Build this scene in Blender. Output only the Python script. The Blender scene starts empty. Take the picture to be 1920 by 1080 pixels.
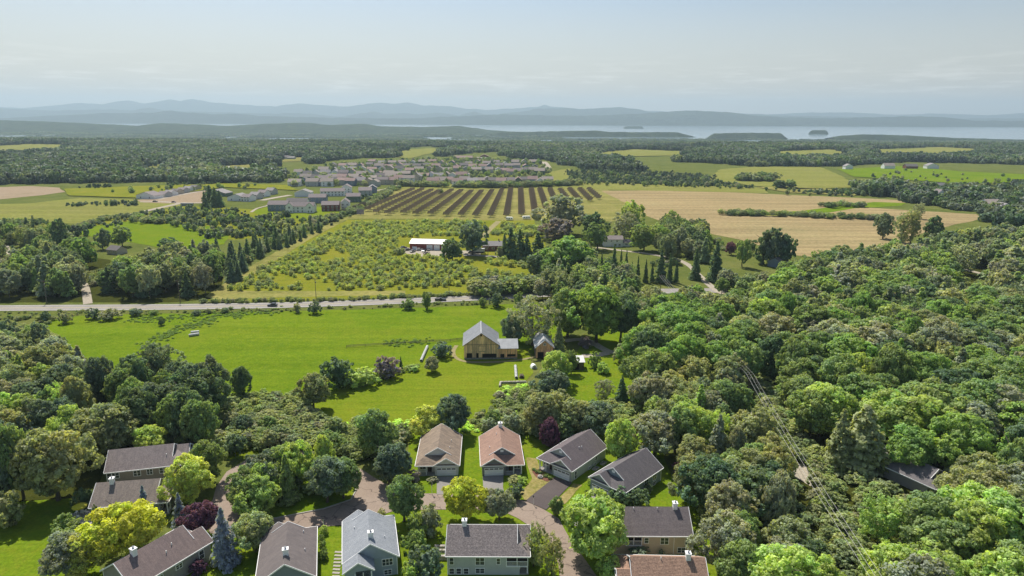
import bpy, math, random
import numpy as np
from mathutils import Vector, Matrix, noise
from mathutils.geometry import delaunay_2d_cdt, tessellate_polygon

RND = random.Random(11)
D2R = math.radians
scene = bpy.context.scene
COL = scene.collection

# ---------------------------------------------------------------- camera
FPX, CAM_H, HORIZON = 1280.0, 90.0, 217.0          # focal length in 1920-px units, height, horizon row
PITCH = math.atan((540 - HORIZON) / FPX)
ROLL = D2R(0.25)
cr, sr = math.cos(ROLL), math.sin(ROLL)
_r, _u = Vector((1, 0, 0)), Vector((0, math.sin(PITCH), math.cos(PITCH)))
FWD = Vector((0, math.cos(PITCH), -math.sin(PITCH)))
RIGHT = _r * cr + _u * sr
UP = _u * cr - _r * sr
cam_data = bpy.data.cameras.new('camera')
cam_data.sensor_width = 36.0
cam_data.lens = 36.0 * FPX / 1920.0
cam_data.clip_start = 1.0
cam_data.clip_end = 150000.0
cam = bpy.data.objects.new('camera', cam_data)
COL.objects.link(cam)
cam.matrix_world = Matrix((
    (RIGHT.x, UP.x, -FWD.x, 0), (RIGHT.y, UP.y, -FWD.y, 0), (RIGHT.z, UP.z, -FWD.z, CAM_H), (0, 0, 0, 1)))
scene.camera = cam

# ---------------------------------------------------------------- sky, sun, exposure
SUN_EL, SUN_AZ = 54.0, -24.0        # degrees; azimuth measured from +Y towards +X
world = bpy.data.worlds.new('World')
scene.world = world
world.use_nodes = True
nt = world.node_tree
nt.nodes.clear()
sky = nt.nodes.new('ShaderNodeTexSky')
sky.sky_type = 'NISHITA'
sky.sun_disc = False
sky.sun_elevation = D2R(SUN_EL)
sky.sun_rotation = D2R(SUN_AZ)
sky.altitude = 200
sky.air_density = 1.0
sky.dust_density = 1.6
sky.ozone_density = 1.0
bg = nt.nodes.new('ShaderNodeBackground')
bg.inputs['Strength'].default_value = 0.09
wo = nt.nodes.new('ShaderNodeOutputWorld')
# faint cloud streaks low over the mountains
tc = nt.nodes.new('ShaderNodeTexCoord')
sep = nt.nodes.new('ShaderNodeSeparateXYZ')
nt.links.new(tc.outputs['Generated'], sep.inputs[0])
mp = nt.nodes.new('ShaderNodeMapping')
mp.inputs['Scale'].default_value = (9, 9, 95)
nt.links.new(tc.outputs['Generated'], mp.inputs[0])
cn = nt.nodes.new('ShaderNodeTexNoise')
cn.inputs['Scale'].default_value = 1.6
cn.inputs['Detail'].default_value = 7
cn.inputs['Roughness'].default_value = 0.62
nt.links.new(mp.outputs[0], cn.inputs['Vector'])
cramp = nt.nodes.new('ShaderNodeValToRGB')
cramp.color_ramp.elements[0].position = 0.50
cramp.color_ramp.elements[1].position = 0.74
nt.links.new(cn.outputs['Fac'], cramp.inputs[0])
band = nt.nodes.new('ShaderNodeValToRGB')
els = band.color_ramp.elements
els[0].position = 0.018; els[0].color = (0, 0, 0, 1)
els[1].position = 0.085; els[1].color = (0.02, 0.02, 0.02, 1)
e = els.new(0.036); e.color = (1, 1, 1, 1)
e = els.new(0.058); e.color = (0.6, 0.6, 0.6, 1)
nt.links.new(sep.outputs['Z'], band.inputs[0])
mul = nt.nodes.new('ShaderNodeMath'); mul.operation = 'MULTIPLY'
nt.links.new(cramp.outputs[0], mul.inputs[0]); nt.links.new(band.outputs[0], mul.inputs[1])
mul2 = nt.nodes.new('ShaderNodeMath'); mul2.operation = 'MULTIPLY'; mul2.inputs[1].default_value = 0.42
nt.links.new(mul.outputs[0], mul2.inputs[0])
cmix = nt.nodes.new('ShaderNodeMix'); cmix.data_type = 'RGBA'
nt.links.new(mul2.outputs[0], cmix.inputs['Factor'])
nt.links.new(sky.outputs[0], cmix.inputs['A'])
cmix.inputs['B'].default_value = (13.0, 12.6, 11.8, 1)
# warm veil of thin haze at the horizon
veil = nt.nodes.new('ShaderNodeValToRGB')
veil.color_ramp.elements[0].position = 0.0; veil.color_ramp.elements[0].color = (0.85, 0.85, 0.85, 1)
veil.color_ramp.elements[1].position = 0.16; veil.color_ramp.elements[1].color = (0, 0, 0, 1)
nt.links.new(sep.outputs['Z'], veil.inputs[0])
vmix = nt.nodes.new('ShaderNodeMix'); vmix.data_type = 'RGBA'
nt.links.new(veil.outputs[0], vmix.inputs['Factor'])
nt.links.new(sky.outputs[0], vmix.inputs['A'])
vmix.inputs['B'].default_value = (7.2, 6.6, 5.6, 1)
nt.links.new(vmix.outputs['Result'], cmix.inputs['A'])
nt.links.new(cmix.outputs['Result'], bg.inputs['Color'])
nt.links.new(bg.outputs[0], wo.inputs['Surface'])

sun_data = bpy.data.lights.new('sun', 'SUN')
sun_data.energy = 5.0
sun_data.angle = D2R(0.9)
sun_data.color = (1.0, 0.94, 0.84)
sun = bpy.data.objects.new('sun', sun_data)
COL.objects.link(sun)
SUN_DIR = Vector((math.sin(D2R(SUN_AZ)) * math.cos(D2R(SUN_EL)), math.cos(D2R(SUN_AZ)) * math.cos(D2R(SUN_EL)), math.sin(D2R(SUN_EL))))
sun.rotation_euler = (-SUN_DIR).to_track_quat('-Z', 'Y').to_euler()
sun.location = (-60, 120, 300)

scene.view_settings.view_transform = 'Standard'
scene.view_settings.look = 'None'
scene.view_settings.gamma = 1.0
scene.view_settings.use_curve_mapping = False
scene.view_settings.exposure = 0.24
scene.render.engine = 'CYCLES'
cy = scene.cycles
cy.max_bounces = 6; cy.diffuse_bounces = 4; cy.glossy_bounces = 2; cy.transmission_bounces = 4
cy.volume_bounces = 0; cy.transparent_max_bounces = 6
cy.caustics_reflective = False; cy.caustics_refractive = False
cy.use_denoising = True
cy.sample_clamp_indirect = 4.0
scene.render.threads_mode = 'AUTO'

# ---------------------------------------------------------------- projection helpers
def ray(px, py):
    return FWD + RIGHT * ((px - 960) / FPX) + UP * ((540 - py) / FPX)

def sstep(a, b, x):
    t = min(1.0, max(0.0, (x - a) / (b - a)))
    return t * t * (3 - 2 * t)

LAKE_Z = -62.0

def T(x, y):
    """terrain height: level near the drone, rolling and sinking towards the lake"""
    if y < 880:
        return 0.0
    s = sstep(900, 2400, y)
    h = -10 * sstep(900, 2000, y) - 60 * sstep(2200, 4350, y)
    h += s * (9 * noise.noise(Vector((x / 620, y / 760, 3.1))) + 4 * noise.noise(Vector((x / 240, y / 300, 7.7))))
    return h

def gp(px, py, z=None):
    """the point of the ground (or of the level z) seen at photograph pixel (px, py)"""
    d = ray(px, py)
    if z is not None:
        t = (z - CAM_H) / d.z
        return Vector((d.x * t, d.y * t, z))
    t = -CAM_H / d.z if d.z < 0 else 9000
    for _ in range(12):
        h = T(d.x * t, d.y * t)
        t2 = (h - CAM_H) / d.z
        if abs(t2 - t) < 0.05:
            t = t2; break
        t = 0.5 * t + 0.5 * t2
    return Vector((d.x * t, d.y * t, T(d.x * t, d.y * t)))

CAMV = Vector((0, 0, CAM_H))
def pj(p):
    v = Vector(p) - CAMV
    D = max(v.dot(FWD), 1e-3)
    return 960 + FPX * v.dot(RIGHT) / D, 540 - FPX * v.dot(UP) / D

def depth(p):
    return (Vector(p) - CAMV).dot(FWD)

def inpoly(x, y, poly):
    c = False
    j = len(poly) - 1
    for i in range(len(poly)):
        xi, yi = poly[i]; xj, yj = poly[j]
        if (yi > y) != (yj > y) and x < (xj - xi) * (y - yi) / (yj - yi) + xi:
            c = not c
        j = i
    return c

# ---------------------------------------------------------------- tagging / objects
def tag(o, label=None, cat=None, group=None, kind=None):
    if label: o['label'] = label
    if cat: o['category'] = cat
    if group: o['group'] = group
    if kind: o['kind'] = kind
    return o

def empty(name, loc=(0, 0, 0), rz=0.0):
    o = bpy.data.objects.new(name, None)
    COL.objects.link(o)
    o.location = loc
    o.rotation_euler = (0, 0, rz)
    o.empty_display_size = 0.5
    return o

def link(name, me, parent=None, loc=(0, 0, 0), rz=0.0, scale=None):
    o = bpy.data.objects.new(name, me)
    COL.objects.link(o)
    o.location = loc
    o.rotation_euler = (0, 0, rz)
    if scale: o.scale = scale
    if parent is not None: o.parent = parent
    return o

class MB:
    """collects faces, then links them as one mesh object"""
    def __init__(self):
        self.v, self.f, self.m = [], [], []
    def add(self, vs, fs, mi=0):
        o = len(self.v)
        self.v += [tuple(v) for v in vs]
        self.f += [[i + o for i in f] for f in fs]
        self.m += [mi] * len(fs)
        return self
    def box(self, x0, x1, y0, y1, z0, z1, mi=0):
        return self.add([(x0, y0, z0), (x1, y0, z0), (x1, y1, z0), (x0, y1, z0), (x0, y0, z1), (x1, y0, z1), (x1, y1, z1), (x0, y1, z1)],
                        [(3, 2, 1, 0), (4, 5, 6, 7), (0, 1, 5, 4), (1, 2, 6, 5), (2, 3, 7, 6), (3, 0, 4, 7)], mi)
    def prism(self, poly, d, mi=0):
        n = len(poly); d = Vector(d)
        a = [Vector(p) for p in poly]; b = [p + d for p in a]
        fs = [list(range(n)), list(range(2 * n - 1, n - 1, -1))]
        for i in range(n):
            j = (i + 1) % n
            fs.append((j, i, n + i, n + j))
        return self.add(a + b, fs, mi)
    def bar(self, a, b, w, h=None, mi=0, up=(0, 0, 1)):
        a, b = Vector(a), Vector(b); h = h or w
        d = (b - a).normalized(); up = Vector(up)
        if abs(d.dot(up)) > 0.98: up = Vector((1, 0, 0))
        s = d.cross(up).normalized() * (w / 2); t = s.cross(d).normalized() * (h / 2)
        return self.add([a - s - t, a + s - t, a + s + t, a - s + t, b - s - t, b + s - t, b + s + t, b - s + t],
                        [(0, 1, 2, 3), (7, 6, 5, 4), (4, 5, 1, 0), (5, 6, 2, 1), (6, 7, 3, 2), (7, 4, 0, 3)], mi)
    def cone(self, a, b, r0, r1, n=8, mi=0, cap=True):
        a, b = Vector(a), Vector(b); d = (b - a).normalized()
        up = Vector((0, 0, 1)) if abs(d.z) < 0.9 else Vector((1, 0, 0))
        s = d.cross(up).normalized(); t = s.cross(d)
        vs = []
        for c, r in ((a, r0), (b, r1)):
            for i in range(n):
                k = 2 * math.pi * i / n
                vs.append(c + s * (math.cos(k) * r) + t * (math.sin(k) * r))
        fs = [(i, (i + 1) % n, n + (i + 1) % n, n + i) for i in range(n)]
        if cap: fs += [list(range(n - 1, -1, -1)), list(range(n, 2 * n))]
        return self.add(vs, fs, mi)
    def mesh(self, name, mats):
        me = bpy.data.meshes.new(name)
        me.from_pydata(self.v, [], self.f)
        if not isinstance(mats, (list, tuple)): mats = [mats]
        for m in mats: me.materials.append(m)
        if len(mats) > 1: me.polygons.foreach_set('material_index', self.m)
        me.update()
        return me
    def build(self, name, mats, parent=None, loc=(0, 0, 0), rz=0.0):
        return link(name, self.mesh(name, mats), parent, loc, rz)

# ---------------------------------------------------------------- materials
def newmat(name):
    m = bpy.data.materials.new(name)
    m.use_nodes = True
    b = m.node_tree.nodes['Principled BSDF']
    return m, m.node_tree, b

def lnk(t, a, b): t.links.new(a, b)

def coords(t, kind='obj', scale=None):
    if kind == 'world':
        g = t.nodes.new('ShaderNodeNewGeometry').outputs['Position']
    else:
        g = t.nodes.new('ShaderNodeTexCoord').outputs['Object']
    if scale:
        m = t.nodes.new('ShaderNodeMapping'); m.inputs['Scale'].default_value = scale
        lnk(t, g, m.inputs[0]); g = m.outputs[0]
    return g

def ntex(t, vec, scale, detail=4, rough=0.55, dist=0.0):
    n = t.nodes.new('ShaderNodeTexNoise')
    n.inputs['Scale'].default_value = scale; n.inputs['Detail'].default_value = detail
    n.inputs['Roughness'].default_value = rough; n.inputs['Distortion'].default_value = dist
    lnk(t, vec, n.inputs['Vector'])
    return n.outputs['Fac']

def ramp(t, fac, stops):
    r = t.nodes.new('ShaderNodeValToRGB')
    el = r.color_ramp.elements
    el[0].position, el[0].color = stops[0][0], (*stops[0][1], 1)
    el[1].position, el[1].color = stops[-1][0], (*stops[-1][1], 1)
    for p, c in stops[1:-1]:
        q = el.new(p); q.color = (*c, 1)
    lnk(t, fac, r.inputs[0])
    return r.outputs[0]

def mixc(t, fac, a, b, mode='MIX'):
    m = t.nodes.new('ShaderNodeMix'); m.data_type = 'RGBA'; m.blend_type = mode
    if isinstance(fac, float): m.inputs['Factor'].default_value = fac
    else: lnk(t, fac, m.inputs['Factor'])
    for s, k in ((a, 'A'), (b, 'B')):
        if isinstance(s, tuple): m.inputs[k].default_value = (*s, 1)
        else: lnk(t, s, m.inputs[k])
    return m.outputs['Result']

def bump(t, b, h, strength, dist):
    n = t.nodes.new('ShaderNodeBump'); n.inputs['Strength'].default_value = strength; n.inputs['Distance'].default_value = dist
    lnk(t, h, n.inputs['Height']); lnk(t, n.outputs[0], b.inputs['Normal'])

def plain(name, c, rough=0.7, var=0.12, scale=1.5, metal=0.0, spec=0.3):
    m, t, b = newmat(name)
    v = coords(t)
    lo = tuple(x * (1 - var) for x in c); hi = tuple(min(1, x * (1 + var)) for x in c)
    lnk(t, ramp(t, ntex(t, v, scale), [(0.3, lo), (0.7, hi)]), b.inputs['Base Color'])
    b.inputs['Roughness'].default_value = rough; b.inputs['Metallic'].default_value = metal
    b.inputs['Specular IOR Level'].default_value = spec
    return m

def ground_mat(name, stops, s1, s2, stops2=None, mixf=0.5, bs=0.6, bd=0.3, streak=None, fine=None, tone=(0.97, 0.98, 0.55)):
    """grass, hay, soil: two scales of colour patches, fine mottling and relief in world coordinates"""
    m, t, b = newmat(name)
    v = coords(t, 'world')
    c = ramp(t, ntex(t, v, s1, 5, 0.6, 0.6), stops)
    c2 = ramp(t, ntex(t, v, s2, 4, 0.7), stops2 or stops)
    c = mixc(t, mixf, c, c2)
    if streak:
        ang, ss, amt, dark = streak
        mp = t.nodes.new('ShaderNodeMapping'); mp.inputs['Rotation'].default_value = (0, 0, D2R(ang)); mp.inputs['Scale'].default_value = (ss * 0.06, ss, 1)
        lnk(t, v, mp.inputs[0])
        f = ramp(t, ntex(t, mp.outputs[0], 1.0, 3, 0.6, 0.4), [(0.38, (1 - dark,) * 3), (0.62, (1 + amt,) * 3)])
        c = mixc(t, 1.0, c, f, 'MULTIPLY')
    fs = fine or 1.3
    nf = ntex(t, v, fs, 3, 0.75)
    c = mixc(t, 1.0, c, ramp(t, nf, [(0.3, (0.72, 0.74, 0.7)), (0.72, (1.25, 1.22, 1.2))]), 'MULTIPLY')
    c = mixc(t, 1.0, c, tone, 'MULTIPLY')
    lnk(t, c, b.inputs['Base Color'])
    b.inputs['Roughness'].default_value = 0.95; b.inputs['Specular IOR Level'].default_value = 0.0
    bump(t, b, nf, bs, bd)
    return m

def shingle(name, c, stain=0.25, speck=0.3):
    m, t, b = newmat(name)
    v = coords(t)
    f1 = ntex(t, coords(t, 'obj', (3.2, 3.2, 6.0)), 1.0, 2, 0.8)
    col = mixc(t, 1.0, c, ramp(t, f1, [(0.33, (1 - speck,) * 3), (0.67, (1 + speck,) * 3)]), 'MULTIPLY')
    st = ntex(t, coords(t, 'obj', (0.5, 1.4, 0.35)), 1.0, 4, 0.65, 0.5)
    col = mixc(t, 1.0, col, ramp(t, st, [(0.38, (1 - stain, 1 - stain, 1 - stain * 0.9)), (0.62, (1.06, 1.05, 1.04))]), 'MULTIPLY')
    w = t.nodes.new('ShaderNodeTexWave'); w.wave_type = 'BANDS'; w.bands_direction = 'Z'
    w.inputs['Scale'].default_value = 2.2; w.inputs['Distortion'].default_value = 0.3
    lnk(t, v, w.inputs['Vector'])
    lnk(t, col, b.inputs['Base Color'])
    b.inputs['Roughness'].default_value = 0.88; b.inputs['Specular IOR Level'].default_value = 0.2
    mx = t.nodes.new('ShaderNodeMath'); mx.operation = 'ADD'
    lnk(t, f1, mx.inputs[0]); lnk(t, w.outputs['Fac'], mx.inputs[1])
    bump(t, b, mx.outputs[0], 0.45, 0.05)
    return m

def siding(name, c):
    m, t, b = newmat(name)
    v = coords(t)
    w = t.nodes.new('ShaderNodeTexWave'); w.wave_type = 'BANDS'; w.bands_direction = 'Z'; w.wave_profile = 'SAW'
    w.inputs['Scale'].default_value = 1.6
    lnk(t, v, w.inputs['Vector'])
    col = mixc(t, 1.0, c, ramp(t, ntex(t, v, 0.7, 4), [(0.3, (0.9,) * 3), (0.7, (1.05,) * 3)]), 'MULTIPLY')
    col = mixc(t, 1.0, col, ramp(t, w.outputs['Fac'], [(0.0, (0.86,) * 3), (0.25, (1, 1, 1))]), 'MULTIPLY')
    lnk(t, col, b.inputs['Base Color'])
    b.inputs['Roughness'].default_value = 0.6; b.inputs['Specular IOR Level'].default_value = 0.3
    bump(t, b, w.outputs['Fac'], 0.4, 0.03)
    return m

def glass_mat(name):
    m, t, b = newmat(name)
    b.inputs['Base Color'].default_value = (0.035, 0.042, 0.05, 1)
    b.inputs['Roughness'].default_value = 0.06; b.inputs['Specular IOR Level'].default_value = 0.7
    lnk(t, ramp(t, ntex(t, coords(t), 0.9, 2), [(0.35, (0.02, 0.025, 0.03)), (0.65, (0.07, 0.08, 0.09))]), b.inputs['Base Color'])
    return m

def leaf_mat(name, mode, stops=None, trans=0.44):
    """foliage: colour of its tree (object colour or a random pick), varied leaf by leaf"""
    m, t, b = newmat(name)
    oi = t.nodes.new('ShaderNodeObjectInfo')
    at = t.nodes.new('ShaderNodeAttribute'); at.attribute_name = 'tint'
    if mode == 'object':
        c = oi.outputs['Color']
    else:
        c = ramp(t, oi.outputs['Random'], stops)
        at2 = t.nodes.new('ShaderNodeAttribute'); at2.attribute_name = 'tree'
        if mode == 'clump':
            c = ramp(t, at2.outputs['Fac'], stops)
            pn_ = ntex(t, coords(t, 'world'), 0.0035, 3, 0.6)
            c = mixc(t, 1.0, c, ramp(t, pn_, [(0.35, (0.30, 0.38, 0.46)), (0.65, (0.72, 0.80, 0.80))]), 'MULTIPLY')
            c = mixc(t, 1.0, c, ramp(t, oi.outputs['Random'], [(0.0, (0.8, 0.84, 0.8)), (1.0, (1.2, 1.12, 1.05))]), 'MULTIPLY')
    c = mixc(t, 1.0, c, at.outputs['Color'], 'MULTIPLY')
    c = mixc(t, 1.0, c, (4.1, 3.85, 6.8), 'MULTIPLY')
    lnk(t, c, b.inputs['Base Color'])
    b.inputs['Roughness'].default_value = 0.55; b.inputs['Specular IOR Level'].default_value = 0.25
    tr = t.nodes.new('ShaderNodeBsdfTranslucent')
    lnk(t, mixc(t, 1.0, c, (1.35, 1.3, 0.5), 'MULTIPLY'), tr.inputs['Color'])
    mx = t.nodes.new('ShaderNodeMixShader'); mx.inputs[0].default_value = trans
    lnk(t, b.outputs[0], mx.inputs[1]); lnk(t, tr.outputs[0], mx.inputs[2])
    lnk(t, mx.outputs[0], t.nodes['Material Output'].inputs['Surface'])
    return m

GREENS = [(0.0, (0.034, 0.056, 0.022)), (0.12, (0.075, 0.110, 0.026)), (0.26, (0.098, 0.116, 0.042)), (0.38, (0.05, 0.074, 0.028)), (0.5, (0.085, 0.128, 0.026)),
          (0.6, (0.120, 0.142, 0.038)), (0.72, (0.095, 0.105, 0.055)), (0.84, (0.062, 0.096, 0.03)), (0.92, (0.13, 0.15, 0.06)), (1.0, (0.045, 0.07, 0.03))]
M = {}
M['leaf'] = leaf_mat('leaf_own_colour', 'object')
M['leaf_mix'] = leaf_mat('leaf_mixed', 'random', GREENS)
M['leaf_clump'] = leaf_mat('leaf_far_forest', 'clump', GREENS, 0.25)
M['leaf_scrub'] = leaf_mat('leaf_scrub', 'random', [(0.0, (0.085, 0.11, 0.03)), (0.3, (0.105, 0.135, 0.034)), (0.6, (0.07, 0.095, 0.032)), (0.8, (0.125, 0.15, 0.042)), (1.0, (0.095, 0.105, 0.048))])
M['leaf_orchard'] = leaf_mat('leaf_orchard', 'random', [(0.0, (0.14, 0.175, 0.035)), (0.4, (0.115, 0.145, 0.045)), (0.7, (0.16, 0.19, 0.045)), (1.0, (0.10, 0.13, 0.045))])
M['leaf_weed'] = leaf_mat('leaf_weed', 'random', [(0.0, (0.15, 0.21, 0.03)), (0.5, (0.18, 0.25, 0.04)), (1.0, (0.12, 0.17, 0.03))])
M['bark'] = plain('bark', (0.11, 0.09, 0.07), 0.9, 0.35, 3)
M['white'] = plain('white_paint', (0.90, 0.90, 0.89), 0.5, 0.04)
M['glass'] = glass_mat('window_glass')
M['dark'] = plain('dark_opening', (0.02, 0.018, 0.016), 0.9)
M['black'] = plain('black_rubber', (0.02, 0.02, 0.02), 0.7)
M['grey_metal'] = plain('grey_metal', (0.32, 0.33, 0.35), 0.4, 0.1, 2, 0.6)
M['concrete'] = plain('concrete', (0.36, 0.34, 0.31), 0.85, 0.15, 1.2)
M['stone'] = plain('field_stone', (0.27, 0.25, 0.22), 0.9, 0.35, 1.8)
M['mulch'] = plain('bark_mulch', (0.16, 0.07, 0.045), 0.95, 0.3, 3)
M['post_wood'] = plain('weathered_post', (0.16, 0.13, 0.10), 0.9, 0.3, 2)

# ground surfaces
M['wild'] = ground_mat('wild_ground', [(0.28, (0.07, 0.10, 0.022)), (0.5, (0.125, 0.155, 0.035)), (0.72, (0.21, 0.205, 0.07))], 0.035, 0.25, [(0.3, (0.085, 0.12, 0.028)), (0.7, (0.19, 0.195, 0.055))], 0.5, 0.6, 0.3, None, 0.9, (0.92, 0.93, 0.95))
M['meadow'] = ground_mat('meadow_grass', [(0.28, (0.085, 0.165, 0.016)), (0.5, (0.14, 0.215, 0.022)), (0.72, (0.205, 0.235, 0.04))], 0.022, 0.32,
                         [(0.32, (0.085, 0.165, 0.016)), (0.68, (0.205, 0.26, 0.036))], 0.48, 0.7, 0.35, (14, 0.16, 0.06, 0.08))
M['lawn'] = ground_mat('mown_lawn', [(0.3, (0.125, 0.19, 0.022)), (0.5, (0.165, 0.22, 0.027)), (0.7, (0.21, 0.225, 0.04))], 0.06, 0.35,
                       None, 0.5, 0.5, 0.12, (-14, 0.5, 0.07, 0.07))
M['lawn2'] = ground_mat('garden_lawn', [(0.3, (0.10, 0.18, 0.018)), (0.5, (0.145, 0.215, 0.024)), (0.7, (0.20, 0.22, 0.038))], 0.09, 0.5, None, 0.5, 0.5, 0.1, (86, 0.8, 0.05, 0.05))
M['hay'] = ground_mat('cut_hay', [(0.3, (0.28, 0.22, 0.125)), (0.5, (0.35, 0.27, 0.155)), (0.7, (0.31, 0.265, 0.145))], 0.006, 0.05, None, 0.4, 0.5, 0.2, (9, 0.10, 0.14, 0.16), 0.35, tone=(0.95, 0.95, 0.88))
M['solar_grass'] = ground_mat('dry_mown_grass', [(0.3, (0.17, 0.19, 0.05)), (0.5, (0.24, 0.23, 0.08)), (0.7, (0.33, 0.28, 0.12))], 0.012, 0.09, None, 0.5, 0.5, 0.2, (88, 0.10, 0.15, 0.15), 0.4, tone=(0.95, 0.95, 0.85))
M['green_hay'] = ground_mat('yellow_green_hayfield', [(0.3, (0.21, 0.225, 0.04)), (0.5, (0.25, 0.25, 0.05)), (0.7, (0.28, 0.255, 0.07))], 0.01, 0.06, None, 0.5, 0.5, 0.2, (12, 0.08, 0.08, 0.1), 0.3, tone=(0.86, 0.89, 1.15))
M['orchard_grass'] = ground_mat('orchard_grass', [(0.3, (0.15, 0.185, 0.03)), (0.5, (0.20, 0.215, 0.04)), (0.7, (0.27, 0.24, 0.07))], 0.03, 0.2)
M['dirt'] = ground_mat('bare_dirt', [(0.3, (0.30, 0.22, 0.16)), (0.5, (0.36, 0.28, 0.20)), (0.7, (0.26, 0.21, 0.13))], 0.03, 0.2, tone=(0.95, 0.95, 0.95))
M['gravel'] = ground_mat('gravel', [(0.3, (0.36, 0.32, 0.26)), (0.7, (0.46, 0.41, 0.34))], 0.1, 0.9, None, 0.5, 0.3, 0.05, tone=(0.95, 0.95, 0.95))
M['track'] = ground_mat('worn_track', [(0.3, (0.25, 0.23, 0.12)), (0.7, (0.36, 0.31, 0.20))], 0.2, 1.2, tone=(0.95, 0.95, 0.85))
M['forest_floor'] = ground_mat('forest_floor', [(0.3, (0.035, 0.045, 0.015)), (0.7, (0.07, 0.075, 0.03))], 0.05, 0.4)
M['bed'] = ground_mat('weedy_bed', [(0.3, (0.12, 0.18, 0.025)), (0.7, (0.20, 0.24, 0.045))], 0.1, 0.6)
M['drygrass'] = ground_mat('dry_reseeded_lawn', [(0.3, (0.17, 0.19, 0.04)), (0.5, (0.30, 0.25, 0.10)), (0.7, (0.42, 0.34, 0.20))], 0.16, 0.9, tone=(0.95, 0.95, 0.9))

def asphalt(name, lo, hi, crack=0.0):
    m, t, b = newmat(name)
    v = coords(t, 'world')
    c = ramp(t, ntex(t, v, 0.12, 5, 0.6), [(0.3, lo), (0.7, hi)])
    c = mixc(t, 1.0, c, ramp(t, ntex(t, v, 3.0, 2, 0.7), [(0.3, (0.88,) * 3), (0.7, (1.1,) * 3)]), 'MULTIPLY')
    if crack:
        dv = t.nodes.new('ShaderNodeVectorMath'); dv.operation = 'ADD'
        nn = t.nodes.new('ShaderNodeTexNoise'); nn.inputs['Scale'].default_value = 0.35; nn.inputs['Detail'].default_value = 3
        lnk(t, v, nn.inputs['Vector'])
        sc = t.nodes.new('ShaderNodeVectorMath'); sc.operation = 'SCALE'; sc.inputs['Scale'].default_value = 4.5
        lnk(t, nn.outputs['Color'], sc.inputs[0]); lnk(t, v, dv.inputs[0]); lnk(t, sc.outputs[0], dv.inputs[1])
        vo = t.nodes.new('ShaderNodeTexVoronoi'); vo.feature = 'DISTANCE_TO_EDGE'; vo.inputs['Scale'].default_value = 0.105
        lnk(t, dv.outputs[0], vo.inputs['Vector'])
        k = ramp(t, vo.outputs['Distance'], [(0.006, (1 - crack,) * 3), (0.016, (1, 1, 1))])
        c = mixc(t, 1.0, c, k, 'MULTIPLY')
    lnk(t, c, b.inputs['Base Color'])
    b.inputs['Roughness'].default_value = 0.88; b.inputs['Specular IOR Level'].default_value = 0.2
    return m
M['street'] = asphalt('aged_tan_asphalt', (0.26, 0.20, 0.16), (0.315, 0.25, 0.20), 0.45)
M['road'] = asphalt('grey_road_asphalt', (0.25, 0.232, 0.21), (0.32, 0.297, 0.27))
M['drive'] = asphalt('grey_driveway', (0.22, 0.205, 0.19), (0.29, 0.27, 0.25))
M['drive_new'] = asphalt('new_dark_asphalt', (0.085, 0.07, 0.068), (0.115, 0.095, 0.09))
# ---------------------------------------------------------------- ground, lake, far hills
def grid_mesh(name, xs, ys, zf, mat):
    nx, ny = len(xs), len(ys)
    vs = [(x, y, zf(x, y)) for y in ys for x in xs]
    fs = [(j * nx + i, j * nx + i + 1, (j + 1) * nx + i + 1, (j + 1) * nx + i) for j in range(ny - 1) for i in range(nx - 1)]
    me = bpy.data.meshes.new(name)
    me.from_pydata(vs, [], fs)
    me.materials.append(mat)
    me.polygons.foreach_set('use_smooth', [True] * len(fs))
    return me

ys = [-400, 0, 200, 400, 700, 880] + [900 + 60 * i for i in range(62)] + [4700, 5200]
xs = [-5200 + 130 * i for i in range(81)]
tag(link('ground', grid_mesh('ground', xs, ys, T, M['wild'])), kind='structure')

def water_mat():
    m, t, b = newmat('lake_water')
    b.inputs['Base Color'].default_value = (0.20, 0.27, 0.31, 1)
    b.inputs['Roughness'].default_value = 0.14
    b.inputs['IOR'].default_value = 1.33
    v = coords(t, 'world', (0.002, 0.006, 1))
    bump(t, b, ntex(t, v, 1.0, 4, 0.6), 0.05, 3.0)
    return m
M['water'] = water_mat()
lake = MB().add([(-40000, 3900, LAKE_Z), (40000, 3900, LAKE_Z), (40000, 25000, LAKE_Z), (-40000, 25000, LAKE_Z)], [(0, 1, 2, 3)])
tag(lake.build('lake', M['water']), 'pale blue lake stretching below the far mountains', kind='structure')

def hill_mat(name, lo, hi, s):
    m, t, b = newmat(name)
    v = coords(t, 'world')
    n1 = ntex(t, v, s, 5, 0.65)
    lnk(t, ramp(t, n1, [(0.35, lo), (0.65, hi)]), b.inputs['Base Color'])
    b.inputs['Roughness'].default_value = 0.95; b.inputs['Specular IOR Level'].default_value = 0.05
    bump(t, b, ntex(t, v, s * 4, 5, 0.7), 1.0, 0.35 / s)
    return m
M['hill'] = hill_mat('far_wooded_hills', (0.028, 0.05, 0.03), (0.055, 0.085, 0.04), 0.0025)
M['shore'] = hill_mat('near_wooded_shore', (0.03, 0.055, 0.025), (0.07, 0.10, 0.04), 0.012)

def interp(prof, x):
    if x <= prof[0][0]: return prof[0][1]
    for (a, b), (c, d) in zip(prof, prof[1:]):
        if x <= c:
            t = (x - a) / (c - a)
            t = t * t * (3 - 2 * t) * 0.5 + t * 0.5
            return b + (d - b) * t
    return prof[-1][1]

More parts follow.
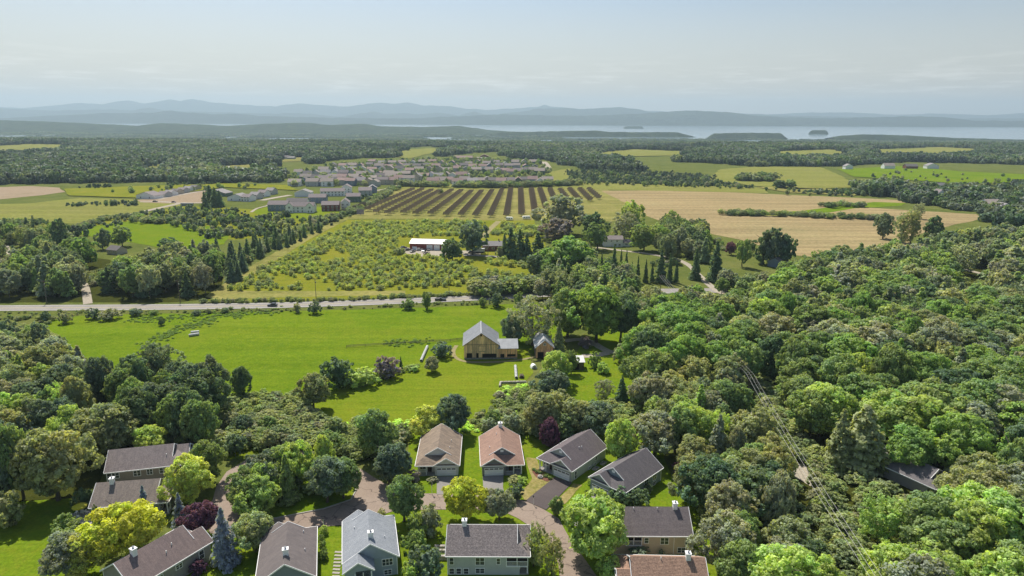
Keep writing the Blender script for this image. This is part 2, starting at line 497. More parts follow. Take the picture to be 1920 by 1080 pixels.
def ridge(name, label, prof, dist, half, mat, base=LAKE_Z - 4, step=4, rough=0.10, taper=False):
    """a range of hills: crest heights read along the skyline, real depth on both sides"""
    x0, x1 = prof[0][0], prof[-1][0]
    n = int((x1 - x0) / step) + 1
    rows = [-1.0, -0.85, -0.68, -0.5, -0.34, -0.18, 0.0, 0.22, 0.5, 0.8, 1.0]
    vs, fs = [], []
    for j, v in enumerate(rows):
        for i in range(n):
            px = x0 + (x1 - x0) * i / (n - 1)
            jg = (noise.noise(Vector((px / 17, dist * 0.01, 2))) * 1.3 + noise.noise(Vector((px / 6, dist * 0.01, 9))) * 0.5) * (1.0 if dist > 10000 else 0.4)
            d = ray(px, interp(prof, px) + jg)
            t = dist / d.y
            X = d.x * t
            Hc = CAM_H + d.z * t - base
            b = 0.5 + 0.5 * math.cos(math.pi * v)
            b = b ** 0.9
            nz = noise.noise(Vector((X / (half * 0.35), v * 2.2, dist * 0.001))) * 0.6 + noise.noise(Vector((X / (half * 0.12), v * 6, 5))) * 0.3
            h = Hc * b * (1 + rough * nz * (1 if abs(v) > 0.05 else 0.35)) if Hc > 0 else 0
            k = 1.0
            if taper:
                e = min(i, n - 1 - i) / (n - 1) * 2
                k = math.sqrt(max(0.0, 1 - (1 - min(1, e * 1.6)) ** 2))
                h *= min(1, e * 5)
            vs.append((X, dist + v * half * k, base + max(h, 0)))
    for j in range(len(rows) - 1):
        for i in range(n - 1):
            fs.append((j * n + i, j * n + i + 1, (j + 1) * n + i + 1, (j + 1) * n + i))
    me = bpy.data.meshes.new(name)
    me.from_pydata(vs, [], fs)
    me.materials.append(mat)
    me.polygons.foreach_set('use_smooth', [True] * len(fs))
    return tag(link(name, me), label, kind='structure')

back = [(-140, 205), (-60, 202), (0, 200), (40, 203), (100, 198), (150, 193), (200, 196), (240, 188), (270, 194), (300, 190), (320, 187), (345, 191), (360, 186), (400, 192), (440, 195), (480, 198), (520, 199), (560, 194), (600, 197), (650, 200), (680, 196), (710, 192), (740, 194), (765, 192), (800, 198), (840, 199), (880, 204), (920, 206), (960, 203), (1010, 200), (1020, 196), (1035, 200), (1100, 205), (1200, 207), (1260, 209), (1340, 211), (1440, 214), (1520, 211), (1600, 211), (1680, 215), (1750, 213), (1850, 216), (1920, 212), (2060, 216)]
mid = [(-140, 209), (0, 203), (100, 207), (200, 205), (260, 207), (280, 202), (310, 208), (400, 210), (500, 213), (560, 212), (640, 219), (680, 212), (700, 209), (720, 213), (760, 212), (780, 214), (820, 211), (860, 216), (890, 209), (900, 212), (920, 216), (960, 211), (990, 208), (1000, 204), (1060, 202), (1090, 205), (1110, 203), (1160, 201), (1190, 204), (1220, 210), (1290, 209), (1360, 212), (1480, 217), (1600, 219), (1700, 220), (1800, 222), (2060, 222)]
front = [(-140, 219), (0, 222), (100, 217), (200, 212), (240, 212), (290, 211), (320, 207), (350, 211), (400, 214), (440, 213), (500, 218), (640, 221), (760, 222), (860, 218), (940, 214), (1000, 216), (1100, 217), (1200, 213), (1260, 209), (1300, 207), (1360, 210), (1420, 217), (1480, 220), (1560, 222), (1640, 220), (1700, 218), (1760, 219), (1820, 226), (1920, 227), (2060, 226)]
ridge('mountains', 'palest farthest mountain range on the skyline', back, 21500, 2600, M['hill'])
ridge('mountains', 'middle range of hazy blue mountains', mid, 16800, 1900, M['hill'])
ridge('mountains', 'nearest range of blue hills rising from the far lake shore', front, 12900, 1200, M['hill'])
penin = [(-140, 224), (0, 225), (60, 227), (140, 230), (200, 233), (260, 236), (300, 231), (370, 233), (420, 236), (500, 232), (570, 230), (620, 234), (680, 232), (720, 237), (800, 238), (860, 236), (890, 240), (920, 244), (960, 247), (1010, 248)]
ridge('peninsula', 'long wooded blue peninsula in front of the lake on the left', penin, 6200, 700, M['shore'], step=3, rough=0.06)
ridge('wooded_spit', 'low wooded spit reaching into the lake', [(900, 248), (960, 247.5), (1000, 247), (1040, 246), (1080, 245), (1120, 245), (1140, 247), (1200, 248), (1250, 247.5), (1290, 248.5), (1312, 251)], 5300, 130, M['shore'], step=2, rough=0.2, taper=True)
ridge('lake_island', 'long flat wooded island in the lake', [(1322, 252), (1345, 250), (1380, 249), (1420, 249), (1460, 249.5), (1480, 252)], 5000, 110, M['shore'], step=2, rough=0.2, taper=True)
ridge('lake_island', 'small dark round island out in the lake', [(1516, 246), (1526, 244), (1545, 244), (1554, 246)], 6400, 70, M['shore'], step=1.5, rough=0.2, taper=True)
ridge('lake_islet', 'tiny rocky islet out in the open lake', [(1168, 237.2), (1180, 236.6), (1208, 237.2)], 9000, 60, M['shore'], step=2, rough=0.2, taper=True)
ridge('headland', 'wooded headland on the near lake shore at right', [(1556, 258), (1580, 254), (1620, 252), (1680, 253), (1740, 256), (1800, 259), (1930, 262), (2060, 262)], 4700, 170, M['shore'], step=2, rough=0.15)

# ---------------------------------------------------------------- sheets: fields, roads, yards
def sheet(name, pts, z, mat, label=None, cell=None, kind='structure', wob=0.0, far=False):
    """a level or draped sheet; pts are world (x, y)"""
    P2 = []
    n = len(pts)
    for i in range(n):
        a, b = Vector(pts[i][:2]), Vector(pts[(i + 1) % n][:2])
        L = (b - a).length
        k = max(1, int(L / (cell or max(L, 1)))) if (wob or far) else 1
        nr = Vector((-(b - a).y, (b - a).x)) / max(L, 1e-6)
        for j in range(k):
            q = a + (b - a) * (j / k)
            if wob and j: q = q + nr * (wob * noise.noise(Vector((q.x * 0.11, q.y * 0.11, 1.7))) + 0.4 * wob * noise.noise(Vector((q.x * 0.5, q.y * 0.5, 4.7))))
            P2.append(q)
    m = len(P2)
    if far:
        extra = []
        bx = [p.x for p in P2]; by = [p.y for p in P2]
        pl = [(p.x, p.y) for p in P2]
        x = min(bx) + cell / 2
        while x < max(bx):
            y = min(by) + cell / 2
            while y < max(by):
                if inpoly(x, y, pl): extra.append(Vector((x, y)))
                y += cell
            x += cell
        r = delaunay_2d_cdt(P2 + extra, [], [list(range(m))], 1, 1e-4)
        vs = [(p.x, p.y, T(p.x, p.y) + z) for p in r[0]]
        fs = r[2]
    else:
        vs = [(p.x, p.y, z) for p in P2]
        fs = tessellate_polygon([[Vector((p.x, p.y, 0)) for p in P2]])
    me = bpy.data.meshes.new(name)
    me.from_pydata(vs, [], [list(f) for f in fs])
    me.materials.append(mat)
    me.update()
    if len(me.polygons) and sum(p.normal.z for p in me.polygons) < 0:
        me.flip_normals()
    return tag(link(name, me), label, kind=kind)

def psheet(name, pix, z, mat, label=None, wob=0.0, cell=3.0, far=False):
    return sheet(name, [gp(*p) for p in pix], z, mat, label, cell, wob=wob, far=far)

def ribbon_pts(cl, w):
    """outline of a strip of width w along world points, smoothed"""
    P = [Vector(p[:2]) for p in cl]
    Q = []
    for i in range(len(P) - 1):
        p0, p1, p2, p3 = P[max(i - 1, 0)], P[i], P[i + 1], P[min(i + 2, len(P) - 1)]
        for k in range(6):
            t = k / 6
            Q.append(0.5 * ((2 * p1) + (p2 - p0) * t + (2 * p0 - 5 * p1 + 4 * p2 - p3) * t * t + (3 * p1 - p0 - 3 * p2 + p3) * t ** 3))
    Q.append(P[-1])
    L, Rr = [], []
    for i, q in enumerate(Q):
        d = (Q[min(i + 1, len(Q) - 1)] - Q[max(i - 1, 0)]).normalized()
        nr = Vector((-d.y, d.x)) * (w / 2)
        L.append(q + nr); Rr.append(q - nr)
    return L, Rr, Q

def ribbon(name, cl, w, z, mat, label=None, pix=True, off=0.0):
    W_ = [gp(*p) for p in cl] if pix else cl
    L, Rr, Q = ribbon_pts(W_, w)
    if off:
        L2, R2, _ = ribbon_pts(W_, abs(off) * 2)
        ctr = L2 if off > 0 else R2
        L, Rr, Q = ribbon_pts(ctr[::6], w)
    vs = [(p.x, p.y, T(p.x, p.y) + z) for pair in zip(L, Rr) for p in pair]
    fs = [(2 * i, 2 * i + 1, 2 * i + 3, 2 * i + 2) for i in range(len(L) - 1)]
    me = bpy.data.meshes.new(name)
    me.from_pydata(vs, [], fs)
    me.materials.append(mat); me.update()
    if me.polygons[0].normal.z < 0: me.flip_normals()
    return tag(link(name, me), label, kind='structure')

# near and middle fields
psheet('meadow', [(40, 640), (70, 605), (150, 592), (320, 588), (600, 582), (800, 577), (1000, 568), (1060, 566), (1090, 580), (1050, 640), (985, 668), (880, 676), (800, 690), (760, 700), (640, 745), (600, 790), (520, 800), (440, 780), (300, 770), (150, 740), (60, 700)],
       0.04, M['meadow'], 'bright green meadow between the road and the barn', 1.5, 6)
psheet('mown_lawn', [(585, 770), (590, 750), (640, 728), (720, 708), (790, 686), (800, 668), (830, 655), (870, 648), (990, 655), (1000, 700), (985, 716), (940, 722), (935, 745), (930, 765), (900, 784), (800, 792), (700, 796), (610, 790)],
       0.08, M['lawn'], 'mown yellow green lawn in front of the barn', 1.0, 4)
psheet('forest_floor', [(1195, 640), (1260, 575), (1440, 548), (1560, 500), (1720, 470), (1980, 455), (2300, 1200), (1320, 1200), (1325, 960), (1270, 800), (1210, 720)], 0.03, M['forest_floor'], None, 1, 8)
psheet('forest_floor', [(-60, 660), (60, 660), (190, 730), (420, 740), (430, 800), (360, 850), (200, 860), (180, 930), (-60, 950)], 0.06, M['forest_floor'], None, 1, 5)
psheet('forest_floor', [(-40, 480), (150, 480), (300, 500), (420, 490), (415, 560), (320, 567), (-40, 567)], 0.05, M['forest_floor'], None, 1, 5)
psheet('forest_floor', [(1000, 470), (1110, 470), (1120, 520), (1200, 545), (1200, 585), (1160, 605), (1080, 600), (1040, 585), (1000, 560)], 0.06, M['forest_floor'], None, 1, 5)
psheet('garden_lawn', [(700, 1100), (660, 990), (600, 985), (450, 990), (380, 1000), (200, 1090), (150, 1000), (130, 925), (-40, 930), (-40, 1200), (1500, 1200), (1345, 1090), (1330, 980), (1260, 900), (1240, 830), (1150, 800), (1000, 808), (770, 806), (760, 900), (700, 930)], 0.05, M['lawn2'], 'lawns around the foreground houses', 0.6, 3)
psheet('garden_lawn', [(440, 840), (470, 832), (620, 825), (650, 840), (560, 850), (470, 860), (425, 862)], 0.07, M['lawn'], 'dry mown strip behind the tree island', 0.5, 3)
psheet('garden_lawn', [(1065, 690), (1090, 645), (1130, 620), (1200, 612), (1215, 700), (1190, 755), (1150, 770), (1075, 775), (1055, 735)], 0.09, M['lawn2'], 'farmyard lawn beside the white roofed shed', 0.6, 3)
psheet('paddock', [(1165, 575), (1210, 570), (1225, 588), (1190, 605), (1165, 600)], 0.09, M['lawn'], 'small pale paddock beyond the maples', 0.6, 3)
psheet('weed_bank', [(938, 728), (985, 722), (1010, 740), (1030, 800), (950, 815), (900, 800), (935, 770)], 0.11, M['bed'], None, 0.6, 3)
psheet('weed_bank', [(560, 830), (620, 795), (760, 790), (880, 795), (900, 812), (780, 815), (720, 835), (640, 850)], 0.10, M['bed'], None, 0.6, 3)

# orchard and fields beyond the road
psheet('orchard_ground', [(380, 558), (415, 548), (520, 480), (650, 412), (1000, 412), (1030, 470), (1010, 535), (900, 548), (640, 562), (400, 567)], 0.05, M['orchard_grass'], 'grassy ground of the old orchard', 2, 8)
psheet('mown_track', [(385, 556), (460, 505), (560, 448), (640, 408), (655, 410), (575, 452), (480, 512), (425, 545), (600, 546), (760, 545), (760, 553), (600, 556), (400, 562)], 0.09, M['solar_grass'], 'tan mown track around the orchard', 0.8, 6)
psheet('solar_field', [(640, 411), (690, 392), (740, 356), (780, 348), (1060, 346), (1140, 356), (1175, 372), (1225, 405), (1150, 415), (1030, 412), (960, 414), (800, 411)], 0.08, M['solar_grass'], 'dry striped grass under the solar trackers', 2, 12)
psheet('solar_verge', [(742, 352), (770, 343), (1120, 341), (1430, 352), (1440, 362), (1140, 356), (1060, 353), (780, 355)], 0.14, M['green_hay'], 'green strip behind the solar field', 2, 12)
psheet('hay_field', [(1128, 358), (1240, 357), (1400, 362), (1560, 369), (1700, 376), (1690, 385), (1600, 388), (1830, 402), (1842, 410), (1780, 424), (1710, 445), (1700, 470), (1540, 485), (1470, 476), (1390, 450), (1300, 430), (1220, 408), (1180, 385)], 0.10, M['hay'], 'wide tan field of cut hay', 3, 12)
psheet('green_strip', [(1370, 400), (1500, 396), (1560, 388), (1640, 379), (1700, 381), (1690, 386), (1600, 391), (1560, 398), (1500, 404), (1390, 405)], 0.16, M['meadow'], 'green unmown strip across the hay field', 2, 10)
psheet('hay_field', [(-40, 384), (60, 381), (150, 371), (330, 377), (365, 383), (260, 398), (150, 420), (60, 414), (-40, 412)], 0.08, M['green_hay'], 'yellow green hay field at far left', 3, 12)
psheet('dirt_field', [(-40, 352), (60, 349), (112, 352), (122, 360), (80, 366), (0, 374), (-40, 376)], 0.09, M['dirt'], 'bare brown field at the left edge', 3, 12, True)
psheet('house_lawn', [(145, 432), (200, 420), (260, 412), (400, 425), (430, 440), (420, 458), (330, 470), (250, 455), (150, 440)], 0.10, M['lawn2'], 'garden lawn behind the left woods', 2, 8)
psheet('field_margin', [(130, 425), (350, 386), (520, 395), (640, 408), (560, 440), (440, 450), (270, 420)], 0.06, M['orchard_grass'], 'weedy green ground before the new townhouses', 3, 12)
psheet('townhouse_lawn', [(470, 396), (520, 383), (640, 390), (660, 398), (600, 412), (500, 410)], 0.10, M['lawn'], 'lawn in front of the new townhouses', 2, 8)
psheet('building_site', [(255, 376), (300, 368), (385, 358), (395, 372), (390, 381), (340, 382), (270, 380)], 0.12, M['dirt'], 'bare earth of the building site', 2, 8)
psheet('hay_field', [(1325, 338), (1350, 318), (1430, 312), (1540, 314), (1580, 332), (1612, 352), (1480, 356), (1420, 350)], 0.7, M['green_hay'], 'green gold field with a round copse', 3, 16, True)
psheet('hay_field', [(1420, 352), (1500, 350), (1640, 362), (1600, 368), (1480, 362)], 0.7, M['solar_grass'], 'rough gold field margin above the hay', 3, 16, True)
psheet('golf_fairway', [(1570, 318), (1700, 312), (1800, 322), (1930, 328), (1930, 342), (1800, 345), (1700, 338), (1600, 332)], 0.8, M['meadow'], 'pale fairway lawns among far trees at right', 3, 16, True)
psheet('village_green', [(1000, 345), (1035, 322), (1068, 316), (1080, 340), (1060, 348)], 0.7, M['green_hay'], 'grass field at the right end of the village', 2, 12, True)
FARF = [([(735, 293), (760, 281), (815, 278), (830, 284), (790, 292), (765, 298)], 'green_hay', 'small hill field beyond the village'),
        ([(1110, 288), (1180, 280), (1290, 284), (1290, 292), (1180, 294)], 'green_hay', 'far pale field in the middle distance'),
        ([(1440, 284), (1560, 280), (1600, 288), (1500, 293)], 'green_hay', 'far strip field left of the fairways'),
        ([(1620, 280), (1760, 276), (1850, 280), (1780, 288), (1650, 288)], 'green_hay', 'far strip field below the lake shore'),
        ([(-40, 276), (60, 270), (130, 272), (120, 278), (20, 283), (-40, 284)], 'green_hay', 'far pale field at the left edge'),
        ([(515, 297), (580, 295), (585, 302), (530, 304)], 'solar_grass', 'field by the long grey barn'),
        ([(265, 311), (310, 306), (330, 310), (300, 317)], 'green_hay', 'clearing in the left forest'),
        ([(400, 311), (490, 309), (480, 316), (410, 317)], 'solar_grass', 'gold strip between forest belts'),
        ([(120, 355), (260, 350), (420, 345), (540, 348), (560, 358), (420, 352), (380, 358), (260, 372), (130, 368)], 'orchard_grass', 'scrubby meadow behind the building site')]
for pix, mt, lab in FARF:
    psheet('far_field', pix, 0.9, M[mt], lab, 3, 22, True)

# roads
ribbon('main_road', [(-120, 579), (0, 578), (150, 577), (300, 576), (500, 573), (640, 569), (800, 563), (930, 557), (1000, 553), (1120, 549), (1250, 546), (1330, 545), (1420, 546)], 10.0, 0.12, M['road'], 'straight grey road crossing behind the meadow')
for off, nm in ((0.0, 'yellow'), (4.2, 'white'), (-4.2, 'white')):
    mm = plain('road_line_' + nm, (0.65, 0.5, 0.12) if nm == 'yellow' else (0.7, 0.7, 0.68))
    ribbon('road_marking', [(-120, 579), (0, 578), (150, 577), (300, 576), (500, 573), (640, 569), (800, 563), (930, 557), (1000, 553), (1120, 549), (1250, 546)], 0.22, 0.128, mm, None, True, off)
ribbon('farm_drive', [(1058, 640), (1085, 637), (1108, 641), (1128, 653), (1150, 661), (1200, 662)], 3.6, 0.14, M['gravel'], 'gravel farm drive curving past the purple bush')
ribbon('farm_drive', [(1092, 668), (1115, 667), (1140, 662)], 4.0, 0.15, M['gravel'], 'gravel spur to the white roofed shed')
ribbon('worn_track', [(856, 648), (850, 660), (856, 672), (880, 679), (930, 679), (975, 675), (1010, 668)], 1.6, 0.13, M['track'], 'worn cart track looping round the barn')
ribbon('gravel_lane', [(1118, 464), (1157, 469), (1207, 475), (1248, 482), (1273, 488), (1295, 500), (1307, 513), (1325, 530), (1345, 546), (1360, 552)], 4.0, 0.13, M['gravel'], 'pale gravel lane to the white farmhouse')
ribbon('gravel_lane', [(870, 478), (910, 480), (960, 484), (1000, 490)], 4.5, 0.12, M['drive'], 'grey lane past the brick house')
ribbon('gravel_lane', [(165, 570), (162, 550), (158, 535), (150, 520)], 4.0, 0.13, M['gravel'], 'gravel lane through the left woods')
ribbon('gravel_lane', [(10, 460), (16, 474), (40, 478), (75, 479)], 4.0, 0.13, M['gravel'], 'gravel drive at the left edge')
ribbon('site_road', [(140, 427), (180, 413), (240, 403), (290, 392), (335, 382), (350, 380)], 7.0, 0.16, M['gravel'], 'pale new road climbing to the building site')
ribbon('site_road', [(262, 379), (300, 378), (340, 381), (390, 380)], 6.0, 0.18, M['gravel'], 'pale cross road at the building site')
ribbon('site_road', [(296, 374), (330, 367), (375, 359), (400, 357)], 7.0, 0.19, M['gravel'], 'pale street in front of the left townhouse row')
ribbon('footpath', [(471, 398), (482, 391), (500, 386), (505, 384)], 3.0, 0.16, M['gravel'], 'pale footpath to the blue townhouse')
ribbon('site_road', [(490, 376), (515, 371), (545, 366)], 8.0, 0.18, M['gravel'], 'pale street between the townhouse rows')
ribbon('village_road', [(700, 358), (722, 355), (742, 350), (756, 344)], 8.0, 0.18, M['gravel'], 'pale track at the solar field corner')
ribbon('village_road', [(1022, 324), (1028, 318), (1024, 309), (1019, 304)], 12.0, 1.2, M['gravel'], 'pale street at the right end of the village')
ribbon('dirt_track', [(905, 446), (915, 434), (925, 424), (935, 415)], 5.0, 0.14, M['track'], 'dirt track from the brick house to the solar field')
ribbon('woodland_road', [(1372, 735), (1388, 750), (1400, 775), (1430, 815)], 5.0, 0.10, M['drive'], 'shaded road under the right hand trees')
psheet('gravel_pad', [(1466, 872), (1500, 866), (1512, 874), (1520, 905), (1535, 920), (1500, 900), (1480, 890)], 0.10, M['gravel'], 'pale gravel clearing by the power line', 0.4, 2)
ribbon('gravel_lane', [(1680, 452), (1705, 458), (1730, 462)], 4.0, 0.13, M['gravel'], 'pale lane beside the poplars')
ribbon('gravel_lane', [(1790, 500), (1835, 512), (1870, 520)], 4.0, 0.13, M['gravel'], 'pale lane among the right hand trees')

# the foreground street
psheet('street', [(392, 1000), (395, 950), (405, 915), (425, 885), (470, 858), (540, 846), (610, 846), (665, 873), (700, 895), (735, 914), (785, 926), (838, 926), (912, 930), (945, 935), (980, 938), (1018, 955), (1048, 973), (1066, 1006), (1090, 1040), (1125, 1090), (1050, 1090), (1047, 1058), (1030, 1013), (990, 985), (972, 973), (953, 964), (905, 957), (822, 956), (740, 958), (690, 975), (640, 985), (590, 990), (520, 1000), (450, 1010)],
       0.12, M['street'], 'tan asphalt street winding between the foreground houses', 0.15, 3)
ISL = [(438, 940), (446, 910), (478, 885), (540, 868), (606, 868), (646, 886), (668, 920), (658, 938), (607, 955), (515, 973), (462, 977), (445, 962)]
isl = [gp(*p) for p in ISL]
sheet('street_island', isl, 0.26, M['lawn2'], 'grassy tree island inside the street loop', 2, wob=0.1)
kb = MB()
for i in range(len(isl)):
    a, b = isl[i], isl[(i + 1) % len(isl)]
    kb.bar((a.x, a.y, 0.19), (b.x, b.y, 0.19), 0.3, 0.19)
tag(kb.build('kerb', M['concrete']), 'pale kerb round the tree island', kind='structure')
psheet('driveway', [(819, 894), (861, 894), (862, 912), (852, 920), (840, 928), (819, 928)], 0.16, M['drive'], 'grey driveway of the tan roofed house')
psheet('driveway', [(905, 894), (944, 892), (943, 915), (949, 937), (912, 932), (906, 915)], 0.16, M['drive'], 'grey driveway of the reddish roofed house')
psheet('driveway', [(1041, 895), (1073, 906), (1024, 957), (985, 940)], 0.17, M['drive_new'], 'dark new asphalt driveway')
psheet('driveway', [(1106, 922), (1136, 930), (1085, 990), (1052, 973)], 0.16, M['drive'], 'grey driveway half hidden by the bright tree')
psheet('reseeded_strip', [(987, 858), (1005, 860), (1018, 895), (1040, 896), (985, 940), (975, 925), (998, 898)], 0.10, M['drygrass'], 'dry straw covered strip beside the new driveway', 0.3, 1.5)
psheet('reseeded_strip', [(1075, 907), (1092, 910), (1060, 945), (1044, 950), (1026, 958)], 0.10, M['drygrass'], 'dry straw covered strip right of the new driveway', 0.3, 1.5)
psheet('mulch_bed', [(1000, 878), (1012, 882), (1036, 898), (1026, 904), (1006, 896), (998, 886)], 0.14, M['mulch'], 'red brown mulch bed by the porch', 0.2, 1)
# ---------------------------------------------------------------- foliage meshes
def quads_mesh(name, C, N, S, tint, mat, tree=None, asp=0.72, core=None):
    """leaf faces: centres C, normals N, half sizes S, colour factors tint (n,3)"""
    n = len(C)
    rng = np.random.default_rng(n)
    N = N / np.maximum(np.linalg.norm(N, axis=1, keepdims=True), 1e-6)
    r = rng.normal(size=(n, 3))
    A = np.cross(N, r); A /= np.maximum(np.linalg.norm(A, axis=1, keepdims=True), 1e-6)
    B = np.cross(N, A)
    a = A * S[:, None]; b = B * (S * asp)[:, None]
    bend = N * (S * 0.25)[:, None]
    V = np.stack([C - a - bend, C - b * 0.9 + bend * 0.3, C + a - bend, C + b * 0.9 + bend * 0.3], axis=1).reshape(-1, 3)
    F = np.arange(4 * n).reshape(n, 4)
    tint4 = np.repeat(np.concatenate([tint, np.ones((n, 1))], axis=1), 4, axis=0)
    me = bpy.data.meshes.new(name)
    cv = cf = None
    nv, nl = 4 * n, 4 * n
    me.vertices.add(nv); me.loops.add(nl); me.polygons.add(n)
    me.vertices.foreach_set('co', V.astype(np.float32).ravel())
    me.loops.foreach_set('vertex_index', F.astype(np.int32).ravel())
    me.polygons.foreach_set('loop_start', (np.arange(n) * 4).astype(np.int32))
    me.polygons.foreach_set('loop_total', np.full(n, 4, np.int32))
    at = me.attributes.new('tint', 'FLOAT_COLOR', 'POINT')
    at.data.foreach_set('color', tint4.astype(np.float32).ravel())
    if tree is not None:
        a2 = me.attributes.new('tree', 'FLOAT', 'POINT')
        a2.data.foreach_set('value', np.repeat(tree, 4).astype(np.float32))
    me.materials.append(mat)
    me.update(calc_edges=True)
    return me

def crown_data(seed, nlobe, nleaf, leaf, shape='round', nsub=0):
    """leaf positions of one crown in a unit space: radius about 1, z from 0 to 2"""
    rng = np.random.default_rng(seed)
    L, Rd = [], []
    ph = rng.uniform(0, 6.28, 3); am = rng.uniform(0.06, 0.22, 3)
    for i in range(nlobe):
        z = 1 - 2 * (i + 0.5) / nlobe
        k = i * 2.39996 + rng.uniform(-0.35, 0.35)
        rr = math.sqrt(max(0, 1 - z * z))
        w = 1 + am[0] * math.sin(k + ph[0]) + am[1] * math.sin(2 * k + ph[1]) + am[2] * math.sin(3 * k + ph[2] + 3 * z)
        q = np.array([rr * math.cos(k) * w, rr * math.sin(k) * w, z])
        s = rng.uniform(0.60, 0.84)
        if shape == 'round':
            if z < -0.55: s *= 0.75
            q = q * s; q[2] = q[2] * 1.0
        elif shape == 'dome':
            q[2] = q[2] if q[2] > 0 else q[2] * 0.6
            q = q * s
        elif shape == 'tall':
            tp = 1.0 - 0.35 * max(0, z)
            q = q * s * np.array([tp, tp, 1.05])
        elif shape == 'airy':
            q = q * rng.uniform(0.35, 0.95)
        L.append(q)
        Rd.append(rng.uniform(0.15, 0.40) * (1.25 if shape == 'airy' else 1.0) * (30 / nlobe) ** 0.28)
    L = np.array(L); Rd = np.array(Rd)
    per = rng.multinomial(nleaf, Rd ** 2 / (Rd ** 2).sum())
    Cs, Ns, Ts = [], [], []
    for q, r, n in zip(L, Rd, per):
        out = q / max(np.linalg.norm(q), 1e-6) + np.array([0, 0, 0.35])
        lt = rng.uniform(0.84, 1.16)
        lh = rng.uniform(-0.07, 0.07)
        ns = nsub if nsub else 1
        for j, m in enumerate(rng.multinomial(n, [1 / ns] * ns)):
            d = rng.normal(size=(m, 3)); d /= np.maximum(np.linalg.norm(d, axis=1, keepdims=True), 1e-6)
            if nsub:     # leaf sprays: small tufts over the lobe, with gaps between
                e = rng.normal(size=3); e /= np.linalg.norm(e)
                if e @ out < -0.2: e = -e
                cen = q + e * r * rng.uniform(0.72, 1.0) * np.array([1.05, 1.05, 0.85])
                sr_ = r * rng.uniform(0.30, 0.46)
                P = cen + d * (sr_ * rng.uniform(0.55, 1.05, (m, 1))) * np.array([1.1, 1.1, 0.7])
                nr = d * 0.6 + e * 0.5
                st = rng.uniform(0.85, 1.15)
            else:
                flip = (d @ out) < -0.25
                d[flip] *= -1
                P = q + d * (r * rng.uniform(0.80, 1.10, (m, 1))) * np.array([1.05, 1.05, 0.85])
                nr = d
                st = 1.0
            tv = lt * st * rng.uniform(0.75, 1.25, m)
            Cs.append(P)
            Ns.append(nr + rng.normal(size=(m, 3)) * 0.5 + np.array([0, 0, 0.25]))
            Ts.append(np.stack([tv * (1 + lh), tv, tv * (1 - lh)], axis=1))
    C = np.concatenate(Cs); N = np.concatenate(Ns); Tn = np.concatenate(Ts)
    # drop leaves buried inside other lobes
    keep = np.ones(len(C), bool)
    for q, r in zip(L, Rd):
        keep &= np.linalg.norm((C - q) / np.array([1.05, 1.05, 0.85]), axis=1) > r * (0.1 if shape == 'airy' else 0.62 if nsub else 0.74)
    C, N, Tn = C[keep], N[keep], Tn[keep]
    S = leaf * rng.uniform(0.7, 1.35, len(C))
    if shape != 'airy':   # inner foliage closes the crown
        m = max(20, len(C) // 7)
        d = rng.normal(size=(m, 3)); d /= np.linalg.norm(d, axis=1, keepdims=True)
        C = np.concatenate([C, d * rng.uniform(0.15, 0.62, (m, 1))]); N = np.concatenate([N, d])
        S = np.concatenate([S, leaf * rng.uniform(1.6, 2.4, m)]); Tn = np.concatenate([Tn, np.full((m, 3), 0.9)])
    C = C + np.array([0, 0, 1.0])
    return C, N, S, Tn

def conifer_data(seed, tiers, nleaf, leaf, slim=1.0, ragged=0.15):
    """spruce: drooping whorls of boughs on a cone, unit radius, z from 0 to 2"""
    rng = np.random.default_rng(seed)
    Cs, Ns, Ss, Ts = [], [], [], []
    wts = np.array([(1 - k / tiers) + 0.12 for k in range(tiers)]); wts /= wts.sum()
    for k in range(tiers):
        z = 2 * (k + 0.3) / tiers
        R0 = (1 - k / tiers) ** 0.85 * rng.uniform(1 - ragged, 1 + ragged) + 0.03
        nb = max(4, int(6 + 8 * R0))
        n = max(8, int(nleaf * wts[k]))
        ba = rng.uniform(0, 6.28, nb); bl = rng.uniform(0.72, 1.08, nb) * R0
        bi = rng.integers(0, nb, n)
        u = np.sqrt(rng.uniform(0.02, 1, n))
        ang = ba[bi] + rng.normal(0, 0.10, n) / np.maximum(u, 0.3)
        rad = bl[bi] * u
        zz = z + 0.10 - u * R0 * 0.28 + rng.normal(0, 0.02, n) + 0.05 * u ** 3
        Cs.append(np.stack([rad * np.cos(ang), rad * np.sin(ang), np.maximum(zz, 0.02)], axis=1))
        Ns.append(np.stack([np.cos(ang) * 0.55, np.sin(ang) * 0.55, np.full(n, 0.9)], axis=1) + rng.normal(size=(n, 3)) * 0.35)
        Ss.append(leaf * rng.uniform(0.7, 1.3, n))
        tv = rng.uniform(0.7, 1.3, n)
        Ts.append(np.stack([tv, tv, tv], axis=1))
    return np.concatenate(Cs), np.concatenate(Ns), np.concatenate(Ss), np.concatenate(Ts)

def dataset(name, mat, datas):
    return [quads_mesh(name, *d[:2], d[2], d[3], mat) for d in datas]

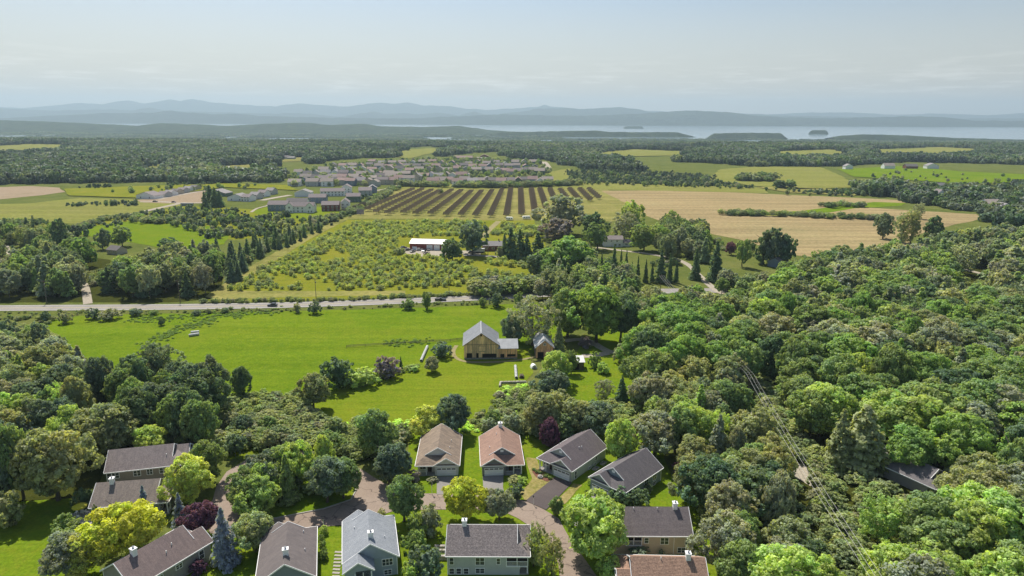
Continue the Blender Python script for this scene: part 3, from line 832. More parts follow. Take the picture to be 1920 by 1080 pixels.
near_d = [crown_data(100 + i, 44 + 6 * (i % 3), 13500, 0.047, s, 13) for i, s in enumerate(['round', 'round', 'dome', 'round', 'tall', 'round', 'dome'])]
mid_d = [crown_data(200 + i, 30, 4200, 0.072, s, 8) for i, s in enumerate(['round', 'round', 'dome', 'tall', 'round'])]
far_d = [crown_data(300 + i, 16, 420, 0.19, s) for i, s in enumerate(['round', 'round', 'dome', 'tall'])]
airy_d = [crown_data(400 + i, 80, 8000, 0.040, 'airy', 4) for i in range(3)]
shrub_d = [crown_data(500 + i, 18, 2200, 0.09, s, 7) for i, s in enumerate(['round', 'dome', 'round', 'dome'])]
con_d = [conifer_data(600 + i, 20, 5200, 0.075, 1, 0.2) for i in range(3)]
conm_d = [conifer_data(650 + i, 13, 1100, 0.14, 1, 0.2) for i in range(3)]
MESH = {'near': dataset('broadleaf_crown', M['leaf'], near_d), 'mid': dataset('broadleaf_crown', M['leaf'], mid_d),
        'airy': dataset('airy_crown', M['leaf'], airy_d), 'shrub': dataset('shrub_foliage', M['leaf'], shrub_d),
        'con': dataset('conifer_crown', M['leaf'], con_d), 'conm': dataset('conifer_crown', M['leaf'], conm_d)}

def trunk_mesh(seed, limbs=6, conifer=False):
    """unit trunk: z 0..1 (scaled to the tree), radius in units of 1/30 height"""
    rng = random.Random(seed)
    b = MB()
    pts = [Vector((0, 0, -0.02))]
    x = y = 0
    for k in range(1, 6):
        x += rng.uniform(-0.012, 0.012); y += rng.uniform(-0.012, 0.012)
        pts.append(Vector((x, y, k * (0.19 if conifer else 0.155))))
    r = 0.018 if conifer else 0.026
    for k in range(5):
        b.cone(pts[k], pts[k + 1], r * (1 - k * 0.18) * (1.25 if k == 0 else 1), r * (1 - (k + 1) * 0.18), 7, 0, k == 4)
    for i in range(limbs):
        h = rng.uniform(1.6, 4.4); k = int(h)
        p = pts[k].lerp(pts[k + 1], h - k)
        a = i * 2.4 + rng.uniform(-0.4, 0.4)
        L = rng.uniform(0.16, 0.27)
        q = p + Vector((math.cos(a) * L * 0.7, math.sin(a) * L * 0.7, L * 0.75))
        q2 = q + Vector((math.cos(a) * L * 0.5, math.sin(a) * L * 0.5, L * 0.3))
        b.cone(p, q, r * 0.45, r * 0.3, 5, 0, False); b.cone(q, q2, r * 0.3, r * 0.1, 5, 0, True)
    return b.mesh('tree_trunk', M['bark'])
TRUNK = [trunk_mesh(i) for i in range(4)]
CTRUNK = trunk_mesh(9, 0, True)

CLR = {'g': (0.075, 0.108, 0.026), 'd': (0.045, 0.072, 0.024), 'o': (0.098, 0.116, 0.036), 'y': (0.155, 0.180, 0.016), 'v': (0.15, 0.17, 0.028),
       'l': (0.115, 0.158, 0.03), 'u': (0.052, 0.027, 0.028), 'b': (0.095, 0.118, 0.095), 'k': (0.098, 0.115, 0.05), 'n': (0.056, 0.080, 0.034),
       'm': (0.076, 0.120, 0.022), 'p': (0.09, 0.085, 0.05), 'q': (0.085, 0.082, 0.062)}

def colour(key, jit=0.12):
    c = CLR[key] if isinstance(key, str) else key
    k = 1 + RND.uniform(-jit, jit); h = RND.uniform(-0.06, 0.06)
    return (c[0] * k * (1 + h), c[1] * k, c[2] * k * (1 - h), 1)

def make_tree(name, p, h, w, kind, col, label, cat, group=None, low=None):
    """tree thing: Empty at the foot > trunk, crown"""
    r = empty(name, p, RND.uniform(0, 6.28))
    tag(r, label, cat, group)
    d = depth(p)
    if kind == 'c':
        me = RND.choice(MESH['con'] if d < 420 else MESH['conm'])
        lo = 0.04 * h if low is None else low * h
        t = link('trunk', CTRUNK, r, scale=(h, h, h * 0.96))
    else:
        if kind == 'a': me = RND.choice(MESH['airy'])
        elif kind == 'p': me = MESH['near'][4] if d < 300 else MESH['mid'][3]
        else:
            pool = MESH['near'] if d < 330 else MESH['mid']
            me = RND.choice(pool[:4] + pool[5:] if len(pool) > 5 else pool)
        lo = (0.02 if kind == 'b' else 0.03 if kind == 'p' else 0.08) * h if low is None else low * h
        k = min(h, w * 1.5)
        t = link('trunk', RND.choice(TRUNK), r, scale=(k, k, h))
    c = link('crown', me, r, (0, 0, lo), 0, (w / 2, w / 2, (h - lo) / 2))
    c.color = colour(col)
    if kind != 'c': c.rotation_euler = (RND.uniform(-0.09, 0.09), RND.uniform(-0.09, 0.09), 0)
    return r

def make_shrub(name, p, h, w, col, label, cat='shrub', group=None, w2=None, rz=None):
    me = RND.choice(MESH['shrub'])
    o = link(name, me, None, (p[0], p[1], p[2] - 0.12 * h), RND.uniform(0, 6.28) if rz is None else rz, (w / 2, (w2 or w) / 2, h / 2 * 1.1))
    o.color = colour(col)
    return tag(o, label, cat, group)

def dead_tree(label, p, h):
    r = tag(empty('dead_tree', p), label, 'tree')
    b = MB(); rr = random.Random(4)
    def grow(a, d, L, rad, n):
        q = a + d * L
        b.cone(a, q, rad, rad * 0.6, 6, 0, n == 0)
        if n == 0: return
        for k in range(3):
            e = (d + Vector((rr.uniform(-0.75, 0.75), rr.uniform(-0.75, 0.75), rr.uniform(-0.15, 0.5)))).normalized()
            grow(q, e, L * rr.uniform(0.55, 0.8), rad * 0.55, n - 1)
    grow(Vector((0, 0, -0.2)), Vector((0, 0, 1)), h * 0.34, 0.28, 5)
    b.build('branches', M['deadwood'], r)
    MB().cone((0, 0, -0.2), (0, 0, h * 0.3), 0.34, 0.26, 8).build('trunk', M['deadwood'], r)
M['deadwood'] = plain('grey_deadwood', (0.30, 0.26, 0.25), 0.9, 0.2, 2)

def solve_h(p, ytop):
    lo, hi = 0.2, 60.0
    for _ in range(30):
        m = (lo + hi) / 2
        if pj((p[0], p[1], p[2] + m))[1] > ytop: lo = m
        else: hi = m
    return lo

# single trees one can point to: x, row of top, row of foot, width in px, kind, colour, label
SOLO = [
 (110, 800, 938, 128, 'b', 'o', 'large round olive tree left of the long grey roofed houses'),
 (45, 786, 935, 66, 'b', 'g', 'tall tree at the left edge beside the large olive tree'),
 (10, 815, 945, 60, 'b', 'n', 'dark tree cut by the left edge above the lawn'),
 (210, 757, 862, 112, 'b', 'o', 'broad olive tree right behind the upper grey roofed house'),
 (145, 760, 860, 72, 'b', 'l', 'pale green tree behind the left end of the upper grey roofed house'),
 (286, 800, 858, 60, 'b', 'l', 'small light green tree touching the upper grey roof'),
 (396, 824, 906, 64, 'b', 'g', 'green tree at the right end of the upper grey roofed house'),
 (363, 857, 944, 80, 'b', 'v', 'yellowish green tree between the two left houses and the street'),
 (243, 936, 1044, 120, 'b', 'y', 'wide bright yellow tree in front of the lower grey roofed house'),
 (128, 1004, 1084, 84, 'b', 'k', 'greyish tree at the bottom left by the lawn'),
 (148, 1010, 1085, 70, 'b', 'v', 'yellow green tree at the bottom left corner'),
 (382, 937, 1003, 60, 'b', 'u', 'dark purple leaved tree beside the street'),
 (480, 962, 1034, 72, 'b', 'o', 'bushy olive tree next to the blue spruce'),
 (730, 832, 908, 72, 'b', 'n', 'rounded dark tree by the street bend'),
 (758, 893, 978, 66, 'b', 'g', 'upright green tree in front of the street junction'),
 (870, 899, 978, 80, 'b', 'y', 'bright yellow green tree in front of the tan roofed house driveway'),
 (936, 914, 974, 54, 'b', 'k', 'round grey green street tree left of the road bend'),
 (1120, 924, 1046, 124, 'b', 'l', 'big bright green tree right of the street bend'),
 (1148, 1046, 1095, 54, 'b', 'l', 'small bright green tree beside the red brown roof'),
 (1000, 985, 1062, 40, 'a', 'o', 'thin birch left of its twin at the grey house corner'),
 (1035, 1003, 1078, 46, 'a', 'o', 'thin airy birch beside the street at the bottom'),
 (1044, 932, 968, 28, 'b', 'g', 'young tree planted beside the new driveway'),
 (1030, 781, 838, 38, 'p', 'u', 'dark purple tree behind the mauve roofed house'),
 (1160, 783, 868, 56, 'b', 'l', 'light green tree between the two dark roofed houses'),
 (1226, 771, 856, 94, 'b', 'k', 'broad grey green tree behind the rightmost dark roof'),
 (1118, 752, 818, 76, 'b', 'n', 'dark bushy pine behind the mauve roofed house'),
 (588, 697, 767, 58, 'b', 'o', 'lone round tree at the left end of the mown lawn'),
 (458, 684, 742, 38, 'p', 'd', 'narrow dark columnar tree at the meadow edge'),
 (197, 667, 766, 52, 'b', 'n', 'tree standing free between the left wood and the copse'),
 (810, 667, 697, 28, 'b', 'k', 'small round apple tree on the mown lawn'),
 (853, 737, 812, 64, 'b', 'n', 'dense grey green tree behind the tan roofed house'),
 (805, 759, 818, 62, 'b', 'v', 'olive yellow tree left of the dense tree behind the tan roofed house'),
 (705, 768, 860, 78, 'b', 'g', 'tall green tree in the thicket behind the street loop'),
 (998, 556, 648, 82, 'a', 'k', 'grey green willow behind the small barn'),
 (960, 588, 640, 46, 'b', 'n', 'dark bush like tree behind the barn annex'),
 (1064, 540, 632, 76, 'b', 'g', 'left maple of the group above the farm drive'),
 (1118, 533, 642, 96, 'b', 'm', 'middle maple of the group above the farm drive'),
 (1163, 552, 640, 66, 'b', 'd', 'right dark maple of the group above the farm drive'),
 (1047, 606, 664, 32, 'c', 'o', 'olive cedar beside the small barn'),
 (1042, 658, 722, 54, 'b', 'l', 'light green tree in front of the small barn'),
 (1071, 654, 702, 26, 'b', 'g', 'green tree left of the white roofed shed'),
 (1034, 690, 748, 62, 'b', 'n', 'dark vine covered tree below the small barn'),
 (1015, 735, 815, 80, 'b', 'o', 'rounded tree in the thicket above the reddish roof'),
 (1131, 710, 748, 36, 'a', 'k', 'sparse grey tree on the farmyard lawn'),
 (1078, 745, 815, 70, 'b', 'o', 'olive tree at the top of the thicket right of the purple tree'),
 (1165, 707, 752, 32, 'c', 'd', 'left one of two dark spruces on the farmyard lawn'),
 (1191, 706, 752, 30, 'c', 'd', 'right one of two dark spruces on the farmyard lawn'),
 (425, 956, 1060, 58, 'c', 'b', 'tall blue spruce by the mauve roofed house'),
 (341, 927, 992, 36, 'c', 'b', 'slim grey blue spruce beside the purple tree'),
 (273, 912, 962, 28, 'c', 'b', 'young blue spruce poking above the yellow tree'),
 (283, 1056, 1100, 40, 'c', 'b', 'blue spruce cut by the bottom edge'),
 (1287, 857, 920, 34, 'c', 'b', 'blue spruce right of the rightmost dark roof'),
 (752, 669, 694, 10, 'c', 'd', 'slim cypress at the meadow edge'),
 (1610, 765, 880, 120, 'c', 'o', 'very broad olive spruce beside the power lines'),
 (1570, 772, 880, 70, 'c', 'o', 'olive spruce left of the very broad one'),
 (848, 446, 490, 40, 'b', 'd', 'dark tree hiding the end of the white roofed workshop'),
 (886, 411, 478, 56, 'b', 'n', 'tall dark tree between workshop and brick house'),
 (938, 462, 487, 14, 'b', 'k', 'pale bush like tree by the brick house'),
 (1052, 364, 440, 88, 'b', 'k', 'huge grey green willow at the edge of the solar field'),
 (1045, 408, 452, 60, 'b', 'p', 'brownish thinning tree below the huge willow'),
 (1115, 398, 456, 46, 'b', 'd', 'dark round tree left of the white farmhouse'),
 (1120, 415, 468, 40, 'b', 'g', 'green tree touching the white farmhouse'),
 (1185, 374, 440, 46, 'b', 'l', 'tall green tree behind the white farmhouse'),
 (1170, 398, 455, 50, 'a', 'k', 'grey thin willow behind the white farmhouse'),
 (1207, 416, 470, 46, 'b', 'g', 'rounded tree right of the white farmhouse'),
 (1062, 442, 520, 96, 'b', 'm', 'broad bright maple above the spruce row'),
 (1030, 462, 520, 60, 'b', 'm', 'bright maple left of the broad bright one'),
 (1430, 432, 495, 40, 'b', 'd', 'left one of three tall dark trees at the hay field edge'),
 (1450, 425, 498, 44, 'b', 'n', 'middle one of three tall dark trees at the hay field edge'),
 (1471, 440, 498, 38, 'b', 'd', 'right one of three tall dark trees at the hay field edge'),
 (1340, 455, 528, 34, 'c', 'd', 'big dark spruce by the gravel lane'),
 (1303, 468, 524, 26, 'c', 'd', 'dark spruce left of the big one by the gravel lane'),
 (1391, 445, 500, 26, 'b', 'g', 'small tree on the lawn below the hay field'),
 (1371, 452, 478, 20, 'b', 'u', 'reddish round garden tree below the hay field'),
 (1655, 400, 448, 34, 'b', 'n', 'dark tree at the left of the poplars'),
 (1690, 396, 455, 36, 'a', 'o', 'left poplar at the hay field corner'),
 (1707, 394, 457, 30, 'a', 'o', 'right poplar at the hay field corner'),
 (1719, 380, 410, 22, 'a', 'k', 'slender tree behind the poplars'),
 (1745, 404, 458, 38, 'b', 'd', 'dark tree right of the poplars'),
 (1672, 410, 418, 4, 'b', 'k', 'tiny sapling in the hay field'),
 (119, 408, 478, 36, 'b', 'd', 'tall dark tree in the left woods below the hay field'),
 (193, 428, 468, 26, 'b', 'n', 'roundish tree standing on the left garden lawn'),
 (230, 424, 462, 36, 'b', 'g', 'green tree at the edge of the left garden lawn'),
 (160, 443, 500, 50, 'b', 'm', 'bright maple left of the small garden house'),
 (320, 445, 480, 40, 'b', 'd', 'dark tree below the left garden lawn'),
 (826, 354, 362, 12, 'b', 'g', 'small tree at the far edge of the solar field'),
]
dead_tree('bare grey dead tree standing in the great wood', gp(1690, 650), 17.5)
for x, yt, yb, wp, k, c, lab in SOLO:
    p = gp(x, yb)
    h = solve_h(p, yt)
    w = wp * depth(p + Vector((0, 0, h * 0.55))) / FPX
    nm = {'c': 'conifer_tree', 'a': 'airy_tree', 'p': 'columnar_tree'}.get(k, 'broadleaf_tree')
    make_tree(nm, p, h, w, k, c, lab, 'tree')

def shrub_px(x, yt, yb, wp, c, lab, group=None, name='shrub', cat='shrub'):
    p = gp(x, yb)
    h = solve_h(p, yt)
    return make_shrub(name, p, h, wp * depth(p) / FPX, c, lab, cat, group)
SHR = [
 (828, 640, 669, 36, 'n', 'dark round bush left of the barn'), (635, 670, 727, 62, 'd', 'big dark bush at the meadow edge'),
 (726, 666, 708, 44, 'q', 'dusky purple grey bush at the meadow edge'), (680, 690, 722, 56, 'l', 'low bright bush between two large bushes'),
 (775, 684, 695, 24, 'l', 'low bush below the row of bales'), (1096, 630, 652, 26, 'q', 'pinkish brown bush on the farm drive island'),
 (1115, 660, 690, 22, 'g', 'bush right of the white roofed shed'), (1130, 680, 700, 26, 'l', 'low light bush on the farmyard lawn'),
 (1165, 645, 680, 30, 'k', 'grey bush at the right end of the farm drive'), (10, 915, 990, 64, 'o', 'bush at the left edge of the big lawn'),
 (120, 965, 1000, 36, 'g', 'shrub on the terrace by the yellow parasol'), (135, 985, 1020, 60, 'g', 'shrubs below the yellow parasol terrace'),
 (160, 915, 950, 34, 'd', 'clipped dark hedge at the terrace corner'), (183, 945, 990, 14, 'd', 'slim dark cypress like bush at the house corner'),
 (372, 1050, 1075, 30, 'u', 'reddish bush under the mauve roofed house wall'), (805, 942, 1002, 42, 'k', 'grey flowering bush right of the blue grey roof'),
 (782, 958, 1012, 34, 'g', 'green bush beside the grey flowering bush'), (778, 990, 1045, 40, 'g', 'tall bush right of the blue grey house'),
 (800, 1020, 1085, 60, 'n', 'dark bush at the bottom beside the grey house'), (770, 1052, 1090, 36, 'l', 'bright bush cut by the bottom edge'),
 (966, 906, 936, 30, 'n', 'small round bush on the reddish roofed house lawn'), (1160, 914, 948, 40, 'd', 'left half of the dark hedge before the right house'),
 (1195, 916, 950, 42, 'd', 'right half of the dark hedge before the right house'), (1270, 866, 892, 18, 'u', 'small purple bush beside the blue spruce'),
 (1215, 905, 925, 16, 'n', 'small bush under the right house wall'), (1106, 896, 910, 10, 'l', 'small bright bush left of the rightmost house'),
 (1102, 918, 930, 10, 'd', 'tiny dark bush at the rightmost driveway'), (716, 955, 970, 18, 'o', 'low bush at the street behind the blue grey roof'),
 (777, 880, 905, 26, 'p', 'brownish bush at the tan roofed house corner'), (812, 895, 903, 20, 'k', 'low pale flowers by the tan roofed house steps'),
 (608, 985, 1000, 18, 'l', 'low plants by the lamp post'), (603, 1002, 1014, 12, 'g', 'first round bush along the dark roofed house'),
 (605, 1014, 1026, 13, 'g', 'second round bush along the dark roofed house'), (608, 1028, 1048, 17, 'g', 'third and largest round bush along the dark roofed house'),
 (548, 1064, 1090, 50, 'l', 'bright bush over the dark roof at the bottom edge'), (978, 893, 905, 20, 'l', 'flower bed bush at the reddish roofed house'),
 (965, 893, 903, 24, 'o', 'low bed plants at the reddish roofed porch'), (1240, 1030, 1046, 10, 'n', 'small bush against the beige wall'),
 (1200, 1026, 1046, 40, 'n', 'dark bushes below the beige house porch'), (944, 480, 486, 16, 'k', 'pale round bush by the lane'),
 (124, 582, 606, 22, 'k', 'grey bush at the meadow corner by the road'), (86, 582, 602, 18, 'n', 'dark bush at the left end of the meadow'),
 (175, 576, 598, 24, 'n', 'larger dark bush in the roadside row'), (205, 579, 599, 34, 'k', 'wide grey bush in the roadside row'),
 (255, 578, 592, 22, 'n', 'bush in the roadside row right of the wide grey one'), (288, 581, 591, 16, 'g', 'small bush in the roadside row'),
 (303, 594, 610, 13, 'd', 'small dark bush standing in the meadow'), (368, 581, 591, 16, 'n', 'small dark bush on the verge'),
 (391, 578, 588, 9, 'k', 'tiny grey bush on the verge'), (422, 577, 587, 13, 'n', 'tiny dark bush on the verge'),
 (557, 566, 586, 14, 'k', 'upright bush on the verge'), (590, 565, 588, 22, 'n', 'rounded bush on the verge left of the pickup'),
 (765, 560, 580, 24, 'g', 'bush on the verge below the road'), (800, 545, 580, 16, 'g', 'taller bush on the verge near the pickup'),
 (930, 545, 575, 26, 'n', 'dark roadside tree like bush at the barn meadow'), (973, 547, 573, 18, 'g', 'roadside bush left of the maples'),
 (905, 557, 575, 14, 'g', 'small roadside bush near the fence'), (1232, 548, 585, 36, 'n', 'rounded bush by the road gap'),
 (20, 598, 640, 30, 'n', 'dark bush at the left end of the meadow wood'), (1145, 480, 492, 22, 'd', 'low dark bush in the farmhouse meadow'),
]
for a in SHR: shrub_px(*a)
# ---------------------------------------------------------------- woods, scrub and far forest
def spots(poly, spacing, hr, aspect, clear=(), zmid=0.55, jit=0.42, seed=1, base=False):
    """jittered places whose crown (or foot) is seen inside the photograph polygon and outside the clear ones"""
    rg = random.Random(seed)
    W_ = [gp(*p) for p in poly]
    x0, x1 = min(p.x for p in W_) - 25, max(p.x for p in W_) + 25
    y0, y1 = min(p.y for p in W_) - 40, max(p.y for p in W_) + 10
    out = []
    iy = 0
    y = y0
    while y < y1:
        x = x0 + (spacing / 2 if iy % 2 else 0)
        while x < x1:
            X = x + rg.uniform(-jit, jit) * spacing; Y = y + rg.uniform(-jit, jit) * spacing
            h = rg.uniform(*hr); w = h * rg.uniform(*aspect)
            x += spacing
            if Y < 60: continue
            z = T(X, Y)
            q = pj((X, Y, z + (0 if base else h * zmid)))
            if not inpoly(q[0], q[1], poly): continue
            bad = False
            for cp in clear:
                for f in (0.0, 0.35, 0.7, 1.0):
                    a = pj((X, Y, z + h * f))
                    if inpoly(a[0], a[1], cp): bad = True; break
                if bad: break
            if not bad: out.append((X, Y, z, h, w, rg.random()))
        y += spacing * 0.87
        iy += 1
    return out

C_WIRE = [(1392, 690), (1428, 692), (1536, 850), (1608, 960), (1675, 1085), (1622, 1085), (1554, 985), (1472, 850)]
C_HOUSE = [(1648, 864), (1690, 856), (1730, 846), (1805, 876), (1780, 898), (1700, 908), (1648, 896)]
C_PAD = [(1466, 868), (1505, 860), (1530, 905), (1515, 912), (1476, 890)]
C_ROOF = [(1588, 602), (1626, 602), (1626, 614), (1588, 614)]
C_ROAD = [(1376, 745), (1398, 745), (1412, 780), (1390, 782)]
C_GAP1 = [(1240, 540), (1270, 540), (1345, 525), (1365, 560), (1250, 556)]
C_LAWN = [(1360, 455), (1400, 455), (1445, 480), (1452, 505), (1370, 515), (1350, 480)]
C_SHED = [(1440, 484), (1475, 484), (1475, 500), (1440, 505)]
C_LANE = [(1780, 495), (1850, 505), (1875, 525), (1860, 528), (1800, 512)]
C_EYARD = [(1215, 860), (1262, 850), (1282, 900), (1270, 940), (1215, 945)]
C_GYARD = [(1290, 985), (1330, 985), (1350, 1085), (1300, 1085)]
C_SPR = [(1578, 800), (1645, 800), (1645, 880), (1578, 880)]
C_BARN = [(1060, 640), (1190, 620), (1200, 700), (1195, 755), (1062, 775)]

WOODS = [
 # polygon, spacing, heights, width/height, clear, label, group, colours
 ([(1195, 690), (1190, 640), (1215, 595), (1260, 570), (1310, 585), (1370, 600), (1395, 650), (1390, 700), (1340, 700), (1300, 690), (1240, 700)], 8.2, (13, 19), (0.62, 0.85), [C_BARN],
  'bright green maple in the dense stand right of the farm drive', 'maples right of the farm drive', 'mmmgd'),
 ([(1195, 690), (1300, 690), (1390, 700), (1400, 760), (1420, 800), (1470, 860), (1530, 950), (1590, 1060), (1620, 1100), (1330, 1100), (1310, 960), (1290, 850), (1250, 790), (1200, 770), (1150, 765), (1190, 740)], 7.6, (9, 15), (0.62, 0.9), [C_WIRE, C_PAD, C_ROAD, C_EYARD, C_GYARD, C_BARN],
  'broadleaf tree in the wood between the houses and the power lines', 'wood left of the power lines', 'gookld'),
 ([(1400, 690), (1380, 620), (1420, 560), (1480, 520), (1560, 480), (1640, 470), (1720, 470), (1780, 450), (1960, 430), (1960, 640), (1960, 860), (1700, 850), (1620, 800), (1500, 790), (1440, 720)], 10.2, (12, 18), (0.72, 1.0), [C_WIRE, C_ROOF, C_GAP1, C_LAWN, C_SHED, C_LANE, C_SPR],
  'broadleaf tree in the great wood right of the power lines', 'great wood on the right', 'gggkmmold'),
 ([(1520, 860), (1660, 880), (1800, 880), (1960, 850), (1960, 1120), (1680, 1120), (1620, 1010)], 8.8, (11, 16), (0.76, 1.02), [C_WIRE, C_HOUSE, C_PAD, C_SPR],
  'broadleaf tree at the lower right below the hidden grey roof', 'lower right wood', 'golgkl'),
 ([(-40, 690), (0, 640), (60, 630), (120, 655), (175, 690), (190, 740), (170, 800), (120, 790), (-40, 830)], 7.8, (10, 15), (0.6, 0.85), [],
  'broadleaf tree in the wood at the left edge below the meadow', 'left edge wood', 'okolkn'),
 ([(225, 730), (240, 690), (300, 672), (350, 685), (395, 700), (412, 745), (400, 790), (340, 800), (250, 790)], 7.4, (13, 17), (0.5, 0.7), [],
  'tall dark tree in the copse below the meadow', 'copse below the meadow', 'nndg'),
 ([(445, 915), (475, 872), (530, 850), (600, 855), (640, 880), (648, 912), (610, 930), (520, 945), (460, 940)], 6.4, (9, 12.5), (0.6, 0.8), [],
  'tree on the island inside the street loop', 'trees on the street island', 'gggnl'),
 ([(-40, 520), (0, 490), (80, 470), (150, 480), (220, 495), (300, 480), (380, 470), (425, 480), (405, 505), (385, 522), (300, 532), (-40, 535)], 9.0, (11, 17), (0.6, 0.85), [[(145, 500), (170, 500), (175, 560), (158, 562)], [(155, 488), (205, 485), (205, 500), (158, 508)]],
  'tree in the roadside woods left of the orchard', 'roadside woods on the left', 'okgnl'),
 ([(-40, 440), (20, 420), (80, 420), (130, 440), (170, 470), (100, 470), (-40, 480)], 10, (9, 14), (0.6, 0.85), [[(0, 455), (80, 470), (75, 482), (10, 482)]],
  'tree in the small wood below the yellow hay field', 'small wood below the hay field', 'ngk'),
 ([(1000, 500), (1030, 470), (1100, 470), (1130, 500), (1180, 510), (1200, 545), (1190, 570), (1060, 560), (1020, 548)], 8.5, (10, 15), (0.65, 0.85), [[(1240, 540), (1270, 540), (1270, 555), (1240, 555)], [(1110, 455), (1230, 470), (1230, 500), (1120, 480)]],
  'maple in the stand above the road', 'maples above the road', 'gmmnd'),
 ([(1225, 440), (1250, 410), (1320, 430), (1330, 470), (1300, 490), (1250, 475)], 9.0, (11, 17), (0.5, 0.75), [[(1240, 476), (1300, 486), (1345, 520), (1320, 525), (1290, 505)]],
  'tree in the grey green grove right of the white farmhouse', 'grove right of the farmhouse', 'knoa'),
 ([(1195, 575), (1215, 556), (1240, 552), (1300, 548), (1345, 560), (1400, 545), (1420, 560), (1390, 610), (1310, 590), (1260, 575), (1210, 595)], 8.0, (8, 13), (0.65, 0.95), [[(1236, 538), (1268, 538), (1268, 551), (1236, 551)], [(1320, 525), (1348, 530), (1352, 550), (1330, 545)], [(1165, 572), (1205, 572), (1200, 596), (1170, 598)]],
  'tree in the stand right of the road gap', 'stand right of the road gap', 'goknd'),
 ([(1330, 520), (1380, 510), (1440, 500), (1500, 490), (1480, 520), (1420, 550), (1360, 545)], 8.0, (7, 12), (0.7, 0.95), [C_LAWN, C_SHED, [(1320, 525), (1348, 530), (1352, 550), (1330, 545)]],
  'tree in the dark stand below the small lawn', 'stand below the small lawn', 'knodg'),
 ([(640, 800), (700, 780), (740, 800), (770, 815), (765, 830), (700, 870), (660, 850), (600, 830), (500, 830), (400, 840), (350, 825), (430, 780), (520, 760), (600, 790)], 7.0, (3.0, 6.0), (0.85, 1.3), [],
  'small bushy tree in the thicket above the street loop', 'thicket trees above the street loop', 'okklkl'),
 ([(940, 740), (1000, 735), (1110, 770), (1110, 810), (1060, 830), (1000, 815), (900, 800)], 6.5, (4, 8), (0.8, 1.1), [[(938, 725), (990, 725), (975, 770), (935, 775)], [(990, 850), (1020, 850), (1020, 880), (985, 880)]],
  'small tree in the thicket behind the reddish and mauve roofs', 'thicket trees behind the houses', 'glok'),
 ([(-20, 622), (30, 612), (70, 612), (100, 630), (130, 650), (100, 660), (-20, 645)], 6, (3, 5), (0.9, 1.2), [], 'small tree at the left end of the meadow', 'trees at the left end of the meadow', 'nok'),
]
ALLT = []
for wi, (poly, sp, hr, asp, clear, lab, grp, cols) in enumerate(WOODS):
    for s in spots(poly, sp, hr, asp, clear, seed=40 + wi):
        size = s[4] * s[3] / max(depth(s[:3]), 1) ** 2
        ALLT.append((size, s, lab, grp, cols))
SHORT = {'maples right of the farm drive': 'farm drive maples', 'wood left of the power lines': 'power line wood', 'great wood on the right': 'great right wood', 'lower right wood': 'lower right wood', 'left edge wood': 'left edge wood', 'copse below the meadow': 'copse below the meadow', 'trees on the street island': 'street island', 'roadside woods on the left': 'left roadside woods', 'small wood below the hay field': 'left hay field wood', 'maples above the road': 'maples above the road', 'grove right of the farmhouse': 'farmhouse grove', 'stand right of the road gap': 'road gap stand', 'stand below the small lawn': 'small lawn stand', 'thicket trees above the street loop': 'street loop thicket', 'thicket trees behind the houses': 'thicket behind the houses', 'trees at the left end of the meadow': 'meadow end trees'}
W_POLY = {w[6]: w[0] for w in WOODS}; W_HR = {w[6]: w[2] for w in WOODS}
ALLT.sort(key=lambda a: -a[0])
NIND = 300 - sum(1 for a in SOLO if a[4] in 'bap') + 40
REST = []
for i, (size, s, lab, grp, cols) in enumerate(ALLT):
    if i < NIND:
        ck = cols[int(s[5] * 997) % len(cols)]
        kind = 'b'
        kr = (s[5] * 1733) % 1
        if grp != 'maples right of the farm drive':
            if kr < 0.07: kind = 'p'
            elif kr < 0.13: kind = 'a'
            elif kr < 0.17 and s[3] > 8: kind = 'c'
        LKS = {'g': 'green', 'd': 'dark', 'o': 'olive', 'l': 'light green', 'k': 'grey green', 'n': 'deep green', 'm': 'bright green', 'a': 'grey green'}
        qx, qy = pj((s[0], s[1], s[2] + s[3] * 0.5))
        gx_ = [v[0] for v in W_POLY[grp]]; gy_ = [v[1] for v in W_POLY[grp]]
        fx = (qx - min(gx_)) / (max(gx_) - min(gx_)); fy = (qy - min(gy_)) / (max(gy_) - min(gy_))
        place = ['upper', 'middle', 'lower'][min(2, max(0, int(fy * 3)))] + ' ' + ['left', 'centre', 'right'][min(2, max(0, int(fx * 3)))]
        szw = 'tall' if s[3] > 0.55 * (W_HR[grp][0] + W_HR[grp][1]) else 'low'
        shp = {'p': 'narrow tree', 'a': 'thin crowned tree', 'c': 'pointed conifer'}.get(kind, 'broad crowned tree' if s[4] / s[3] > 0.78 else 'round crowned tree')
        lab = '%s %s %s at the %s of the %s' % (szw, LKS[ck], shp, place, SHORT.get(grp, grp))
        if ck == 'a': ck, kind = 'k', 'a'
        make_tree({'c': 'conifer_tree', 'a': 'airy_tree', 'p': 'columnar_tree'}.get(kind, 'broadleaf_tree'), s[:3], s[3] * (1.15 if kind == 'p' else 1), s[4] * {'p': 0.72, 'c': 0.75}.get(kind, 1.08), kind, ck, lab, 'tree', grp, 0.06)
    else:
        REST.append(s)

# instanced masses -----------------------------------------------------------
PROTO = bpy.data.collections.new('prototypes')     # never linked to the scene

def proto_coll(name, meshes, extra=None):
    c = bpy.data.collections.new(name)
    for i, me in enumerate(meshes):
        o = bpy.data.objects.new('%s_%02d' % (name, i), me)
        c.objects.link(o)
    return c

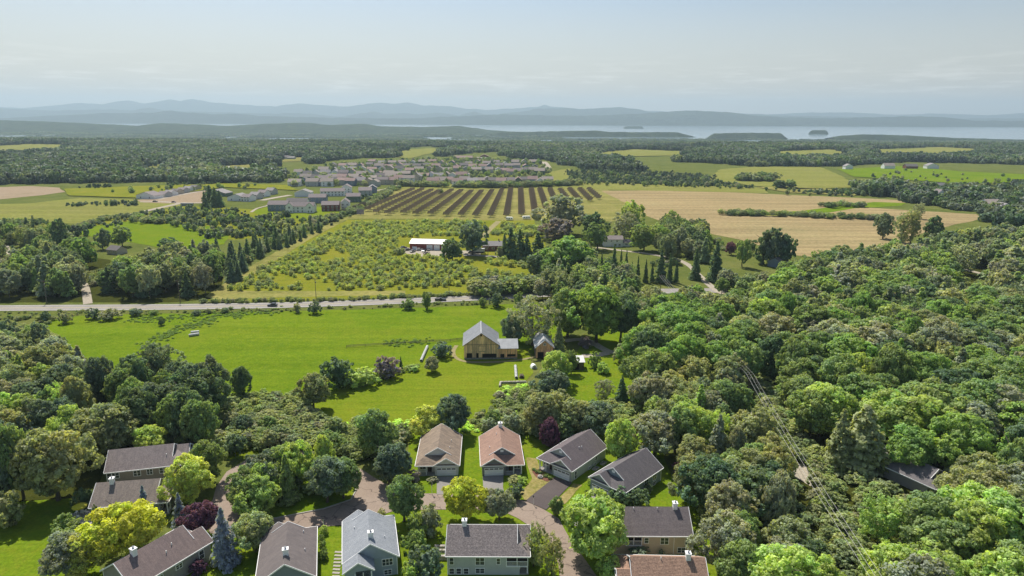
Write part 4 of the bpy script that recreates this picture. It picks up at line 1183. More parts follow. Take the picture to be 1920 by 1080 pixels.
def join_mesh(name, parts, mats):
    """parts: (mesh, Matrix, material index) -> one mesh, keeping tint"""
    me = bpy.data.meshes.new(name)
    Vs, Ls, St, Tt, Mi, Ti = [], [], [], [], [], []
    vo = lo = 0
    for src, mtx, mi in parts:
        n = len(src.vertices); co = np.empty(n * 3, np.float32); src.vertices.foreach_get('co', co)
        co = co.reshape(-1, 3) @ np.array(mtx.to_3x3()).T + np.array(mtx.translation)
        li = np.empty(len(src.loops), np.int32); src.loops.foreach_get('vertex_index', li)
        ls = np.empty(len(src.polygons), np.int32); src.polygons.foreach_get('loop_start', ls)
        tot = np.empty(len(src.polygons), np.int32); src.polygons.foreach_get('loop_total', tot)
        ti = np.ones((n, 4), np.float32)
        if 'tint' in src.attributes: b = np.empty(n * 4, np.float32); src.attributes['tint'].data.foreach_get('color', b); ti = b.reshape(-1, 4)
        Vs.append(co); Ls.append(li + vo); St.append(ls + lo); Tt.append(tot); Mi.append(np.full(len(tot), mi, np.int32)); Ti.append(ti)
        vo += n; lo += len(li)
    V = np.concatenate(Vs); L = np.concatenate(Ls); S = np.concatenate(St); Tt = np.concatenate(Tt)
    me.vertices.add(len(V)); me.loops.add(len(L)); me.polygons.add(len(S))
    me.vertices.foreach_set('co', V.astype(np.float32).ravel()); me.loops.foreach_set('vertex_index', L.astype(np.int32))
    me.polygons.foreach_set('loop_start', S.astype(np.int32)); me.polygons.foreach_set('loop_total', Tt.astype(np.int32))
    at = me.attributes.new('tint', 'FLOAT_COLOR', 'POINT'); at.data.foreach_set('color', np.concatenate(Ti).astype(np.float32).ravel())
    for m in mats: me.materials.append(m)
    me.polygons.foreach_set('material_index', np.concatenate(Mi))
    me.update(calc_edges=True)
    return me

def scatter(name, label, pts, coll, seed=0):
    """pts: (x, y, z, sx, sy, sz, rot, pick) -> one object of instanced plants"""
    me = bpy.data.meshes.new(name)
    n = len(pts)
    A = np.array(pts, np.float32)
    me.vertices.add(n)
    me.vertices.foreach_set('co', A[:, :3].ravel())
    a = me.attributes.new('sc', 'FLOAT_VECTOR', 'POINT'); a.data.foreach_set('vector', A[:, 3:6].ravel())
    a = me.attributes.new('rot', 'FLOAT_VECTOR', 'POINT'); a.data.foreach_set('vector', np.stack([A[:, 6] * 0, A[:, 6] * 0, A[:, 6]], axis=1).ravel())
    a = me.attributes.new('pick', 'INT', 'POINT'); a.data.foreach_set('value', A[:, 7].astype(np.int32))
    o = link(name, me)
    g = bpy.data.node_groups.new(name, 'GeometryNodeTree')
    g.interface.new_socket('Geometry', in_out='INPUT', socket_type='NodeSocketGeometry')
    g.interface.new_socket('Geometry', in_out='OUTPUT', socket_type='NodeSocketGeometry')
    gi = g.nodes.new('NodeGroupInput'); go = g.nodes.new('NodeGroupOutput')
    ci = g.nodes.new('GeometryNodeCollectionInfo'); ci.inputs['Collection'].default_value = coll
    ci.inputs['Separate Children'].default_value = True; ci.inputs['Reset Children'].default_value = True
    ip = g.nodes.new('GeometryNodeInstanceOnPoints'); ip.inputs['Pick Instance'].default_value = True
    def na(nm, ty):
        q = g.nodes.new('GeometryNodeInputNamedAttribute'); q.data_type = ty; q.inputs['Name'].default_value = nm
        return q.outputs['Attribute']
    g.links.new(gi.outputs[0], ip.inputs['Points']); g.links.new(ci.outputs[0], ip.inputs['Instance'])
    g.links.new(na('pick', 'INT'), ip.inputs['Instance Index'])
    g.links.new(na('rot', 'FLOAT_VECTOR'), ip.inputs['Rotation']); g.links.new(na('sc', 'FLOAT_VECTOR'), ip.inputs['Scale'])
    g.links.new(ip.outputs[0], go.inputs[0])
    md = o.modifiers.new('scatter', 'NODES'); md.node_group = g
    return tag(o, label, kind='stuff')

def tree_proto(cm, mat, lo=0.1):
    sc = Matrix.Diagonal((1, 1, 1, 1))
    return join_mesh('wood_tree', [(cm, Matrix.Translation((0, 0, 0.2)), 0), (TRUNK[0], Matrix.Diagonal((1.6, 1.6, 1.9, 1)), 1)], [mat, M['bark']])
pc_mid = proto_coll('wood_mid', [tree_proto(m, M['leaf_mix']) for m in MESH['mid'] + [quads_mesh('wood_thin', *crown_data(460, 60, 3600, 0.06, 'airy', 4), M['leaf_mix']), MESH['conm'][0]]])
far_m = dataset('far_crown', M['leaf_mix'], far_d)
pc_shrub = proto_coll('scrub', [quads_mesh('scrub_bush', d[0], d[1], d[2], d[3], M['leaf_scrub']) for d in shrub_d])
pc_weed = proto_coll('weeds', [quads_mesh('weed_tuft', *crown_data(900 + i, 12, 420, 0.16, 'dome'), M['leaf_weed']) if False else
                               quads_mesh('weed_tuft', *(lambda d: (d[0], d[1], d[2], d[3]))(crown_data(900 + i, 12, 420, 0.16, 'dome')), M['leaf_weed']) for i in range(3)])

def tp(s, k=5, wm=1.0):
    return (s[0], s[1], s[2], s[4] / 2 * wm, s[4] / 2 * wm, s[3] / 2.05, s[5] * 6.28, int(s[5] * 7919) % k)
scatter('woodland', 'rest of the broadleaf woods behind the nearest trees', [tp(s, 7) for s in REST], pc_mid)

# undergrowth in the woods and thickets
under = []
for wi, (poly, sp, hr, asp, clear, lab, grp, cols) in enumerate(WOODS):
    for s in spots(poly, 4.6, (1.6, 3.6), (1.1, 1.7), clear, zmid=0.3, seed=140 + wi):
        under.append(tp(s, 4))
THK = [([(190, 815), (280, 790), (420, 745), (560, 735), (575, 770), (640, 800), (780, 800), (770, 815), (690, 860), (640, 850), (520, 832), (420, 845), (350, 830), (200, 835)], 2.6, (1.6, 4.0)),
       ([(1395, 690), (1430, 700), (1530, 850), (1600, 960), (1680, 1100), (1600, 1100), (1540, 985), (1470, 850)], 3.0, (2.0, 4.5)),
       ([(940, 735), (985, 728), (1060, 760), (1110, 790), (1090, 825), (1000, 812), (900, 805), (880, 795)], 2.8, (1.2, 3.0)),
       ([(640, 708), (700, 690), (790, 684), (720, 712), (650, 722)], 2.2, (0.8, 1.8)),
       ([(1110, 755), (1200, 760), (1240, 800), (1150, 800)], 3.2, (2, 4)),
       ([(-20, 608), (30, 606), (90, 640), (130, 660), (60, 665), (-20, 650)], 3.0, (1.5, 3))]
for i, (poly, sp, hr) in enumerate(THK):
    for s in spots(poly, sp, hr, (1.0, 1.6), [C_PAD, C_ROAD], zmid=0.4, seed=240 + i):
        under.append(tp(s, 4))
# roadside scrub
for s in spots([(0, 584), (300, 583), (640, 576), (1000, 560), (1000, 566), (640, 583), (300, 590), (0, 592)], 2.6, (0.5, 1.6), (1.1, 1.8), [], base=True, seed=301):
    if s[5] < 0.55: under.append(tp(s, 4))
for s in spots([(380, 566), (640, 562), (900, 550), (1000, 545), (1000, 551), (800, 559), (640, 565), (380, 570)], 2.4, (1.0, 2.6), (1.0, 1.6), [], base=True, seed=302):
    under.append(tp(s, 4))
scatter('thicket', 'dense undergrowth and brush along the woods', under, pc_shrub)

weeds = []
for i, (poly, sp) in enumerate([([(560, 830), (620, 795), (760, 790), (880, 795), (900, 812), (780, 815), (720, 835), (640, 850)], 1.7),
                                ([(938, 728), (985, 722), (1010, 740), (1030, 800), (950, 815), (900, 800), (935, 770)], 1.7)]):
    for s in spots(poly, sp, (0.5, 1.3), (1.3, 2.2), [], base=True, seed=350 + i):
        weeds.append(tp(s, 3))
scatter('tall_weeds', 'tall bright weeds on the banks behind the houses', weeds, pc_weed)

# taller reedy grass along the wet swale in the meadow
pc_reed = proto_coll('reeds', [quads_mesh('reed_tuft', *crown_data(950 + i, 12, 380, 0.15, 'dome'), leaf_mat('leaf_reed', 'random', [(0.0, (0.040, 0.075, 0.004)), (1.0, (0.06, 0.10, 0.006))])) for i in range(2)])
reed = []
rr_ = random.Random(12)
for a_, b_, w_, n_ in [((286, 640), (335, 617), 4.5, 90), ((335, 617), (400, 600), 4.0, 110), ((240, 600), (420, 592), 3.5, 150), ((420, 592), (520, 584), 3.0, 90), ((720, 643), (800, 641), 3.0, 60)]:
    A_, B_ = gp(*a_), gp(*b_)
    for _ in range(n_):
        q = A_.lerp(B_, rr_.random())
        h = rr_.uniform(0.25, 0.6)
        reed.append((q.x + rr_.gauss(0, w_ * 0.5), q.y + rr_.gauss(0, w_), 0.02, h * 1.3, h * 1.3, h / 2, rr_.random() * 6, rr_.randrange(2)))
scatter('reeds', 'darker reedy grass along the wet swale in the meadow', reed, pc_reed)

# orchard: rows of small rounded trees
ORCH = [(430, 545), (470, 515), (560, 470), (660, 418), (960, 414), (1010, 420), (1030, 440), (940, 446), (930, 480), (1000, 492), (1000, 520), (900, 535), (760, 543), (640, 545)]
C_YARD = [(748, 445), (950, 440), (1000, 486), (870, 492), (770, 478), (745, 470)]
C_TRK = [(880, 448), (905, 420), (945, 412), (940, 430), (905, 450)]
orch = []
rg = random.Random(77)
U = Vector((math.cos(D2R(64)), math.sin(D2R(64)))); Vv = Vector((-U.y, U.x))
o0 = gp(640, 500).to_2d()
for i in range(-70, 70):
    for j in range(-45, 45):
        q = o0 + Vv * (i * 4.6 + rg.uniform(-0.8, 0.8)) + U * (j * 4.4 + rg.uniform(-1.7, 1.7))
        px = pj((q.x, q.y, 0))
        if not inpoly(px[0], px[1], ORCH) or inpoly(px[0], px[1], C_YARD) or inpoly(px[0], px[1], C_TRK): continue
        dn = noise.noise(Vector((q.x / 38, q.y / 38, 2.2))) + 0.25 * noise.noise(Vector((q.x / 9, q.y / 9, 8)))
        if dn < -0.34 or rg.random() < 0.12: continue
        h = rg.uniform(1.5, 3.6) * (1.35 if rg.random() < 0.12 else 1)
        orch.append((q.x, q.y, 0.0, h, h * rg.uniform(0.95, 1.35), rg.random()))
orch.sort(key=lambda s: -s[3] * s[4] / depth(s[:3]) ** 2)
NO = 240
ocol = ['o', 'l', 'k', 'g', 'v']
for s in orch[:NO]:
    c = (0.135, 0.165, 0.036) if s[5] < 0.6 else (0.105, 0.13, 0.045)
    qx, qy = pj(s[:3])
    wh = 'near the road' if qy > 535 else 'behind the front rows' if qy > 515 else 'in the middle' if qy > 490 else 'at the back'
    wx = 'far left' if qx < 600 else 'left' if qx < 720 else 'right' if qx < 850 else 'far right'
    make_shrub('orchard_bush', s[:3], s[3], s[4], c, '%s %s orchard bush %s on the %s of the orchard' % ('large' if s[3] > 3.2 else 'medium' if s[3] > 2.6 else 'small', 'yellow green' if s[5] < 0.6 else 'grey green', wh, wx), 'bush', 'orchard bushes')
pc_orch = proto_coll('orchard', [quads_mesh('orchard_bush', d[0], d[1], d[2], d[3], M['leaf_orchard']) for d in shrub_d])
scatter('orchard_growth', 'farther bushes of the old orchard', [(s[0], s[1], s[2] - 0.1 * s[3], s[4] / 2, s[4] / 2, s[3] / 2 * 1.1, s[5] * 6.28, int(s[5] * 7919) % 4) for s in orch[NO:]], pc_orch)

# spruces one can tell apart
SPR = []
rg = random.Random(5)
for k_, (x, yt, yb, w) in enumerate([(1127, 478, 528, 13), (1150, 462, 528, 15), (1163, 470, 526, 11), (1173, 470, 526, 12), (1195, 482, 530, 10), (1210, 488, 530, 10), (1222, 490, 530, 9), (1238, 470, 530, 22), (1255, 478, 530, 12), (1267, 488, 530, 10), (1184, 492, 528, 9), (1140, 486, 528, 10)]):
    SPR.append((x, yt, yb, w, '%s slim dark spruce from the left in the row before the farmhouse meadow' % ['first', 'third', 'fourth', 'fifth', 'seventh', 'eighth', 'ninth', 'tenth', 'eleventh', 'last', 'sixth', 'second'][k_], 'spruce row before the farmhouse meadow', 'd'))
for k_, (x, yt, yb, w) in enumerate([(958, 427, 487, 30), (974, 431, 488, 28), (988, 440, 489, 22), (1008, 437, 490, 34), (946, 440, 486, 18)]):
    SPR.append((x, yt, yb, w, '%s dark spruce from the left in the clump by the brick house' % ['second', 'third', 'fourth', 'last', 'first'][k_], 'spruce clump by the brick house', 'd'))
for i in range(34):
    t = i / 33
    x = 452 + 150 * t + rg.uniform(-5, 5); yb = 492 - 66 * t + rg.uniform(-8, 8)
    hp = rg.uniform(26, 44) * (1 - 0.45 * t)
    SPR.append((x, yb - hp, yb, hp * 0.42, '%s dark spruce in the %s of the belt left of the orchard' % ('tall' if hp * (1 / (1 - 0.45 * t)) > 35 else 'short', ['lower end', 'lower half', 'upper half', 'upper end'][min(3, int(t * 4))]), 'spruce belt left of the orchard', 'd' if rg.random() < 0.7 else 'n'))
for i in range(16):
    x = rg.uniform(380, 460); yb = rg.uniform(470, 530)
    hp = rg.uniform(26, 44)
    SPR.append((x, yb - hp, yb, hp * 0.5, 'dark spruce among the trees at the belt foot', 'spruces at the belt foot', 'n'))
for x, yb in [(140, 540), (268, 556), (290, 552), (352, 556), (205, 548)]:
    SPR.append((x, yb - 46, yb, 24, 'dark spruce in the roadside woods', 'spruces in the roadside woods', 'd'))
for x, yt, yb, w in [(395, 348, 385, 22), (404, 352, 388, 20), (385, 360, 392, 16), (413, 358, 388, 16)]:
    SPR.append((x, yt, yb, w, 'dark tree in the clump beside the green townhouse', 'dark clump by the green townhouse', 'd'))
for x, yt, yb, w, lab, grp, c in SPR:
    p = gp(x, yb); h = solve_h(p, yt)
    make_tree('spruce_tree', p, h, w * 1.2 * depth(p) / FPX, 'c', c, lab, 'tree', grp)

# ---- middle distance woods and scrub (stuff beyond the counted trees)
C_FIELDS = [
 [(640, 411), (690, 388), (742, 346), (1120, 343), (1430, 354), (1560, 369), (1700, 376), (1840, 404), (1842, 412), (1750, 430), (1700, 462), (1540, 480), (1480, 474), (1390, 448), (1240, 408), (1150, 412), (1030, 410), (960, 412)],
 [(-40, 384), (60, 381), (150, 371), (330, 377), (390, 360), (250, 352), (130, 365), (110, 352), (-40, 350), (-40, 412), (60, 414), (150, 420), (260, 398), (380, 384)],
 [(252, 352), (370, 348), (385, 350), (500, 350), (545, 345), (700, 345), (735, 350), (705, 362), (660, 392), (600, 402), (500, 400), (470, 398), (400, 384), (255, 384)],
 [(540, 345), (535, 330), (600, 312), (700, 300), (790, 300), (845, 296), (850, 290), (920, 290), (985, 300), (1030, 305), (1035, 318), (1075, 318), (1075, 345), (960, 348), (700, 350)],
 [(1335, 338), (1350, 320), (1430, 312), (1540, 315), (1580, 332), (1605, 350), (1480, 353), (1420, 348)],
 [(1580, 322), (1700, 316), (1800, 324), (1900, 332), (1900, 340), (1800, 340), (1700, 334)],
 [(145, 430), (200, 421), (260, 414), (400, 428), (425, 440), (415, 456), (330, 465), (250, 452)],
] + [f[0] for f in FARF]
def frame_clump(seed, ntree, span, hr, per, leaf):
    rng = np.random.default_rng(seed)
    Cs, Ns, Ss, Ts, Tr = [], [], [], [], []
    done = []
    for i in range(ntree):
        for _ in range(20):
            x, y = rng.uniform(-span, span, 2)
            if x * x + y * y < span * span and all((x - a) ** 2 + (y - b) ** 2 > 16 for a, b in done): break
        done.append((x, y))
        h = rng.uniform(*hr); w = h * rng.uniform(0.35, 0.5)
        if rng.random() < 0.14:
            d = conifer_data(seed * 77 + i, 6, per, leaf * 1.1); w *= 0.65; h *= 1.1; tcol = 0.0; tm = 0.62
        else:
            d = crown_data(seed * 99 + i, 9, per, leaf, 'round'); tcol = rng.random(); tm = 1.0
        C = d[0] * np.array([w, w, h / 2]) + np.array([x, y, 0.0])
        Cs.append(C); Ns.append(d[1]); Ss.append(d[2] * (w + h / 2) / 2); Ts.append(d[3] * tm); Tr.append(np.full(len(C), tcol))
    return quads_mesh('forest_clump', np.concatenate(Cs), np.concatenate(Ns), np.concatenate(Ss), np.concatenate(Ts), M['leaf_clump'], np.concatenate(Tr))
pc_clump = proto_coll('forest_clumps', [frame_clump(20 + i, 16, 17, (8, 14), 150, 0.30) for i in range(6)])
pc_scrubc = proto_coll('scrub_clumps', [frame_clump(60 + i, 14, 17, (1.8, 5.0), 110, 0.34) for i in range(4)])

def clumps(name, label, poly, spacing, coll, k, hz, seed, keep=1.0, sc=(0.85, 1.2), clear=False):
    pts = []
    for s in spots(poly, spacing, (hz, hz), (1, 1), C_FIELDS, zmid=0.4, seed=seed):
        if s[5] > keep: continue
        if clear and noise.noise(Vector((s[0] / 300, s[1] / 520, 6.6))) + 0.4 * noise.noise(Vector((s[0] / 110, s[1] / 200, 1.6))) > 0.37: continue
        f = sc[0] + (sc[1] - sc[0]) * ((s[5] * 37) % 1)
        pts.append((s[0], s[1], s[2] - 0.4, f, f, f * (0.85 + 0.35 * ((s[5] * 91) % 1)), s[5] * 6.28 * 5, int(s[5] * 7919) % k))
    return scatter(name, label, pts, coll)
# belts of wood, near to far
clumps('distant_forest', 'forest belts covering the plain up to the lake', [(-200, 342), (200, 336), (520, 338), (545, 325), (600, 308), (720, 298), (860, 288), (1040, 298), (1080, 312), (1320, 322), (1420, 308), (1560, 308), (1700, 300), (2120, 310), (2120, 265), (1560, 264), (1500, 263), (1060, 262), (1040, 256), (960, 254), (600, 248), (-200, 243)], 26, pc_clump, 6, 11, 501, clear=True)
clumps('distant_woods', 'mixed woods at right behind the hay field', [(1600, 342), (1700, 345), (1800, 345), (2100, 335), (2100, 460), (1900, 425), (1850, 415), (1800, 395), (1700, 372), (1640, 362)], 24, pc_clump, 6, 10, 502, 0.92, (0.6, 1.0))
clumps('distant_scrub', 'scrubby bushes between village and hay field', [(1060, 345), (1075, 318), (1320, 326), (1420, 350), (1600, 352), (1640, 364), (1480, 364), (1300, 356)], 22, pc_scrubc, 4, 4, 503, 0.9)
clumps('distant_scrub', 'scrub around the left fields and townhouses', [(-60, 350), (120, 352), (260, 346), (400, 342), (540, 346), (640, 350), (720, 360), (680, 392), (640, 405), (540, 440), (430, 445), (260, 415), (140, 440), (-60, 430)], 21, pc_scrubc, 4, 4, 504, 0.8)
# hedge in the hay field and behind the solar field
hed = []
rg = random.Random(9)
def hedge_line(pix, w, hr, n):
    W_ = [gp(*p) for p in pix]
    L = [(a - b).length for a, b in zip(W_, W_[1:])]
    tot = sum(L)
    for i in range(n):
        u = rg.random() * tot
        for a, b, l in zip(W_, W_[1:], L):
            if u <= l: break
            u -= l
        q = a.lerp(b, u / l)
        h = rg.uniform(*hr)
        X, Y = q.x + rg.uniform(-w, w), q.y + rg.uniform(-w, w)
        hed.append((X, Y, T(X, Y) - 0.1, h * 0.65, h * 0.65, h / 2, rg.random() * 6, rg.randrange(4)))
hedge_line([(1362, 403), (1450, 404), (1540, 408), (1660, 412)], 7, (2.5, 6), 150)
hedge_line([(1545, 389), (1580, 386), (1606, 388)], 8, (3, 7), 26)
hedge_line([(645, 406), (690, 385), (720, 366), (750, 350)], 6, (2.5, 6), 130)
hedge_line([(760, 349), (840, 351), (960, 352), (1060, 348), (1085, 346)], 6, (4, 9), 170)
hedge_line([(425, 505), (470, 480), (540, 445), (640, 405)], 5, (2.5, 6), 110)
hedge_line([(1388, 339), (1415, 340), (1447, 338)], 12, (8, 13), 40)
hedge_line([(1458, 352), (1480, 352)], 6, (8, 11), 10)
hedge_line([(145, 430), (170, 420), (203, 410)], 2.5, (3, 4), 60)
hedge_line([(205, 412), (240, 409), (270, 415), (300, 418)], 5, (3, 6), 40)
hedge_line([(-20, 424), (40, 424), (80, 420)], 5, (4, 7), 40)
hedge_line([(1230, 500), (1300, 450), (1420, 470)], 10, (2, 4), 40)
hedge_line([(900, 552), (940, 549), (1010, 543)], 5, (5, 9), 50)
hedge_line([(0, 600), (60, 598), (90, 606)], 3, (1.0, 2.2), 20)
hedge_line([(1355, 470), (1400, 462), (1440, 490), (1400, 500)], 6, (1.2, 3), 40)
hedge_line([(930, 430), (990, 425), (1030, 440), (960, 445)], 7, (1.5, 3.5), 60)
pc_hedge = proto_coll('hedge', [quads_mesh('hedge_bush', d[0], d[1], d[2], d[3], M['leaf_mix']) for d in shrub_d])
scatter('hedgerows', 'hedges and field margin bushes beyond the road', hed, pc_hedge)
# ---------------------------------------------------------------- houses
def hmats(tagname, roof, wall, stain=0.2, speck=0.28):
    return shingle(tagname + '_shingles', tuple(x * 1.12 for x in roof), stain, speck), siding(tagname + '_siding', tuple(min(0.85, x * 1.45) for x in wall))

_wm = {}
def window(parent, p, ax, w, h, nmul=1, name='window'):
    """a window on a wall: white frame proud of the wall, dark pane, mullions; ax is the outward direction 'F','B','L','R'"""
    key = (round(w, 2), round(h, 2), nmul)
    if key not in _wm:
        f = MB()
        t = 0.11
        f.box(-w / 2 - t, w / 2 + t, -0.07, 0.02, -h / 2 - t, -h / 2); f.box(-w / 2 - t, w / 2 + t, -0.07, 0.02, h / 2, h / 2 + t)
        f.box(-w / 2 - t, -w / 2, -0.07, 0.02, -h / 2, h / 2); f.box(w / 2, w / 2 + t, -0.07, 0.02, -h / 2, h / 2)
        for k in range(1, nmul):
            x = -w / 2 + w * k / nmul
            f.box(x - 0.05, x + 0.05, -0.06, 0.02, -h / 2, h / 2)
        f.box(-w / 2, w / 2, -0.055, 0.015, -0.03, 0.03)
        g = MB().box(-w / 2, w / 2, -0.035, 0.01, -h / 2, h / 2)
        _wm[key] = (f.mesh('window_frame', M['white']), g.mesh('window_pane', M['glass']))
    rz = {'F': 0, 'B': math.pi, 'L': -math.pi / 2, 'R': math.pi / 2}[ax]
    o = link(name, _wm[key][0], parent, p, rz)
    link('pane', _wm[key][1], o)
    return o

def chimney(parent, x, y, zb, zt):
    b = MB().box(x - 0.5, x + 0.5, y - 0.45, y + 0.45, zb, zt).box(x - 0.6, x + 0.6, y - 0.55, y + 0.55, zt, zt + 0.15)
    c = b.build('chimney', M['white'], parent)
    MB().cone((x, y, zt + 0.15), (x, y, zt + 0.5), 0.17, 0.17, 8).cone((x, y, zt + 0.5), (x, y, zt + 0.62), 0.28, 0.05, 8).build('flue', M['grey_metal'], c)

def house(label, X, Y, yaw, w, d, ze, rise, mats, gside=1, chim=None, bumpside=0, bump=3.2, garage=True, wins=(), base=-0.3, vents=((0.25, 0.3), (0.3, -0.1)), gset=2.5, gab=0.40, cupola=True, posts=True):
    """front gabled house: ridge along local y, front towards -y; Dutch gable, garage gable, porch"""
    rf, sd = mats
    H = empty('house', (X, Y, 0), D2R(yaw))
    tag(H, label, 'house')
    hw, hd = w / 2, d / 2
    zr = ze + rise
    sl = rise / hw
    yg = -hd + gset
    zs = ze + rise * gab
    xs = hw * (1 - gab)
    ov = 0.45
    th = 0.20
    # walls
    wl = MB()
    x0, x1 = -hw + ov, hw - ov
    yfr = -hd + 2.1                                     # recessed front wall behind the porch
    yb = hd - 0.35
    zw = ze - 0.05
    zt = zr - sl * ov * 0.2 - th - 0.02
    wl.box(x0, x1, yfr, yb, base, ze - 0.06)
    wl.prism([(x0 + 0.05, yb - 0.02, ze - 0.06), (x1 - 0.05, yb - 0.02, ze - 0.06), (0, yb - 0.02, zr - th - 0.12)], (0, -0.25, 0))      # rear gable
    gx = gside * (hw - 3.45)
    gw = 6.0
    if garage:
        wl.box(gx - gw / 2, gx + gw / 2, -hd + 0.42, yfr, base, ze - 0.06)
        ga = gw / 2 * sl
        wl.prism([(gx - gw / 2 + 0.02, -hd + 0.40, ze - 0.06), (gx + gw / 2 - 0.02, -hd + 0.40, ze - 0.06), (gx, -hd + 0.40, ze + ga - 0.16)], (0, 0.2, 0))
    wl.build('wall', sd, H)
    # gable face of the Dutch gable
    MB().prism([(-xs + 0.15, yg + 0.22, zs - 0.1), (xs - 0.15, yg + 0.22, zs - 0.1), (0, yg + 0.22, zr - 0.25)], (0, 0.15, 0)).build('gable', sd, H)
    if cupola:
        MB().box(-0.42, 0.42, yg + 0.12, yg + 0.21, zs + (zr - zs) * 0.34, zs + (zr - zs) * 0.62).build('gable_vent', M['white'], H)
    # roof
    r = MB()
    dn = (0, 0, -th)
    r.prism([(-hw, -hd, ze), (-xs, yg, zs), (0, yg, zr), (0, hd, zr), (-hw, hd, ze)], dn)
    r.prism([(hw, -hd, ze), (hw, hd, ze), (0, hd, zr), (0, yg, zr), (xs, yg, zs)], dn)
    r.prism([(-hw, -hd, ze), (hw, -hd, ze), (xs, yg, zs), (-xs, yg, zs)], dn)
    if garage:
        gz = ze + 0.03
        gwh = gw / 2 + 0.35
        ga2 = gz + gwh * sl * 0.98
        yend = yg + 0.9
        r.prism([(gx - gwh, -hd - 0.12, gz), (gx, -hd - 0.12, ga2), (gx, yend, ga2), (gx - gwh, yend, gz)], dn)
        r.prism([(gx + gwh, -hd - 0.12, gz), (gx + gwh, yend, gz), (gx, yend, ga2), (gx, -hd - 0.12, ga2)], dn)
    if bumpside:
        bx0, bx1 = (0.0, hw) if bumpside > 0 else (-hw, 0.0)
        bx0 -= 0.6 if bumpside > 0 else 0; bx1 += 0.6 if bumpside < 0 else 0
        bm_ = (bx0 + bx1) / 2
        bz = ze + (bx1 - bx0) / 2 * sl
        r.prism([(bx0, hd - 3.5, ze + 0.02), (bx0, hd + bump, ze + 0.02), (bm_, hd + bump, bz), (bm_, hd - 3.5, bz)], dn)
        r.prism([(bx1, hd - 3.5, ze + 0.02), (bm_, hd - 3.5, bz), (bm_, hd + bump, bz), (bx1, hd + bump, ze + 0.02)], dn)
        bw = MB().box(bx0 + 0.42, bx1 - 0.42, yb, hd + bump - 0.4, base, ze - 0.06)
        bw.prism([(bx0 + 0.45, hd + bump - 0.42, ze - 0.06), (bx1 - 0.45, hd + bump - 0.42, ze - 0.06), (bm_, hd + bump - 0.42, bz - th - 0.1)], (0, -0.2, 0))
        bw.build('rear_bay', sd, H)
        rb = MB()
        rb.bar((bx0, hd + bump + 0.06, ze - 0.1), (bm_, hd + bump + 0.06, bz - 0.1), 0.1, 0.26).bar((bx1, hd + bump + 0.06, ze - 0.1), (bm_, hd + bump + 0.06, bz - 0.1), 0.1, 0.26)
        rb.build('rake_board', M['white'], H)
    R_ = r.build('roof', rf, H)
    for vx, vy in vents:
        xx = vx * hw * 2 * 0.9; yy = vy * d
        zz = zr - abs(xx) * sl
        MB().cone((xx, yy, zz - 0.1), (xx, yy, zz + 0.45), 0.09, 0.09, 8).build('vent_pipe', M['white'], R_)
    # white trim
    f = MB()
    for s in (-1, 1):
        f.bar((s * (hw + 0.05), -hd, ze - 0.12), (s * (hw + 0.05), hd, ze - 0.12), 0.1, 0.24)
        f.bar((s * hw, hd + 0.05, ze - 0.12), (0, hd + 0.05, zr - 0.12), 0.1, 0.26)
        f.bar((s * xs, yg - 0.05, zs + 0.0), (0, yg - 0.05, zr - 0.1), 0.1, 0.22)
        if garage: f.bar((gx + s * gwh, -hd - 0.17, gz - 0.1), (gx, -hd - 0.17, ga2 - 0.1), 0.1, 0.24)
    f.bar((-hw, -hd - 0.05, ze - 0.12), (hw, -hd - 0.05, ze - 0.12), 0.1, 0.22)
    f.build('fascia', M['white'], H)
    cb = MB()
    for x in (x0, x1):
        cb.box(x - 0.07, x + 0.07, yb - 0.12, yb + 0.04, base, ze - 0.1)
    cb.build('corner_board', M['white'], H)
    if garage:
        g = MB().box(gx - 2.45, gx + 2.45, -hd + 0.32, -hd + 0.40, 0.02, 2.3)
        gd = g.build('garage_door', M['white'], H)
        for k in range(4):
            xx = gx - 1.84 + 1.225 * k
            MB().box(xx - 0.5, xx + 0.5, -hd + 0.29, -hd + 0.318, 1.82, 2.12).build('pane', M['glass'], gd)
        gl = MB()
        for k in range(1, 4): gl.box(gx - 2.45, gx + 2.45, -hd + 0.305, -hd + 0.319, 0.575 * k - 0.015, 0.575 * k + 0.015)
        gl.build('panel_groove', M['concrete'], gd)
        # porch
        px = -gside * (hw - 0.75)
        ix = gx - gside * (gw / 2 + 0.12)
        if posts:
            for xx in (px, (px + ix) / 2):
                MB().box(xx - 0.11, xx + 0.11, -hd + 0.45, -hd + 0.67, 0.25, ze - 0.12).build('porch_post', M['white'], H)
            a, b = sorted((px, ix))
            MB().box(a - 0.2, b, -hd + 0.3, yfr, -0.1, 0.28).build('porch_floor', M['concrete'], H)
            rl = MB().box(a, (a + b) / 2, -hd + 0.53, -hd + 0.59, 1.05, 1.13)
            for k in range(9):
                xx = a + (b - a) / 2 * k / 8
                rl.box(xx - 0.02, xx + 0.02, -hd + 0.54, -hd + 0.58, 0.28, 1.05)
            rl.build('porch_railing', M['white'], H)
        MB().box(ix - gside * 1.3 - 0.5, ix - gside * 1.3 + 0.5, yfr - 0.06, yfr + 0.02, 0.28, 2.4).build('front_door', plain('door_dark', (0.05, 0.035, 0.03), 0.5), H)
        window(H, (px + gside * 1.0, yfr - 0.02, 1.7), 'F', 1.5, 1.2, 2)
    if chim: chimney(H, chim[0], chim[1], zr - 1.2, zr + 0.95)
    for ax, u, z, ww, hh, nm in wins:
        p = {'L': (x0 - 0.02, u, z), 'R': (x1 + 0.02, u, z), 'B': (u, yb + 0.02, z), 'F': (u, yfr - 0.02, z), 'C': (u, hd + bump - 0.38, z)}[ax]
        window(H, p, 'B' if ax == 'C' else ax, ww, hh, nm)
    return H

